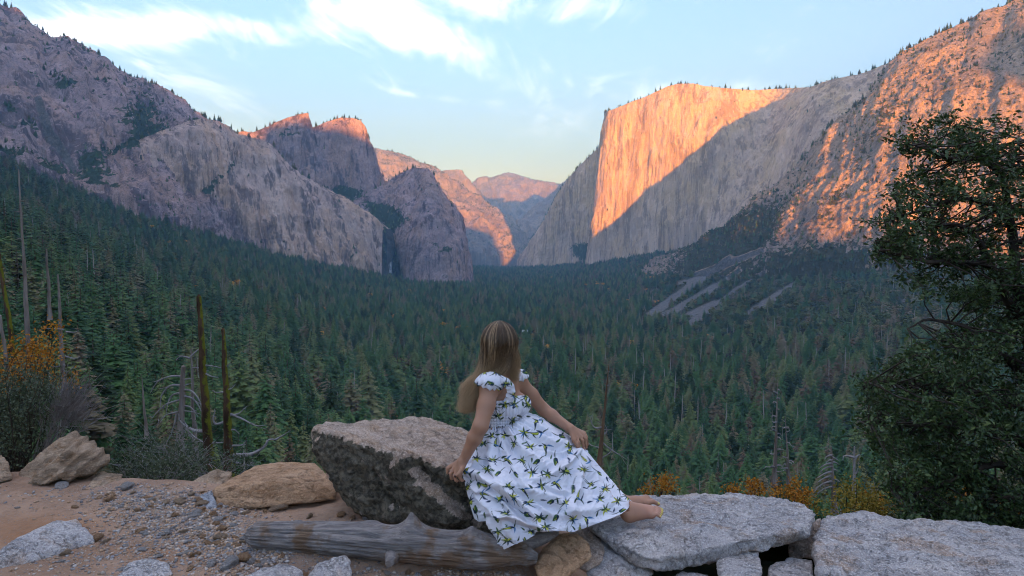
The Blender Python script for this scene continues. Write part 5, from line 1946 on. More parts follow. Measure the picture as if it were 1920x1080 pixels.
# ------------------------------------------------------------------ dress
def floral(px, py, seed, step=30, x0=850, x1=1200, y0=680, y1=1040):
    """colours of a printed cloth: lilies and leaves in navy, green and lemon on white"""
    rs = np.random.RandomState(seed)
    base = np.tile(np.array([.70, .71, .78]), (len(px), 1))
    navy, green, dkg, lime, blue = (.016, .036, .085), (.050, .115, .045), (.020, .048, .030), (.42, .46, .06), (.05, .17, .36)
    order = np.argsort(px)
    sx = px[order]

    def leaf(cx, cy, ang, L, w, col, curve=0.0, soft=.45, outline=None):
        r = L * 1.2 + 3
        a, b = np.searchsorted(sx, [cx - r, cx + r])
        ii = order[a:b]
        ii = ii[np.abs(py[ii] - cy) < r]
        if not len(ii):
            return
        ca, sa = math.cos(ang), math.sin(ang)
        dx, dy = px[ii] - cx, py[ii] - cy
        u, v = (dx * ca + dy * sa) / L, -dx * sa + dy * ca
        v = v - curve * u * u * L
        half = w * np.sqrt(np.clip(u, 0, 1)) * np.clip(1 - u, 0, 1) * 2.2
        inside = (u > 0) & (u < 1)
        if outline is not None:
            m = 1 - sstep(np.abs(v) - half, .3, 1.3)
            m = (m * inside)[:, None]
            base[ii] = base[ii] * (1 - m) + np.array(outline) * m
        m = 1 - sstep(np.abs(v) - (half - (.6 if outline is not None else 0)), -soft, .6)
        m = (m * inside)[:, None]
        base[ii] = base[ii] * (1 - m) + np.array(col) * m
    ys = np.arange(y0, y1, step * .86)
    for r, yy in enumerate(ys):
        for xx in np.arange(x0 + (r % 2) * step / 2, x1, step):
            cx, cy = xx + rs.uniform(-6, 6), yy + rs.uniform(-6, 6)
            a0 = rs.uniform(0, 6.28)
            kind = rs.rand()
            if kind < .62:                  # a spray of narrow leaves round yellow petals
                n = rs.randint(6, 9)
                for i in range(n):
                    a = a0 + i * 6.28 / n + rs.uniform(-.35, .35)
                    leaf(cx, cy, a, rs.uniform(6, 12), rs.uniform(1.0, 1.8), [navy, dkg, green, blue][rs.choice(4, p=[.3, .34, .24, .12])], rs.uniform(-.35, .35))
                for i in range(rs.randint(2, 4)):
                    leaf(cx + rs.uniform(-2, 2), cy + rs.uniform(-2, 2), a0 + rs.uniform(0, 6.28), rs.uniform(6, 10), rs.uniform(1.2, 1.9), lime, rs.uniform(-.3, .3))
                for i in range(3):
                    leaf(cx, cy, a0 + rs.uniform(0, 6.28), rs.uniform(14, 20), .8, dkg, rs.uniform(-.6, .6))
            elif kind < .82:                # a bud on a stalk
                leaf(cx, cy, a0, 14, 3.4, lime, .15, outline=dkg)
                leaf(cx, cy, a0 + .35, 14, 2.0, green, -.2)
                leaf(cx, cy, a0 + math.pi, 15, .9, dkg, .3)
                leaf(cx, cy, a0 - .4, 13, 1.6, navy, .2)
            else:                           # a curved lemon petal with blue
                leaf(cx - 6, cy, a0, 16, 2.8, lime, .7, outline=dkg)
                leaf(cx, cy + 2, a0 + 1.3, 13, 2.0, navy, -.4)
                leaf(cx, cy, a0 - 1.0, 12, 1.9, blue, .4)
                leaf(cx, cy, a0 + 2.4, 12, 1.4, dkg, .4)
            if rs.rand() < .75:             # a loose leaf between
                leaf(xx + step / 2 + rs.uniform(-3, 3), yy + rs.uniform(-5, 5), rs.uniform(0, 6.28), rs.uniform(8, 13), rs.uniform(1.4, 2.2), [green, dkg, navy][rs.randint(3)], rs.uniform(-.4, .4))
    return base


def build_dress():
    # --- bodice and sleeves
    s = SDF((-.30, 3.52, .60), (.16, 4.14, 1.05), .0042)
    torso(s, .012)
    V, F = s.mesh()
    px, py = to_px(V)
    rel = (V - W3(942, 752, 3.83))
    front = rel @ CHEST
    side = rel @ SIDE
    # neckline: a deep scoop at the front, lower under the arms
    top = np.where(front > 0, 741 + 0.0 * px, 752) + 10 * sstep(np.abs(side), .07, .11)
    keep = (py > top) & (py < 803)
    kf = keep[F].all(1)
    # smocking: small gathered rows
    N = vert_normals(V, F)
    ang = np.arctan2(side, front)
    D = .0028 * np.sin(ang * 46 + 2 * fbm(V / .03, 2)) * sstep(py, 742, 752) + .0030 * np.sin(py * 1.15) * sstep(py, 776, 786) + .002 * fbm(V / .02, 2)
    V1 = V + N * D[:, None]
    used = np.unique(F[kf])
    mp = -np.ones(len(V), int)
    mp[used] = np.arange(len(used))
    Vs, Fs = [V1[used]], [mp[F[kf]]]
    # puffed cap sleeves with a ruffled strap
    for c, r, mid, cut, tilt in ((W3(919, 716, 3.695), (.082, .080, .056), R_EL, .028, (.25, 0, 1)), (W3(972, 708, 3.945), (.060, .066, .052), L_EL, .024, (-.55, 0, 1))):
        q = SDF(c - .14, c + .14, .0042)
        q.ball(c, r, None, .01)
        v, f = q.mesh()
        n = vert_normals(v, f)
        d = v - c
        ax = np.array(tilt, float)
        ax /= np.linalg.norm(ax)
        h = d @ ax
        a = np.arctan2(d[:, 1], d[:, 0])
        v = v + n * (.006 * np.sin(a * 15 + 3 * fbm(v / .05, 2)) * sstep(h, .03, -.03) + .004 * fbm(v / .03, 2))[:, None]
        k = (h > -cut)[f].all(1)
        # open at the neck side
        toneck = NECK - c
        toneck[2] = 0
        k &= ((d @ (toneck / np.linalg.norm(toneck))) < .058)[f].all(1)
        u = np.unique(f[k])
        m2 = -np.ones(len(v), int)
        m2[u] = np.arange(len(u))
        off = sum(len(x) for x in Vs)
        Vs.append(v[u])
        Fs.append(m2[f[k]] + off)
    # ruffled strap from the sleeve down to the bust, on the camera's side
    st = catmull([W3(937, 712, 3.650), W3(950, 718, 3.655), W3(958, 730, 3.665), W3(956, 744, 3.675), W3(951, 757, 3.68)], 40)
    nn = 14
    a = np.linspace(-1, 1, nn)
    T = np.gradient(st, axis=0)
    T /= np.linalg.norm(T, axis=1)[:, None]
    Bn = np.cross(T, np.array([.3, -1, .1]))
    Bn /= np.linalg.norm(Bn, axis=1)[:, None]
    wv = np.sin(np.linspace(0, 34, 40))[:, None]
    G = st[:, None] + Bn[:, None] * (a[None, :, None] * .024) + np.array([.3, -1, .1]) * (.006 * wv * np.abs(a)[None] + .012 * (1 - a ** 2)[None])[..., None]
    off = sum(len(x) for x in Vs)
    Vs.append(G.reshape(-1, 3))
    Fs.append(grid_faces(40, nn) + off)
    # --- skirt, the side seen and the side away
    L = catmull([(907, 796), (899, 815), (886, 842), (872, 866), (867, 884), (873, 912), (880, 942), (889, 972)], 320)
    Rr = catmull([(969, 780), (990, 781), (1014, 788), (1044, 803), (1074, 822), (1096, 841), (1120, 869), (1146, 899), (1166, 922), (1186, 941)], 320)
    Wst = catmull([(907, 796), (922, 801), (940, 802), (956, 799), (966, 792), (969, 780)], 380)
    Hm = catmull([(889, 972), (899, 977), (911, 977), (922, 990), (931, 1010), (939, 1030), (962, 1022), (985, 1011), (1008, 1000), (1030, 994), (1052, 995), (1074, 997),
                  (1096, 990), (1118, 982), (1142, 973), (1164, 964), (1178, 953), (1186, 941)], 380)
    nu, nv = 380, 320
    u = np.linspace(0, 1, nu)[:, None, None]
    t = np.linspace(0, 1, nv)[None, :, None]
    Cn = ((1 - t) * Wst[:, None] + t * Hm[:, None] + (1 - u) * L[None] + u * Rr[None]
          - ((1 - u) * (1 - t) * Wst[0] + u * (1 - t) * Wst[-1] + (1 - u) * t * Hm[0] + u * t * Hm[-1]))
    px, py = Cn[..., 0], Cn[..., 1]
    uu, tt = u[..., 0] + 0 * t[..., 0], t[..., 0] + 0 * u[..., 0]
    # depth: edges and middle
    yW = np.interp(uu, [0, .3, .6, 1], [3.86, 3.755, 3.76, 3.88])
    yH = np.interp(uu, [0, .15, .33, .5, .7, .9, 1], [3.62, 3.50, 3.35, 3.40, 3.50, 3.66, 3.76])
    yL = np.interp(tt, [0, .3, .6, 1], [3.86, 3.84, 3.70, 3.62])
    yR = np.interp(tt, [0, .4, .7, 1], [3.88, 3.96, 3.92, 3.76])
    Yc = (1 - tt) * yW + tt * yH + (1 - uu) * yL + uu * yR - ((1 - uu) * (1 - tt) * 3.86 + uu * (1 - tt) * 3.88 + (1 - uu) * tt * 3.62 + uu * tt * 3.76)
    Yc = Yc - .16 * np.sin(np.pi * np.clip(uu, 0, 1)) ** .7 * np.sin(np.pi * np.clip(tt * .92 + .06, 0, 1)) ** .8
    P = at(px, py, Yc)
    du, dv = np.gradient(P, axis=0), np.gradient(P, axis=1)
    N = np.cross(du, dv)
    N /= np.linalg.norm(N, axis=-1, keepdims=True) + 1e-9
    if N[nu // 2, nv // 2, 1] > 0:
        N = -N

    def crease(x, y, lines):
        r = np.zeros_like(x)
        for pts, w, h in lines:
            pl = catmull(pts, 40)
            best = np.full(x.shape, 1e9)
            side_ = np.zeros_like(x)
            ends = np.zeros_like(x)
            for i in range(len(pl) - 1):
                d = pl[i + 1] - pl[i]
                Ls = np.hypot(*d)
                tq = np.clip(((x - pl[i, 0]) * d[0] + (y - pl[i, 1]) * d[1]) / Ls ** 2, 0, 1)
                ex, ey = x - pl[i, 0] - tq * d[0], y - pl[i, 1] - tq * d[1]
                dist = np.hypot(ex, ey)
                m = dist < best
                best = np.where(m, dist, best)
                side_ = np.where(m, (ex * -d[1] + ey * d[0]) / Ls, side_)
                ends = np.where(m, (i + tq) / (len(pl) - 1), ends)
            taper = np.sin(np.pi * np.clip(ends * .9 + .05, 0, 1)) ** .5
            z = side_ / w
            r = r + h * taper * (np.exp(-z * z) - .55 * np.exp(-((z - 1.7) / .8) ** 2)) * np.exp(-(np.maximum(0, best - np.abs(side_)) / w) ** 2)
        return r
    fold = crease(px, py, [
        ([(866, 884), (884, 886), (915, 900), (950, 925), (985, 955), (1015, 990)], 7, .026),
        ([(884, 905), (905, 925), (925, 948), (945, 968)], 6, .022),
        ([(905, 955), (930, 962), (970, 975), (1010, 988), (1040, 994)], 5, .016),
        ([(955, 812), (968, 835), (990, 858), (1015, 868)], 7, .016),
        ([(972, 800), (1000, 815), (1030, 828), (1060, 832)], 7, .014),
        ([(1084, 846), (1060, 870), (1035, 888), (1000, 900)], 6, .015),
        ([(1088, 850), (1085, 890), (1078, 930), (1065, 965)], 8, .014),
        ([(1094, 850), (1110, 890), (1130, 925), (1150, 950)], 8, .014),
        ([(930, 815), (925, 850), (930, 885), (945, 910)], 6, .012),
        ([(945, 815), (952, 850), (965, 885), (990, 920)], 6, .012),
        ([(910, 815), (896, 850), (890, 880)], 6, .012),
        ([(960, 905), (1000, 925), (1050, 945), (1090, 975)], 9, .014),
        ([(1000, 960), (1040, 965), (1090, 960), (1140, 950)], 8, .010),
        ([(914, 806), (908, 830), (898, 862)], 3, .008), ([(926, 806), (922, 835), (916, 872)], 3, .008), ([(936, 806), (938, 840), (944, 872)], 3, .008),
        ([(950, 804), (960, 828), (974, 850)], 3, .008), ([(962, 798), (980, 820), (1004, 840)], 3.5, .008), ([(972, 790), (1000, 800), (1028, 812)], 3.5, .008),
        ([(1080, 842), (1050, 850), (1018, 852)], 3.5, .009), ([(1086, 846), (1068, 868), (1052, 880)], 3.5, .009), ([(1092, 848), (1096, 874), (1098, 900)], 3.5, .009),
        ([(872, 884), (900, 912), (938, 936), (968, 972)], 4, .013), ([(876, 902), (886, 932), (892, 962)], 4, .012), ([(902, 930), (916, 960), (930, 1000)], 4, .014),
        ([(925, 962), (948, 984), (962, 1010)], 4, .010), ([(1010, 905), (1040, 920), (1080, 925)], 4, .007), ([(980, 940), (1010, 950), (1030, 975)], 4, .009)])
    gather = .0055 * np.sin(uu * 150 + 4 * fbm(np.stack([uu * 8, tt * 2, tt * 0], -1), 2)) * np.exp(-tt * 7)
    gather = gather + .008 * np.sin(uu * 52 + 5 * fbm(np.stack([uu * 5, tt * 2, tt * 0 + 4], -1), 2)) * np.exp(-((tt - .18) / .22) ** 2)
    q = np.stack([px / 38, py / 38, px * 0], -1)
    soft = .010 * fbm(q, 3) + .0050 * fbm(q * 3.1 + 3, 3, ridged=True)
    edge = np.minimum(1, np.minimum(uu, 1 - uu) * 14)
    P = P + N * ((fold * 2.3 + soft * 1.6) * edge * sstep(tt, 0, .06) + gather)[..., None]
    off = sum(len(x) for x in Vs)
    Vs.append(P.reshape(-1, 3))
    Fs.append(grid_faces(nu, nv) + off)
    # far side, resting on rock and legs
    uB, tB = np.meshgrid(np.linspace(0, 1, 80), np.linspace(0, 1, 70), indexing='ij')
    Pb = P[np.round(uB * (nu - 1)).astype(int), np.round(tB * (nv - 1)).astype(int)].copy()
    wgt = np.sin(np.pi * uB) ** .6
    Pb[..., 1] = Pb[..., 1] + wgt * np.interp(tB, [0, .3, 1], [.17, .36, .20])
    Pb[..., 2] = Pb[..., 2] + wgt * .02
    off = sum(len(x) for x in Vs)
    Vs.append(Pb.reshape(-1, 3))
    Fs.append(grid_faces(80, 70)[:, ::-1] + off)
    Vd = np.concatenate(Vs)
    px, py = to_px(Vd)
    # follow the cloth a little: shift the print by depth so that folds carry it
    col = floral(px + 18 * fbm(Vd / .35, 2), py + 14 * fbm(Vd / .35 + 7, 2), 4)
    nb = sum(len(x) for x in Vs[:-2])
    colb = floral(px[:nb], py[:nb], 9, step=24)
    col[:nb] = colb
    return Vd, Fs, col


DV, DF, DC = build_dress()


def tuck_in(V, C):
    """the body stays inside the clothes: skin that would show through the dress is moved behind it"""
    def segd(P, a, b):
        ab = b - a
        t = np.clip(((P - a) @ ab) / (ab @ ab), 0, 1)
        return np.linalg.norm(P - a - t[:, None] * ab, axis=1)
    cx, cy = to_px(C)
    gx, gy = np.round((cx - 850) / 1.5).astype(int), np.round((cy - 690) / 1.5).astype(int)
    ok = (gx >= 0) & (gx < 240) & (gy >= 0) & (gy < 240)
    M = np.full((240, 240), 9.0)
    np.minimum.at(M, (gx[ok], gy[ok]), C[ok, 1])
    for _ in range(2):                       # close pinholes
        pad = np.pad(M, 1, constant_values=9)
        nb = np.minimum.reduce([pad[1 + a:241 + a, 1 + b:241 + b] for a in (-1, 0, 1) for b in (-1, 0, 1)])
        M = np.where(M > 8, nb, M)
    px, py = to_px(V)
    ix, iy = np.round((px - 850) / 1.5).astype(int), np.round((py - 690) / 1.5).astype(int)
    inb = (ix >= 0) & (ix < 240) & (iy >= 0) & (iy < 240)
    d = np.full(len(V), 9.0)
    d[inb] = M[ix[inb], iy[inb]]
    arm = np.minimum.reduce([segd(V, R_SH, R_EL), segd(V, R_EL, R_WR), segd(V, L_SH, L_EL), segd(V, L_EL, L_WR)]) < .085
    arm |= np.linalg.norm(V - W3(856, 884, 3.62), axis=1) < .10
    arm |= np.linalg.norm(V - W3(1090, 826, 3.92), axis=1) < .085
    m = (d < 8.5) & ~arm & (py > 744) & (V[:, 1] < d + .012) & (px < 1180)
    Y = d[m] + .014
    V = V.copy()
    V[m] = at(px[m], py[m], Y)
    return V


BV = tuck_in(BV, DV)
person = thing('person', 'woman in a white flower-print dress sitting barefoot on the boulder looking over the valley', 'person', tuple(PERSON_AT))
body = link('body', make_mesh('body', BV - PERSON_AT, BF, [mat_skin()], attrs={'tint': BT}), person)




def mat_cloth():
    m, g, b = new_mat('printed_cotton', .85, .1)
    g.l.new(attr(g, 'tint', 'Color'), b.inputs['Base Color'])
    n = g.noise(objco(g), 420, 2, .5)
    bump(g, b, n, .12, .002)
    return m


dress = link('dress', make_mesh('dress', DV - PERSON_AT, DF, [mat_cloth()], attrs={'tint': DC}), person)


# ------------------------------------------------------------------ hair
def build_hair(n=15000, m=20):
    rs = np.random.RandomState(12)
    back = math.atan2(-FACE[1], -FACE[0])
    C = HEAD + UP * .010 - FACE * .010
    pts = np.zeros((n, m, 3))
    rad = np.zeros((n, m))
    lk = np.zeros(n)
    xr = np.cross(FACE, UP)
    for i in range(n):
        ph = rs.uniform(-2.15, 2.15)                     # angle round the head, 0 = straight back
        th0 = rs.uniform(.02, 1.25) if rs.rand() < .75 else rs.uniform(.0, .35)
        lay = rs.rand() ** .7                             # 0 = underneath, 1 = outermost
        off = .004 + .016 * lay
        d = -FACE * math.cos(ph) + xr * math.sin(ph)

        def skull(th):
            rr = 1 / math.hypot(math.sin(ph) / (.079 + off), math.cos(ph) / (.095 + off))
            return C + d * rr * math.sin(th) + UP * (.098 + off * 1.1) * math.cos(th)
        th1 = 1.75
        k = [skull(th0 + (th1 - th0) * q) for q in (0, .33, .66, 1)]
        eq = k[-1]
        # where it ends: behind the near shoulder, or the lock before the far one
        side = d[0]
        if side > .62 and rs.rand() < .75:
            e = W3(rs.normal(963, 4), rs.normal(700, 9), rs.normal(3.80, .02))
            mid = W3(rs.normal(967, 3), rs.normal(676, 4), rs.normal(3.79, .02))
            low = mid * .4 + e * .6
        else:
            s_ = (d @ np.array([1, 0, 0]) + 1) / 2            # 0 left .. 1 right
            f = rs.rand()
            ex = 872 + 26 * s_ + rs.normal(0, 6)
            ey = 772 - 40 * s_ * rs.rand() - 46 * f * f + rs.normal(0, 3)
            yY = 3.66 + .10 * rs.rand() + .03 * s_
            e = W3(ex, ey, yY)
            mx = 902 + 46 * s_ + rs.normal(0, 2.5)
            mid = W3(mx, 690 + rs.normal(0, 4), 3.70 + .12 * (1 - lay) + .02 * rs.rand() + (.05 if d[1] > .3 else 0))
            low = W3(mx * .42 + ex * .58, 690 * .46 + ey * .54, (mid[1] * .5 + e[1] * .5) - .012)
        path = np.array(k + [mid, low, e])
        c = catmull(path, m)
        t = np.linspace(0, 1, m)
        lock = int(ph * 7 + 20) * 7 + int(th0 * 4) + int(lay * 3) * 997
        r2 = np.random.RandomState(lock)
        phs = r2.uniform(0, 6.28, 2)
        amp = .017 * t ** 2.2
        c[:, 0] += amp * np.sin(t * 15 + phs[0]) + rs.normal(0, .0028 if rs.rand() > .04 else .012) * t
        c[:, 1] += amp * np.sin(t * 13 + phs[1]) + rs.normal(0, .0022) * t
        pts[i] = c
        lk[i] = np.random.RandomState(int((ph + 4) * 16) * 3 + int(lay * 2.5)).rand()
        rad[i] = .00042 * (1 - .6 * t ** 3)
    return pts, rad, lk


def mat_hair():
    m, g, b = new_mat('hair', .38, .45)
    hi = g.node('ShaderNodeHairInfo')
    t = hi.outputs['Intercept']
    r = g.math('ADD', g.math('MULTIPLY', hi.outputs['Random'], .35), g.math('MULTIPLY', attr(g, 'lock'), .65))
    dark = g.mix(r, (0.055, 0.033, 0.018), (0.15, 0.092, 0.048))
    lite = g.mix(r, (0.24, 0.15, 0.075), (0.60, 0.41, 0.22))
    c = g.mix(g.rng(t, .25, .85), dark, lite)
    c = g.mix(g.rng(r, .72, .84, 0, .75), c, (0.60, 0.42, 0.24))
    g.l.new(c, b.inputs['Base Color'])
    return m


def add_hair():
    pts, rad, lk = build_hair()
    n, m, _ = pts.shape
    cu = bpy.data.hair_curves.new('hair')
    cu.add_curves([m] * n)
    cu.attributes['position'].data.foreach_set('vector', np.ascontiguousarray(pts - PERSON_AT, np.float32).ravel())
    if 'radius' not in cu.attributes:
        cu.attributes.new('radius', 'FLOAT', 'POINT')
    cu.attributes['radius'].data.foreach_set('value', np.ascontiguousarray(rad, np.float32).ravel())
    cu.attributes.new('lock', 'FLOAT', 'CURVE').data.foreach_set('value', np.ascontiguousarray(lk, np.float32))
    cu.materials.append(mat_hair())
    link('hair', cu, person)


add_hair()

# ================================================================== plants and dead trees round the viewpoint
bark_dark = plain_mat('dark_bark', (0.030, 0.024, 0.020), (0.075, 0.062, 0.052), 9.0, stretch=(1, 1, .25), bmp=.6, bd=.02)
bark_grey = plain_mat('weathered_snag', (0.12, 0.095, 0.08), (0.25, 0.215, 0.19), 7.0, stretch=(1, 1, .12), bmp=.5, bd=.03)
bark_brown = plain_mat('brown_snag', (0.085, 0.05, 0.03), (0.18, 0.11, 0.07), 6.0, stretch=(1, 1, .12), bmp=.5, bd=.03)
twig_grey = plain_mat('bare_twigs', (0.17, 0.155, 0.155), (0.30, 0.28, 0.275), 6.0)


def mossy_mat():
    m, g, b = new_mat('mossy_bark', .95, .05)
    p = objco(g)
    n = g.noise(g.mapping(p, scale=(1, 1, .3)), 5, 5, .65)
    c = g.mix(g.rng(n, .3, .7), (0.030, 0.019, 0.013), (0.115, 0.068, 0.042))
    nx = g.node('ShaderNodeSeparateXYZ', ins={0: g.node('ShaderNodeNewGeometry').outputs['Normal']}).outputs[0]
    k = g.math('ADD', g.math('MULTIPLY', nx, .16), g.noise(p, 2.6, 5, .75))
    c = g.mix(g.rng(k, .57, .66, 0, .9), c, g.mix(g.noise(p, 14, 3), (0.06, 0.075, 0.010), (0.20, 0.20, 0.025)))
    g.l.new(c, b.inputs['Base Color'])
    bump(g, b, n, .7, .04)
    return m


bark_moss = mossy_mat()


def leaf_mat(name, c1, c2, c3, rough=.45, spec=.4):
    m, g, b = new_mat(name, rough, spec)
    c = g.ramp(attr(g, 'rnd'), [(0, c1), (.55, c2), (1, c3)])
    g.l.new(c, b.inputs['Base Color'])
    tr = g.node('ShaderNodeBsdfTranslucent', ins={0: c})
    mx = g.node('ShaderNodeMixShader', ins={0: .18})
    g.l.new(b.outputs[0], mx.inputs[1])
    g.l.new(tr.outputs[0], mx.inputs[2])
    g.l.new(mx.outputs[0], g.n['Material Output'].inputs[0])
    return m


leaf_oak = leaf_mat('oak_leaf', (0.022, 0.046, 0.014), (0.048, 0.090, 0.025), (0.12, 0.165, 0.048))
leaf_bush = leaf_mat('bush_leaf', (0.034, 0.050, 0.026), (0.060, 0.080, 0.042), (0.11, 0.125, 0.070), .6, .25)
leaf_gold = leaf_mat('golden_leaf', (0.25, 0.085, 0.012), (0.40, 0.17, 0.020), (0.46, 0.27, 0.035), .7, .15)
leaf_yellow = leaf_mat('yellow_leaf', (0.13, 0.12, 0.02), (0.26, 0.19, 0.03), (0.36, 0.23, 0.04), .7, .15)


def leaves(P, N, size, rs, curl=.25, aspect=.45):
    """kite-shaped leaves folded along the midrib: two triangles pairs each"""
    n = len(P)
    r = rs.normal(size=(n, 3))
    U = np.cross(N, r)
    U /= np.linalg.norm(U, axis=1)[:, None] + 1e-9
    Vv = np.cross(N, U)
    Vv /= np.linalg.norm(Vv, axis=1)[:, None] + 1e-9
    Nn = np.cross(U, Vv)
    s = size[:, None]
    a = P - U * s
    b = P + U * s * .9
    c = P - U * s * .1 + Vv * s * aspect + Nn * s * curl
    d = P - U * s * .1 - Vv * s * aspect + Nn * s * curl
    V = np.stack([a, c, b, d], 1).reshape(-1, 3)
    k = np.arange(n)[:, None] * 4
    F = np.concatenate([k + np.array([[0, 1, 2]]), k + np.array([[0, 2, 3]])], 1).reshape(-1, 3)
    return V, F


def leaf_mesh(name, P, N, size, mat, rs, **kw):
    V, F = leaves(P, N, size, rs, **kw)
    rnd = np.repeat(np.clip(rs.beta(2, 2.6, len(P)), 0, 1), 4)
    return make_mesh(name, V, F, [mat], smooth=False, attrs={'rnd': rnd})


# ------------------------------------------------------------------ the oak at the right
def oak():
    rs = np.random.RandomState(42)
    Y0 = 6.3
    # crown outline seen in the photograph, as (px, left edge..) bands: py -> leftmost px
    edge = np.array([(225, 1715), (240, 1690), (262, 1678), (290, 1690), (310, 1720), (330, 1690), (345, 1662), (370, 1668), (395, 1650), (420, 1640), (450, 1640), (475, 1634), (500, 1655), (515, 1690),
                     (540, 1715), (562, 1725), (585, 1735), (612, 1740), (640, 1720), (665, 1690), (690, 1645), (715, 1605), (745, 1612), (775, 1600), (800, 1606), (830, 1618),
                     (860, 1650), (885, 1655), (910, 1662), (940, 1680), (965, 1690), (1000, 1700)], float)
    # limbs: main forks then finer branches towards tips along the outline
    base = at(2010, 1010, Y0 + .2)
    limbs = [
        [(2010, 1015, 6.5), (1985, 900, 6.45), (1960, 760, 6.4), (1925, 620, 6.35), (1905, 520, 6.3), (1895, 420, 6.25), (1880, 330, 6.2), (1850, 285, 6.2)],
        [(1925, 620, 6.35), (1880, 545, 6.2), (1845, 470, 6.1), (1815, 430, 6.0), (1770, 420, 5.9), (1715, 440, 5.85)],
        [(1905, 540, 6.3), (1862, 500, 6.15), (1800, 490, 6.0), (1735, 490, 5.95), (1680, 478, 5.9), (1648, 470, 5.85)],
        [(1880, 330, 6.2), (1840, 300, 6.1), (1795, 300, 6.1), (1750, 285, 6.05), (1705, 270, 6.0)],
        [(1895, 420, 6.25), (1850, 380, 6.2), (1790, 375, 6.1), (1730, 395, 6.0), (1675, 410, 6.0)],
        [(1960, 760, 6.4), (1905, 690, 6.2), (1850, 640, 6.1), (1800, 610, 6.0), (1740, 600, 5.95), (1700, 615, 5.9)],
        [(1960, 760, 6.4), (1890, 760, 6.2), (1820, 735, 6.05), (1740, 725, 5.95), (1670, 715, 5.9), (1615, 720, 5.85)],
        [(1985, 900, 6.45), (1900, 870, 6.2), (1830, 880, 6.1), (1770, 905, 6.0), (1720, 925, 5.95), (1672, 920, 5.9)],
        [(1985, 880, 6.45), (1900, 820, 6.2), (1830, 800, 6.05), (1750, 800, 5.95), (1680, 795, 5.9), (1615, 790, 5.85)],
        [(2010, 1000, 6.5), (1950, 950, 6.3), (1880, 930, 6.2), (1800, 950, 6.1), (1740, 970, 6.05), (1700, 985, 6.0)],
        [(1880, 330, 6.2), (1900, 290, 6.3), (1915, 262, 6.4)],
        [(2010, 900, 6.6), (2050, 700, 6.8), (2080, 500, 6.9), (2060, 350, 6.9)],
        [(1925, 620, 6.4), (1950, 520, 6.7), (1960, 420, 6.9), (1950, 330, 7.0)],
    ]
    G = Geo()
    nodes = []
    root = np.array([*at(2010, 1015, 6.5)])
    root = np.array([root[0], root[1], -.55])
    t = thing('oak_tree', 'dark evergreen oak with small glossy leaves filling the right edge', 'tree', tuple(root))
    for i, L in enumerate(limbs):
        pts = np.array([at(*q) for q in L])
        if i == 0:
            pts = np.vstack([root, pts])
        c = catmull(pts, 26)
        c = c + .02 * np.stack([fbm(c / .2 + k * 9, 2) for k in range(3)], 1)
        r0 = (.10, .045, .040, .030, .035, .042, .042, .040, .045, .040, .02, .06, .05)[i]
        rad = np.linspace(r0, .006 if i else .02, 26)
        gg = Geo()
        gg.tube(c - root, rad, 8)
        link('trunk' if i == 0 else 'limb', gg.mesh('limb', [bark_dark]), t)
        for q in range(3, 26):
            nodes.append((c[q], rad[q]))
    nodes = np.array([n_[0] for n_ in nodes])
    # leaf clusters inside the outline, sparser near the gap at the left middle
    C = []
    while len(C) < 1180:
        py = 228 + 774 * rs.beta(1.25, 1.0)
        le = np.interp(py, edge[:, 0], edge[:, 1])
        px = le + (2180 - le) * rs.beta(1.0, 1.45)
        gap = math.exp(-(((px - 1745) / 60) ** 2 + ((py - 575) / 48) ** 2)) + .8 * math.exp(-(((px - 1830) / 45) ** 2 + ((py - 590) / 18) ** 2)) + .6 * math.exp(-(((px - 1870) / 40) ** 2 + ((py - 655) / 14) ** 2)) \
            + .7 * math.exp(-(((px - 1760) / 40) ** 2 + ((py - 318) / 14) ** 2)) + .8 * math.exp(-(((px - 1905) / 40) ** 2 + ((py - 240) / 22) ** 2)) + .5 * math.exp(-(((px - 1850) / 60) ** 2 + ((py - 690) / 12) ** 2))
        if rs.rand() < gap:
            continue
        C.append(at(px + 8, py, 6.15 + rs.normal(0, .38) + (px - 1700) * .0006))
    C = np.array(C)
    # twigs from the nearest branch node to each cluster
    tw = Geo()
    P, N = [], []
    for c in C:
        d = np.linalg.norm(nodes - c, axis=1)
        k = np.argmin(d + rs.uniform(0, .12, len(d)))
        a = nodes[k]
        mid = (a + c) / 2 + rs.normal(0, .04, 3)
        tw.tube(np.array([a, mid, c]) - root, [.009, .006, .003], 4)
        m = rs.randint(40, 66)
        ax = rs.normal(size=3)
        ax /= np.linalg.norm(ax)
        for s_ in range(3):                     # sub-sprigs
            tip = c + rs.normal(0, .075, 3) * np.array([1.1, 1.2, .8])
            tw.tube(np.array([c, tip]) - root, [.003, .0015], 3)
            mm = m // 3
            f = rs.uniform(.1, 1.1, (mm, 1))
            q = c + (tip - c) * f + rs.normal(0, .030, (mm, 3))
            P.append(q)
            nn = rs.normal(size=(mm, 3)) * .8 + np.array([0, -.3, .75])
            N.append(nn / np.linalg.norm(nn, axis=1)[:, None])
    link('twigs', tw.mesh('twigs', [bark_dark]), t)
    P, N = np.concatenate(P), np.concatenate(N)
    size = rs.uniform(.015, .033, len(P))
    # nearest, largest leaves in view are parts of their own
    px, py = to_px(P)
    score = np.where((px < 1915) & (py < 1000) & (py > 0), size / P[:, 1], 0)
    top = np.argsort(-score)[:300]
    rest = np.ones(len(P), bool)
    rest[top] = False
    link('foliage', leaf_mesh('foliage', P[rest] - root, N[rest], size[rest], leaf_oak, rs), t, kind='stuff')
    LM = []
    for k in range(6):
        v, f = leaves(np.zeros((1, 3)), np.array([[0, 0, 1.0]]), np.array([1.0]), np.random.RandomState(k))
        LM.append(make_mesh('leaf', v, f, [leaf_oak], smooth=False, attrs={'rnd': np.full(4, [.15, .3, .45, .55, .7, .95][k])}))
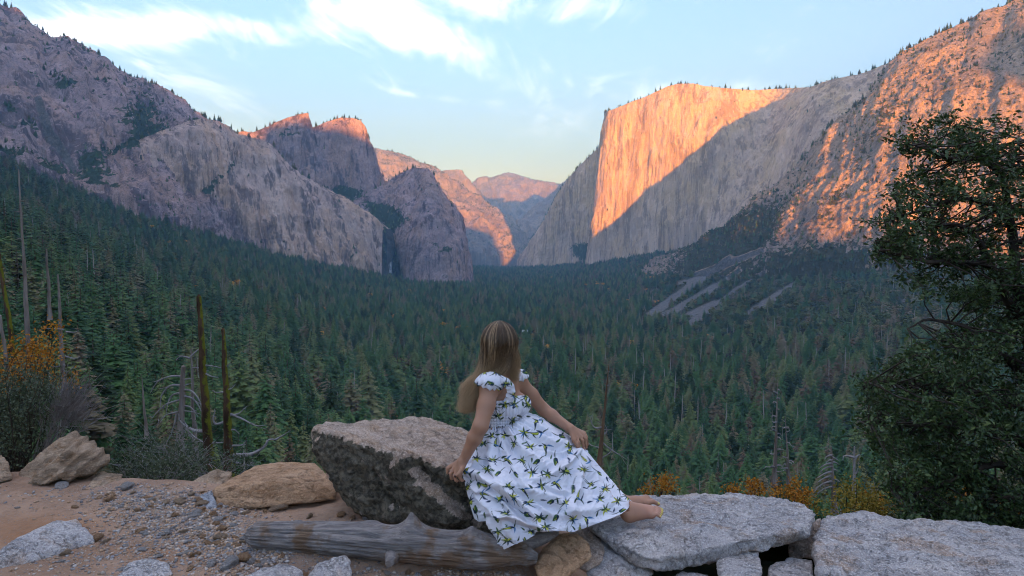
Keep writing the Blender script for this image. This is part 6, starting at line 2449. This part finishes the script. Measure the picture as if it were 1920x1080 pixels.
    for i in top:
        o = link('leaf', LM[rs.randint(6)], t, tuple(P[i] - root), scale=float(size[i]))
        o.rotation_euler = Vector(N[i]).to_track_quat('Z', 'Y').to_euler()


oak()


# ------------------------------------------------------------------ bushes
def bush(name, label, cat, root, clusters, nleaf, lsize, mat, seed, spread, group=None, twig=bark_dark, bare=0, upright=.5, leafname='foliage', rtw=.006):
    """stems from the root to leaf clusters; clusters are (x, y, z)"""
    rs = np.random.RandomState(seed)
    root = np.array(root, float)
    C = np.array(clusters, float)
    t = thing(name, label, cat, tuple(root), group=group)
    st = Geo()
    P, N = [], []
    for c in C:
        b = root + rs.normal(0, .1, 3) * np.array([1, 1, 0]) * spread * 3
        mid = b * .5 + c * .5 + rs.normal(0, spread * .6, 3) + np.array([0, 0, -.1 * np.linalg.norm(c - b)])
        st.tube(np.array([b, mid, c]) - root, [rtw, rtw * .7, rtw * .3], 4)
        q = c + rs.normal(0, spread, (nleaf, 3))
        P.append(q)
        nn = rs.normal(size=(nleaf, 3)) + np.array([0, -.2, upright])
        N.append(nn / np.linalg.norm(nn, axis=1)[:, None])
        for _ in range(bare):
            e = c + (c - b) * rs.uniform(.15, .5) + rs.normal(0, spread * 1.2, 3)
            m2 = (c + e) / 2 + rs.normal(0, spread * .4, 3)
            st.tube(np.array([c, m2, e]) - root, [rtw * .4, rtw * .28, rtw * .12], 3)
    link('stems', st.mesh('stems', [twig]), t)
    if nleaf:
        P, N = np.concatenate(P), np.concatenate(N)
        link(leafname, leaf_mesh(leafname, P - root, N, rs.uniform(.6, 1.2, len(P)) * lsize, mat, rs, aspect=.6), t, kind='stuff')
    return t


def px_clusters(rs, n, boxes, Y, dy):
    """cluster centres spread over picture patches (px, py, rx, ry) at about depth Y"""
    w = np.array([b[2] * b[3] for b in boxes], float)
    k = rs.choice(len(boxes), n, p=w / w.sum())
    B = np.array(boxes, float)[k]
    r = np.sqrt(rs.rand(n))
    a = rs.uniform(0, 6.28, n)
    return at(B[:, 0] + B[:, 2] * r * np.cos(a), B[:, 1] + B[:, 3] * r * np.sin(a), Y + rs.normal(0, dy, n))


rs_ = np.random.RandomState(61)
bush('bush', 'dark green bush behind the layered boulder at the left edge', 'bush', at(30, 900, 6.0), px_clusters(rs_, 90, [(25, 770, 70, 60), (60, 730, 50, 30), (20, 820, 60, 30), (10, 720, 40, 30)], 6.0, .35), 70, .016, leaf_bush, 1, .07, bare=1)
tw_c = np.concatenate([px_clusters(rs_, 46, [(120, 770, 30, 30), (140, 790, 26, 24), (100, 790, 30, 24)], 5.8, .2)])
bush('shrub', 'leafless grey-twigged shrub fanning out to the right above the layered boulder', 'shrub', at(60, 880, 5.9), tw_c, 0, .01, leaf_bush, 2, .05, twig=twig_grey, bare=9, rtw=.007)
bush('bush', 'low green and grey scrub between the sandy rock and the mossy snags', 'bush', at(300, 930, 6.2), px_clusters(rs_, 80, [(290, 890, 60, 26), (340, 870, 50, 26), (250, 875, 30, 20), (330, 905, 60, 16)], 6.3, .35), 60, .016, leaf_bush, 3, .07, bare=2, twig=twig_grey)
bush('bush', 'grey-green shrub at the foot of the two mossy snags', 'bush', at(400, 900, 8.0), px_clusters(rs_, 40, [(330, 840, 60, 18), (420, 870, 60, 16), (300, 850, 40, 16)], 8.0, .5), 50, .018, leaf_bush, 13, .10, bare=3, twig=twig_grey)
bush('autumn_shrub', 'orange-leaved shrub among the bare trunks at the left edge', 'shrub', at(60, 800, 13.5), px_clusters(rs_, 52, [(78, 660, 30, 28), (20, 680, 26, 36), (92, 612, 18, 8), (60, 705, 40, 22), (128, 716, 16, 8)], 13.5, .5), 42, .036, leaf_gold, 4, .12, rtw=.014)
for i, (boxes, n, Y, lab) in enumerate([
        ([(1215, 920, 20, 10), (1245, 908, 22, 14)], 14, 9, 'orange autumn bush peeping over the flat slab beside the feet'),
        ([(1375, 917, 14, 9)], 6, 9.5, 'small round golden bush left of a taller one above the flat slab'),
        ([(1418, 912, 15, 16)], 10, 9.6, 'upright golden bush in the middle above the flat slab'),
        ([(1465, 918, 20, 14), (1490, 915, 18, 18), (1505, 930, 16, 12)], 20, 9.4, 'broad orange bush at the foot of the two pale spiky snags')]):
    bush('autumn_shrub', lab, 'shrub', at(boxes[0][0], 985, Y), px_clusters(rs_, n, boxes, Y, .25), 40, .022, leaf_gold, 20 + i, .05, rtw=.008)
bush('autumn_shrub', 'yellow-green brush filling the notch between the slab and the oak', 'shrub', at(1600, 1030, 7.5), px_clusters(rs_, 60, [(1545, 950, 24, 16), (1600, 950, 50, 22), (1650, 960, 50, 22), (1700, 960, 40, 20), (1610, 915, 40, 20)], 7.6, .4), 45, .020, leaf_yellow, 30, .08, rtw=.007)
bush('autumn_shrub', 'orange brush glimpsed under the oak behind the long slab', 'shrub', at(1800, 1040, 8.2), px_clusters(rs_, 40, [(1800, 940, 30, 20), (1830, 965, 40, 18), (1880, 960, 30, 16), (1640, 950, 26, 12)], 8.2, .4), 40, .024, leaf_gold, 31, .08, rtw=.007)
bush('bush', 'green brush under the oak along the top of the long slab', 'bush', at(1760, 1040, 6.6), px_clusters(rs_, 60, [(1720, 985, 50, 16), (1800, 985, 70, 18), (1880, 985, 50, 18), (1690, 970, 30, 14)], 6.6, .3), 50, .016, leaf_bush, 32, .06)


# ------------------------------------------------------------------ dead trees
def snag(label, base, top, r0, mat, branches=(), seed=0, r1=.25, wob=.01, n=40, name='dead_tree', bmat=None, extra=0, group=None, top_broken=True):
    """a bare trunk from base (px,py,Y) to top (px,py,Y), with branches given as px polylines at the same depth"""
    rs = np.random.RandomState(900 + seed)
    b, e = at(*base), at(*top)
    H = np.linalg.norm(e - b)
    t = thing(name, label, 'dead tree', tuple(b), group=group)
    s = np.linspace(0, 1, n)
    P = b + (e - b) * s[:, None]
    P = P + np.stack([wob * H * fbm(np.stack([s * 3, s * 0 + seed, s * 0 + k * 5], -1), 2) * np.sin(np.pi * s) ** .5 for k in range(3)], 1)
    rad = r0 * (1 - (1 - r1) * s ** .9) * (1 + .35 * np.exp(-s * 14))
    v, f = cyl_rings(P, rad, 12)
    v = v + .12 * r0 * fbm(v / (r0 * np.array([1, 1, 6])), 3, ridged=True)[:, None] * np.array([1, 1, .2])
    g = Geo()
    g.quads(v - b, f)
    if top_broken:
        g.tris(np.vstack([v.reshape(12, n, 3)[:, -1], P[-1] + np.array([r0 * .1, 0, r0 * r1 * 1.2])]) - b, np.array([(k, (k + 1) % 12, 12) for k in range(12)]))
    link('trunk', g.mesh('trunk', [mat]), t)
    for i, br in enumerate(branches):
        pts = np.array([at(*q) for q in br[0]])
        m = max(10, 6 * len(pts))
        c = catmull(pts, m)
        gg = Geo()
        gg.tube(c - b, np.linspace(br[1], br[1] * .18, m), 6)
        if len(br) > 2:                        # finer twigs along it
            for _ in range(br[2]):
                k = rs.randint(m // 3, m - 1)
                d = c[min(k + 1, m - 1)] - c[k]
                L = np.linalg.norm(pts[-1] - pts[0]) * rs.uniform(.12, .3)
                d = d / (np.linalg.norm(d) + 1e-9) + rs.normal(0, .7, 3)
                q = c[k] + d * L * .5
                gg.tube(np.array([c[k], q, q + d * L * .4 + np.array([0, 0, .1 * L])]) - b, [br[1] * .4, br[1] * .25, br[1] * .08], 4)
        link('branch', gg.mesh('branch', [bmat or mat]), t)
    for _ in range(extra):
        k = rs.uniform(.3, .97)
        p = b + (e - b) * k
        a = rs.uniform(0, 6.28)
        L = H * rs.uniform(.03, .10) * (1.25 - k)
        d = np.array([math.cos(a), math.sin(a) * .6, rs.uniform(-.35, .25)])
        gg = Geo()
        gg.tube(np.array([p, p + d * L * .6, p + d * L + np.array([0, 0, -.15 * L])]) - b, [r0 * .22, r0 * .14, r0 * .04], 5)
        link('branch', gg.mesh('branch', [bmat or mat]), t)
    return t


def curved(x0, y0, pts, Y):
    return [(x0, y0, Y)] + [(x, y, Y) for x, y in pts]


Y = 15.0
snag('tall thin grey dead trunk rising highest at the left', (60, 770, 15), (34, 318, 15.3), .072, bark_grey, [], 1, .16, .006, extra=6)
snag('leaning mossy dead trunk nearest the left edge', (42, 770, 14), (-6, 455, 14), .062, bark_moss, [], 2, .45, .012, extra=3)
snag('short pale bare pole at the far left among the orange leaves', (20, 740, 13), (0, 592, 13), .05, bark_grey, [], 3, .4, .02)
snag('slim pale dead trunk half hidden behind the tallest one', (94, 600, 21), (87, 468, 21), .06, bark_grey, [], 4, .35, .01, extra=4)
snag('grey dead trunk with short side branches right of the orange shrub', (120, 745, 15), (108, 515, 15.1), .058, bark_grey, [
    ([(124, 622, 15), (140, 623, 15), (148, 620, 15)], .02), ([(120, 618, 15), (100, 616, 15), (84, 616, 15)], .02), ([(122, 668, 15), (140, 672, 15), (150, 668, 15)], .018),
    ([(122, 684, 15), (105, 688, 15), (94, 686, 15)], .018, 3), ([(124, 700, 15), (136, 690, 15), (140, 684, 15)], .018, 3), ([(121, 704, 15), (100, 706, 15), (92, 704, 15)], .018, 3)], 5, .3, .01, bmat=twig_grey, extra=5)
snag('thin bare pole standing alone in the green left of the curved branches', (275, 822, 17), (265, 704, 17), .05, bark_grey, [], 6, .12, .015)
Y = 11.0
snag('taller of the two mossy dead trunks', (392, 888, Y), (372, 556, Y), .085, bark_moss, [
    ([(384, 700, Y), (394, 705, Y), (410, 708, Y)], .018), ([(382, 685, Y), (396, 686, Y), (416, 690, Y)], .016), ([(388, 810, Y), (360, 806, Y), (338, 790, Y), (335, 775, Y)], .028, 2),
    ([(392, 830, Y), (370, 828, Y), (352, 812, Y)], .022), ([(396, 830, Y), (412, 830, Y), (424, 828, Y)], .02)], 7, .42, .012, bmat=twig_grey)
snag('shorter of the two mossy dead trunks, with pale crooked branches', (430, 895, 10.8), (417, 618, 10.8), .085, bark_moss, [
    ([(420, 690, 10.8), (428, 684, 10.8), (432, 680, 10.8)], .016, 2), ([(421, 732, 10.8), (434, 728, 10.8), (442, 720, 10.8)], .016), ([(420, 735, 10.8), (406, 736, 10.8), (397, 732, 10.8)], .016, 2),
    ([(424, 790, 10.8), (405, 795, 10.8), (400, 784, 10.8), (404, 770, 10.8)], .026, 2), ([(428, 780, 10.8), (448, 775, 10.8), (458, 765, 10.8)], .020, 1),
    ([(432, 776, 10.8), (455, 786, 10.8), (480, 798, 10.8), (500, 797, 10.8)], .020, 2), ([(430, 806, 10.8), (440, 806, 10.8), (449, 814, 10.8)], .018), ([(434, 836, 10.8), (455, 834, 10.8), (462, 826, 10.8)], .020),
    ([(438, 854, 10.8), (470, 852, 10.8), (495, 838, 10.8), (504, 825, 10.8), (520, 824, 10.8)], .042, 3), ([(438, 866, 10.8), (460, 872, 10.8), (478, 866, 10.8)], .026, 1)], 8, .30, .012, bmat=twig_grey)
Y = 16.0
cb = []
for (x0, y0, pts, r) in [(340, 705, [(318, 706), (298, 714), (283, 732)], .030), (339, 722, [(318, 724), (303, 742), (300, 766)], .032), (338, 736, [(322, 742), (314, 760), (312, 775)], .028), (336, 750, [(312, 758), (292, 776), (280, 792)], .026),
                         (334, 772, [(312, 778), (298, 790), (292, 806)], .024), (332, 775, [(326, 800), (314, 828), (304, 846)], .032), (344, 712, [(356, 710), (364, 709)], .024), (344, 724, [(354, 720), (360, 719)], .022),
                         (343, 730, [(360, 734), (374, 752), (384, 785)], .028), (342, 742, [(362, 748), (376, 768), (383, 790)], .026), (340, 760, [(358, 764), (372, 782)], .022), (338, 780, [(352, 800), (372, 806), (388, 804)], .030),
                         (338, 790, [(356, 812), (376, 826), (396, 832)], .030), (340, 770, [(360, 772), (380, 778)], .018), (338, 800, [(352, 815), (370, 830)], .02)]:
    cb.append((curved(x0, y0, pts, Y), r, 2))
snag('dead tree with many long drooping pale branches left of the mossy snags', (336, 850, Y), (343, 688, Y), .10, bark_grey, cb, 9, .5, .01, bmat=twig_grey)
snag('spindly dead tree behind the drooping one', (366, 860, 19), (358, 655, 19), .075, bark_grey, [([(358, 668, 19), (374, 655, 19), (380, 665, 19)], .03, 3), ([(358, 672, 19), (340, 668, 19), (328, 676, 19)], .03, 3), ([(360, 690, 19), (376, 690, 19), (388, 698, 19)], .025, 3)], 10, .3, .01, bmat=twig_grey, extra=14)
Y = 22.0
snag('thin brown snag with crooked twigs just right of the woman', (1123, 872, Y), (1142, 676, Y), .085, bark_brown, [
    ([(1132, 800, Y), (1116, 802, Y), (1108, 790, Y), (1106, 780, Y)], .035, 2), ([(1128, 828, Y), (1142, 840, Y), (1160, 852, Y), (1176, 862, Y)], .03, 3), ([(1130, 815, Y), (1138, 808, Y), (1134, 795, Y)], .03),
    ([(1126, 860, Y), (1142, 850, Y), (1150, 838, Y)], .03, 2), ([(1126, 840, Y), (1112, 836, Y), (1102, 832, Y)], .025, 2)], 11, .10, .012, bmat=twig_grey, extra=4)
Y = 24.0
for k, (lab, b_, t_, r_) in enumerate([('taller of the two pale spiky snags above the orange bush', (1452, 912, Y), (1458, 708, Y), .085), ('shorter of the two pale spiky snags above the orange bush', (1479, 908, Y), (1472, 776, Y), .07)]):
    brs = []
    rs = np.random.RandomState(70 + k)
    for q in range(22 if k == 0 else 12):
        f = rs.uniform(.12, .92)
        x, y = b_[0] + (t_[0] - b_[0]) * f, b_[1] + (t_[1] - b_[1]) * f
        sg = 1 if q % 2 else -1
        L = rs.uniform(8, 20) * (1.1 - .8 * f)
        brs.append(([(x, y, Y), (x + sg * L * .6, y - rs.uniform(-1, 3), Y + rs.normal(0, .2)), (x + sg * L, y + rs.uniform(-4, 6), Y + rs.normal(0, .3))], .03, 1))
    snag(lab, b_, t_, r_, bark_grey, brs, 12 + k, .06, .006, bmat=twig_grey)
Y = 12.0
brs = []
for q, (y0, L) in enumerate([(853, 14), (862, 12), (868, 26), (874, 24), (884, 30), (892, 30), (902, 34), (912, 30), (858, -10), (866, -12), (880, -10), (898, -12)]):
    x0 = 1560 + (y0 - 840) * .04
    brs.append(([(x0, y0, Y), (x0 - L * .5, y0 + abs(L) * .12, Y), (x0 - L, y0 + abs(L) * .42, Y)], .022, 2))
snag('small grey snag with downswept branches left of the oak', (1565, 962, Y), (1558, 838, Y), .055, bark_grey, brs, 14, .2, .006, bmat=twig_grey)
Y = 14.0
snag('thin pale snag just beside the oak', (1601, 925, Y), (1602, 838, Y), .038, twig_grey, [([(1602, 858, Y), (1590, 855, Y), (1580, 855, Y)], .03, 1), ([(1602, 862, Y), (1606, 856, Y), (1612, 852, Y)], .03, 2), ([(1601, 890, Y), (1606, 886, Y), (1608, 878, Y)], .025, 1)], 15, .4, .015)


# ------------------------------------------------------------------ far details: fall, road, hut, mist
def far_bits():
    # the waterfall in its dark alcove
    m, g, b = new_mat('falling_water', .6, .2)
    p = objco(g)
    n = g.noise(g.mapping(p, scale=(1, 1, .04)), .16, 5, .7)
    b.inputs['Base Color'].default_value = (.62, .66, .70, 1)
    tr = g.node('ShaderNodeBsdfTransparent')
    mx = g.node('ShaderNodeMixShader', ins={0: g.rng(n, .35, .65, .05, .5)})
    g.l.new(tr.outputs[0], mx.inputs[1])
    g.l.new(b.outputs[0], mx.inputs[2])
    g.l.new(mx.outputs[0], g.n['Material Output'].inputs[0])
    py = np.linspace(424, 512, 40)
    cx = np.interp(py, [424, 440, 470, 512], [722, 725, 729, 731]) + .8 * fbm(np.stack([py / 12, py * 0, py * 0], -1), 2)
    w = np.interp(py, [424, 440, 512], [1.6, 2.2, 4.5])
    YY = np.interp(py, [424, 512], [2470, 2425])
    th = np.linspace(0, 2 * np.pi, 10, endpoint=False)
    c = at(cx, py, YY)
    V = c[None] + np.stack([np.cos(th)[:, None] * (w * YY / 1280)[None], np.sin(th)[:, None] * (w * YY / 1280 * .5)[None], np.zeros((10, 40))], -1)
    o = c[-1]
    thing('waterfall', 'thin white waterfall in the dark alcove of the cliff wall', 'waterfall', tuple(o), data=make_mesh('waterfall', V.reshape(-1, 3) - o, grid_faces(10, 40, True), [m]))
    # behind it the wall's own colour is darkened to give the alcove its shade
    # a bend of the valley road
    pts = catmull([(722, 812, 0), (724, 785, 0), (729, 765, 0), (737, 758, 0), (743, 770, 0), (745, 792, 0), (742, 815, 0)], 60)
    asphalt = plain_mat('asphalt', (0.055, 0.055, 0.06), (0.075, 0.075, 0.08), .8)
    paint = plain_mat('road_paint', (0.45, 0.45, 0.45), (0.55, 0.55, 0.55), .5)

    def ribbon(name, off0, off1, dz, mat):
        L = []
        for q in pts:
            Yq = 470 + 0 * q[1]
            # depth from the ground height along the sight line
            Yr = 380.0
            for _ in range(20):
                x, z, _, _ = ground_z(np.array([q[0]]), np.array([Yr]))
                pz = at(q[0], q[1], Yr)[2]
                Yr = float(np.clip(Yr * (CAMZ - z[0]) / max(1, (CAMZ - pz)), 150, 900))
            L.append((*at(q[0], q[1], Yr)[:2], float(z[0])))
        L = np.array(L)
        L[:, 2] = np.convolve(np.pad(L[:, 2], 8, mode='edge'), np.ones(17) / 17, 'valid') + .8
        T = np.gradient(L, axis=0)
        T[:, 2] = 0
        T /= np.linalg.norm(T, axis=1)[:, None] + 1e-9
        S_ = np.stack([-T[:, 1], T[:, 0], T[:, 2] * 0], 1)
        V = np.stack([L + S_ * off0, L + S_ * off1], 0) + np.array([0, 0, dz])
        link(name, make_mesh(name, V.reshape(-1, 3), grid_faces(2, len(L)), [mat]), kind='structure')
    ribbon('road', -3.6, 3.6, 0, asphalt)
    ribbon('road_marking', -3.3, -3.0, .02, paint)
    ribbon('road_marking', 3.0, 3.3, .02, paint)
    # a white-roofed hut at the meadow's edge
    c = at(984, 629, 1120)
    x, z, _, _ = ground_z(np.array([984.0]), np.array([1120.0]))
    c[2] = z[0]
    t = thing('hut', 'tiny pale-roofed hut at the edge of the meadow in the valley', 'hut', tuple(c))
    wv = [(-4, -3, 0), (4, -3, 0), (4, 3, 0), (-4, 3, 0), (-4, -3, 4), (4, -3, 4), (4, 3, 4), (-4, 3, 4), (-4, 0, 6.6), (4, 0, 6.6)]
    wm = plain_mat('hut_wall', (.20, .17, .15), (.26, .22, .2), 1)
    link('wall', make_mesh('wall', wv, [np.array([[0, 1, 5, 4], [1, 2, 6, 5], [2, 3, 7, 6], [3, 0, 4, 7]]), np.array([[4, 8, 7], [5, 6, 9]])], [wm], smooth=False), t)
    rv = [(-4.6, -3.8, 3.5), (4.6, -3.8, 3.5), (4.6, 0, 6.9), (-4.6, 0, 6.9), (4.6, 3.8, 3.5), (-4.6, 3.8, 3.5), (-4.6, -3.8, 3.3), (4.6, -3.8, 3.3), (4.6, 0, 6.7), (-4.6, 0, 6.7), (4.6, 3.8, 3.3), (-4.6, 3.8, 3.3)]
    link('roof', make_mesh('roof', rv, np.array([[0, 1, 2, 3], [3, 2, 4, 5], [7, 6, 9, 8], [8, 9, 11, 10], [0, 6, 7, 1], [4, 10, 11, 5]]), [plain_mat('hut_roof', (.55, .55, .58), (.66, .66, .7), 1)], smooth=False), t)


if 'TP' in globals():
    far_bits()

# ------------------------------------------------------------------ the air
def haze():
    x, y0, y1, z0, z1 = 15000, -8600, 10900, -143.5, 2000
    v = [(-x, y0, z0), (x, y0, z0), (x, y1, z0), (-x, y1, z0), (-x, y0, z1), (x, y0, z1), (x, y1, z1), (-x, y1, z1)]
    f = np.array([[3, 2, 1, 0], [4, 5, 6, 7], [0, 1, 5, 4], [1, 2, 6, 5], [2, 3, 7, 6], [3, 0, 4, 7]])
    m = bpy.data.materials.new('haze')
    m.use_nodes = True
    g = NT(m.node_tree)
    g.n.clear()
    vol = g.node('ShaderNodeVolumePrincipled')
    vol.inputs['Color'].default_value = (0.34, 0.66, 1.0, 1)
    vol.inputs['Density'].default_value = HAZE
    vol.inputs['Anisotropy'].default_value = 0.0
    out = g.node('ShaderNodeOutputMaterial')
    g.l.new(vol.outputs[0], out.inputs['Volume'])
    link('haze', make_mesh('haze', v, f, [m], smooth=False), kind='stuff')


HAZE = 7.4e-5
haze()
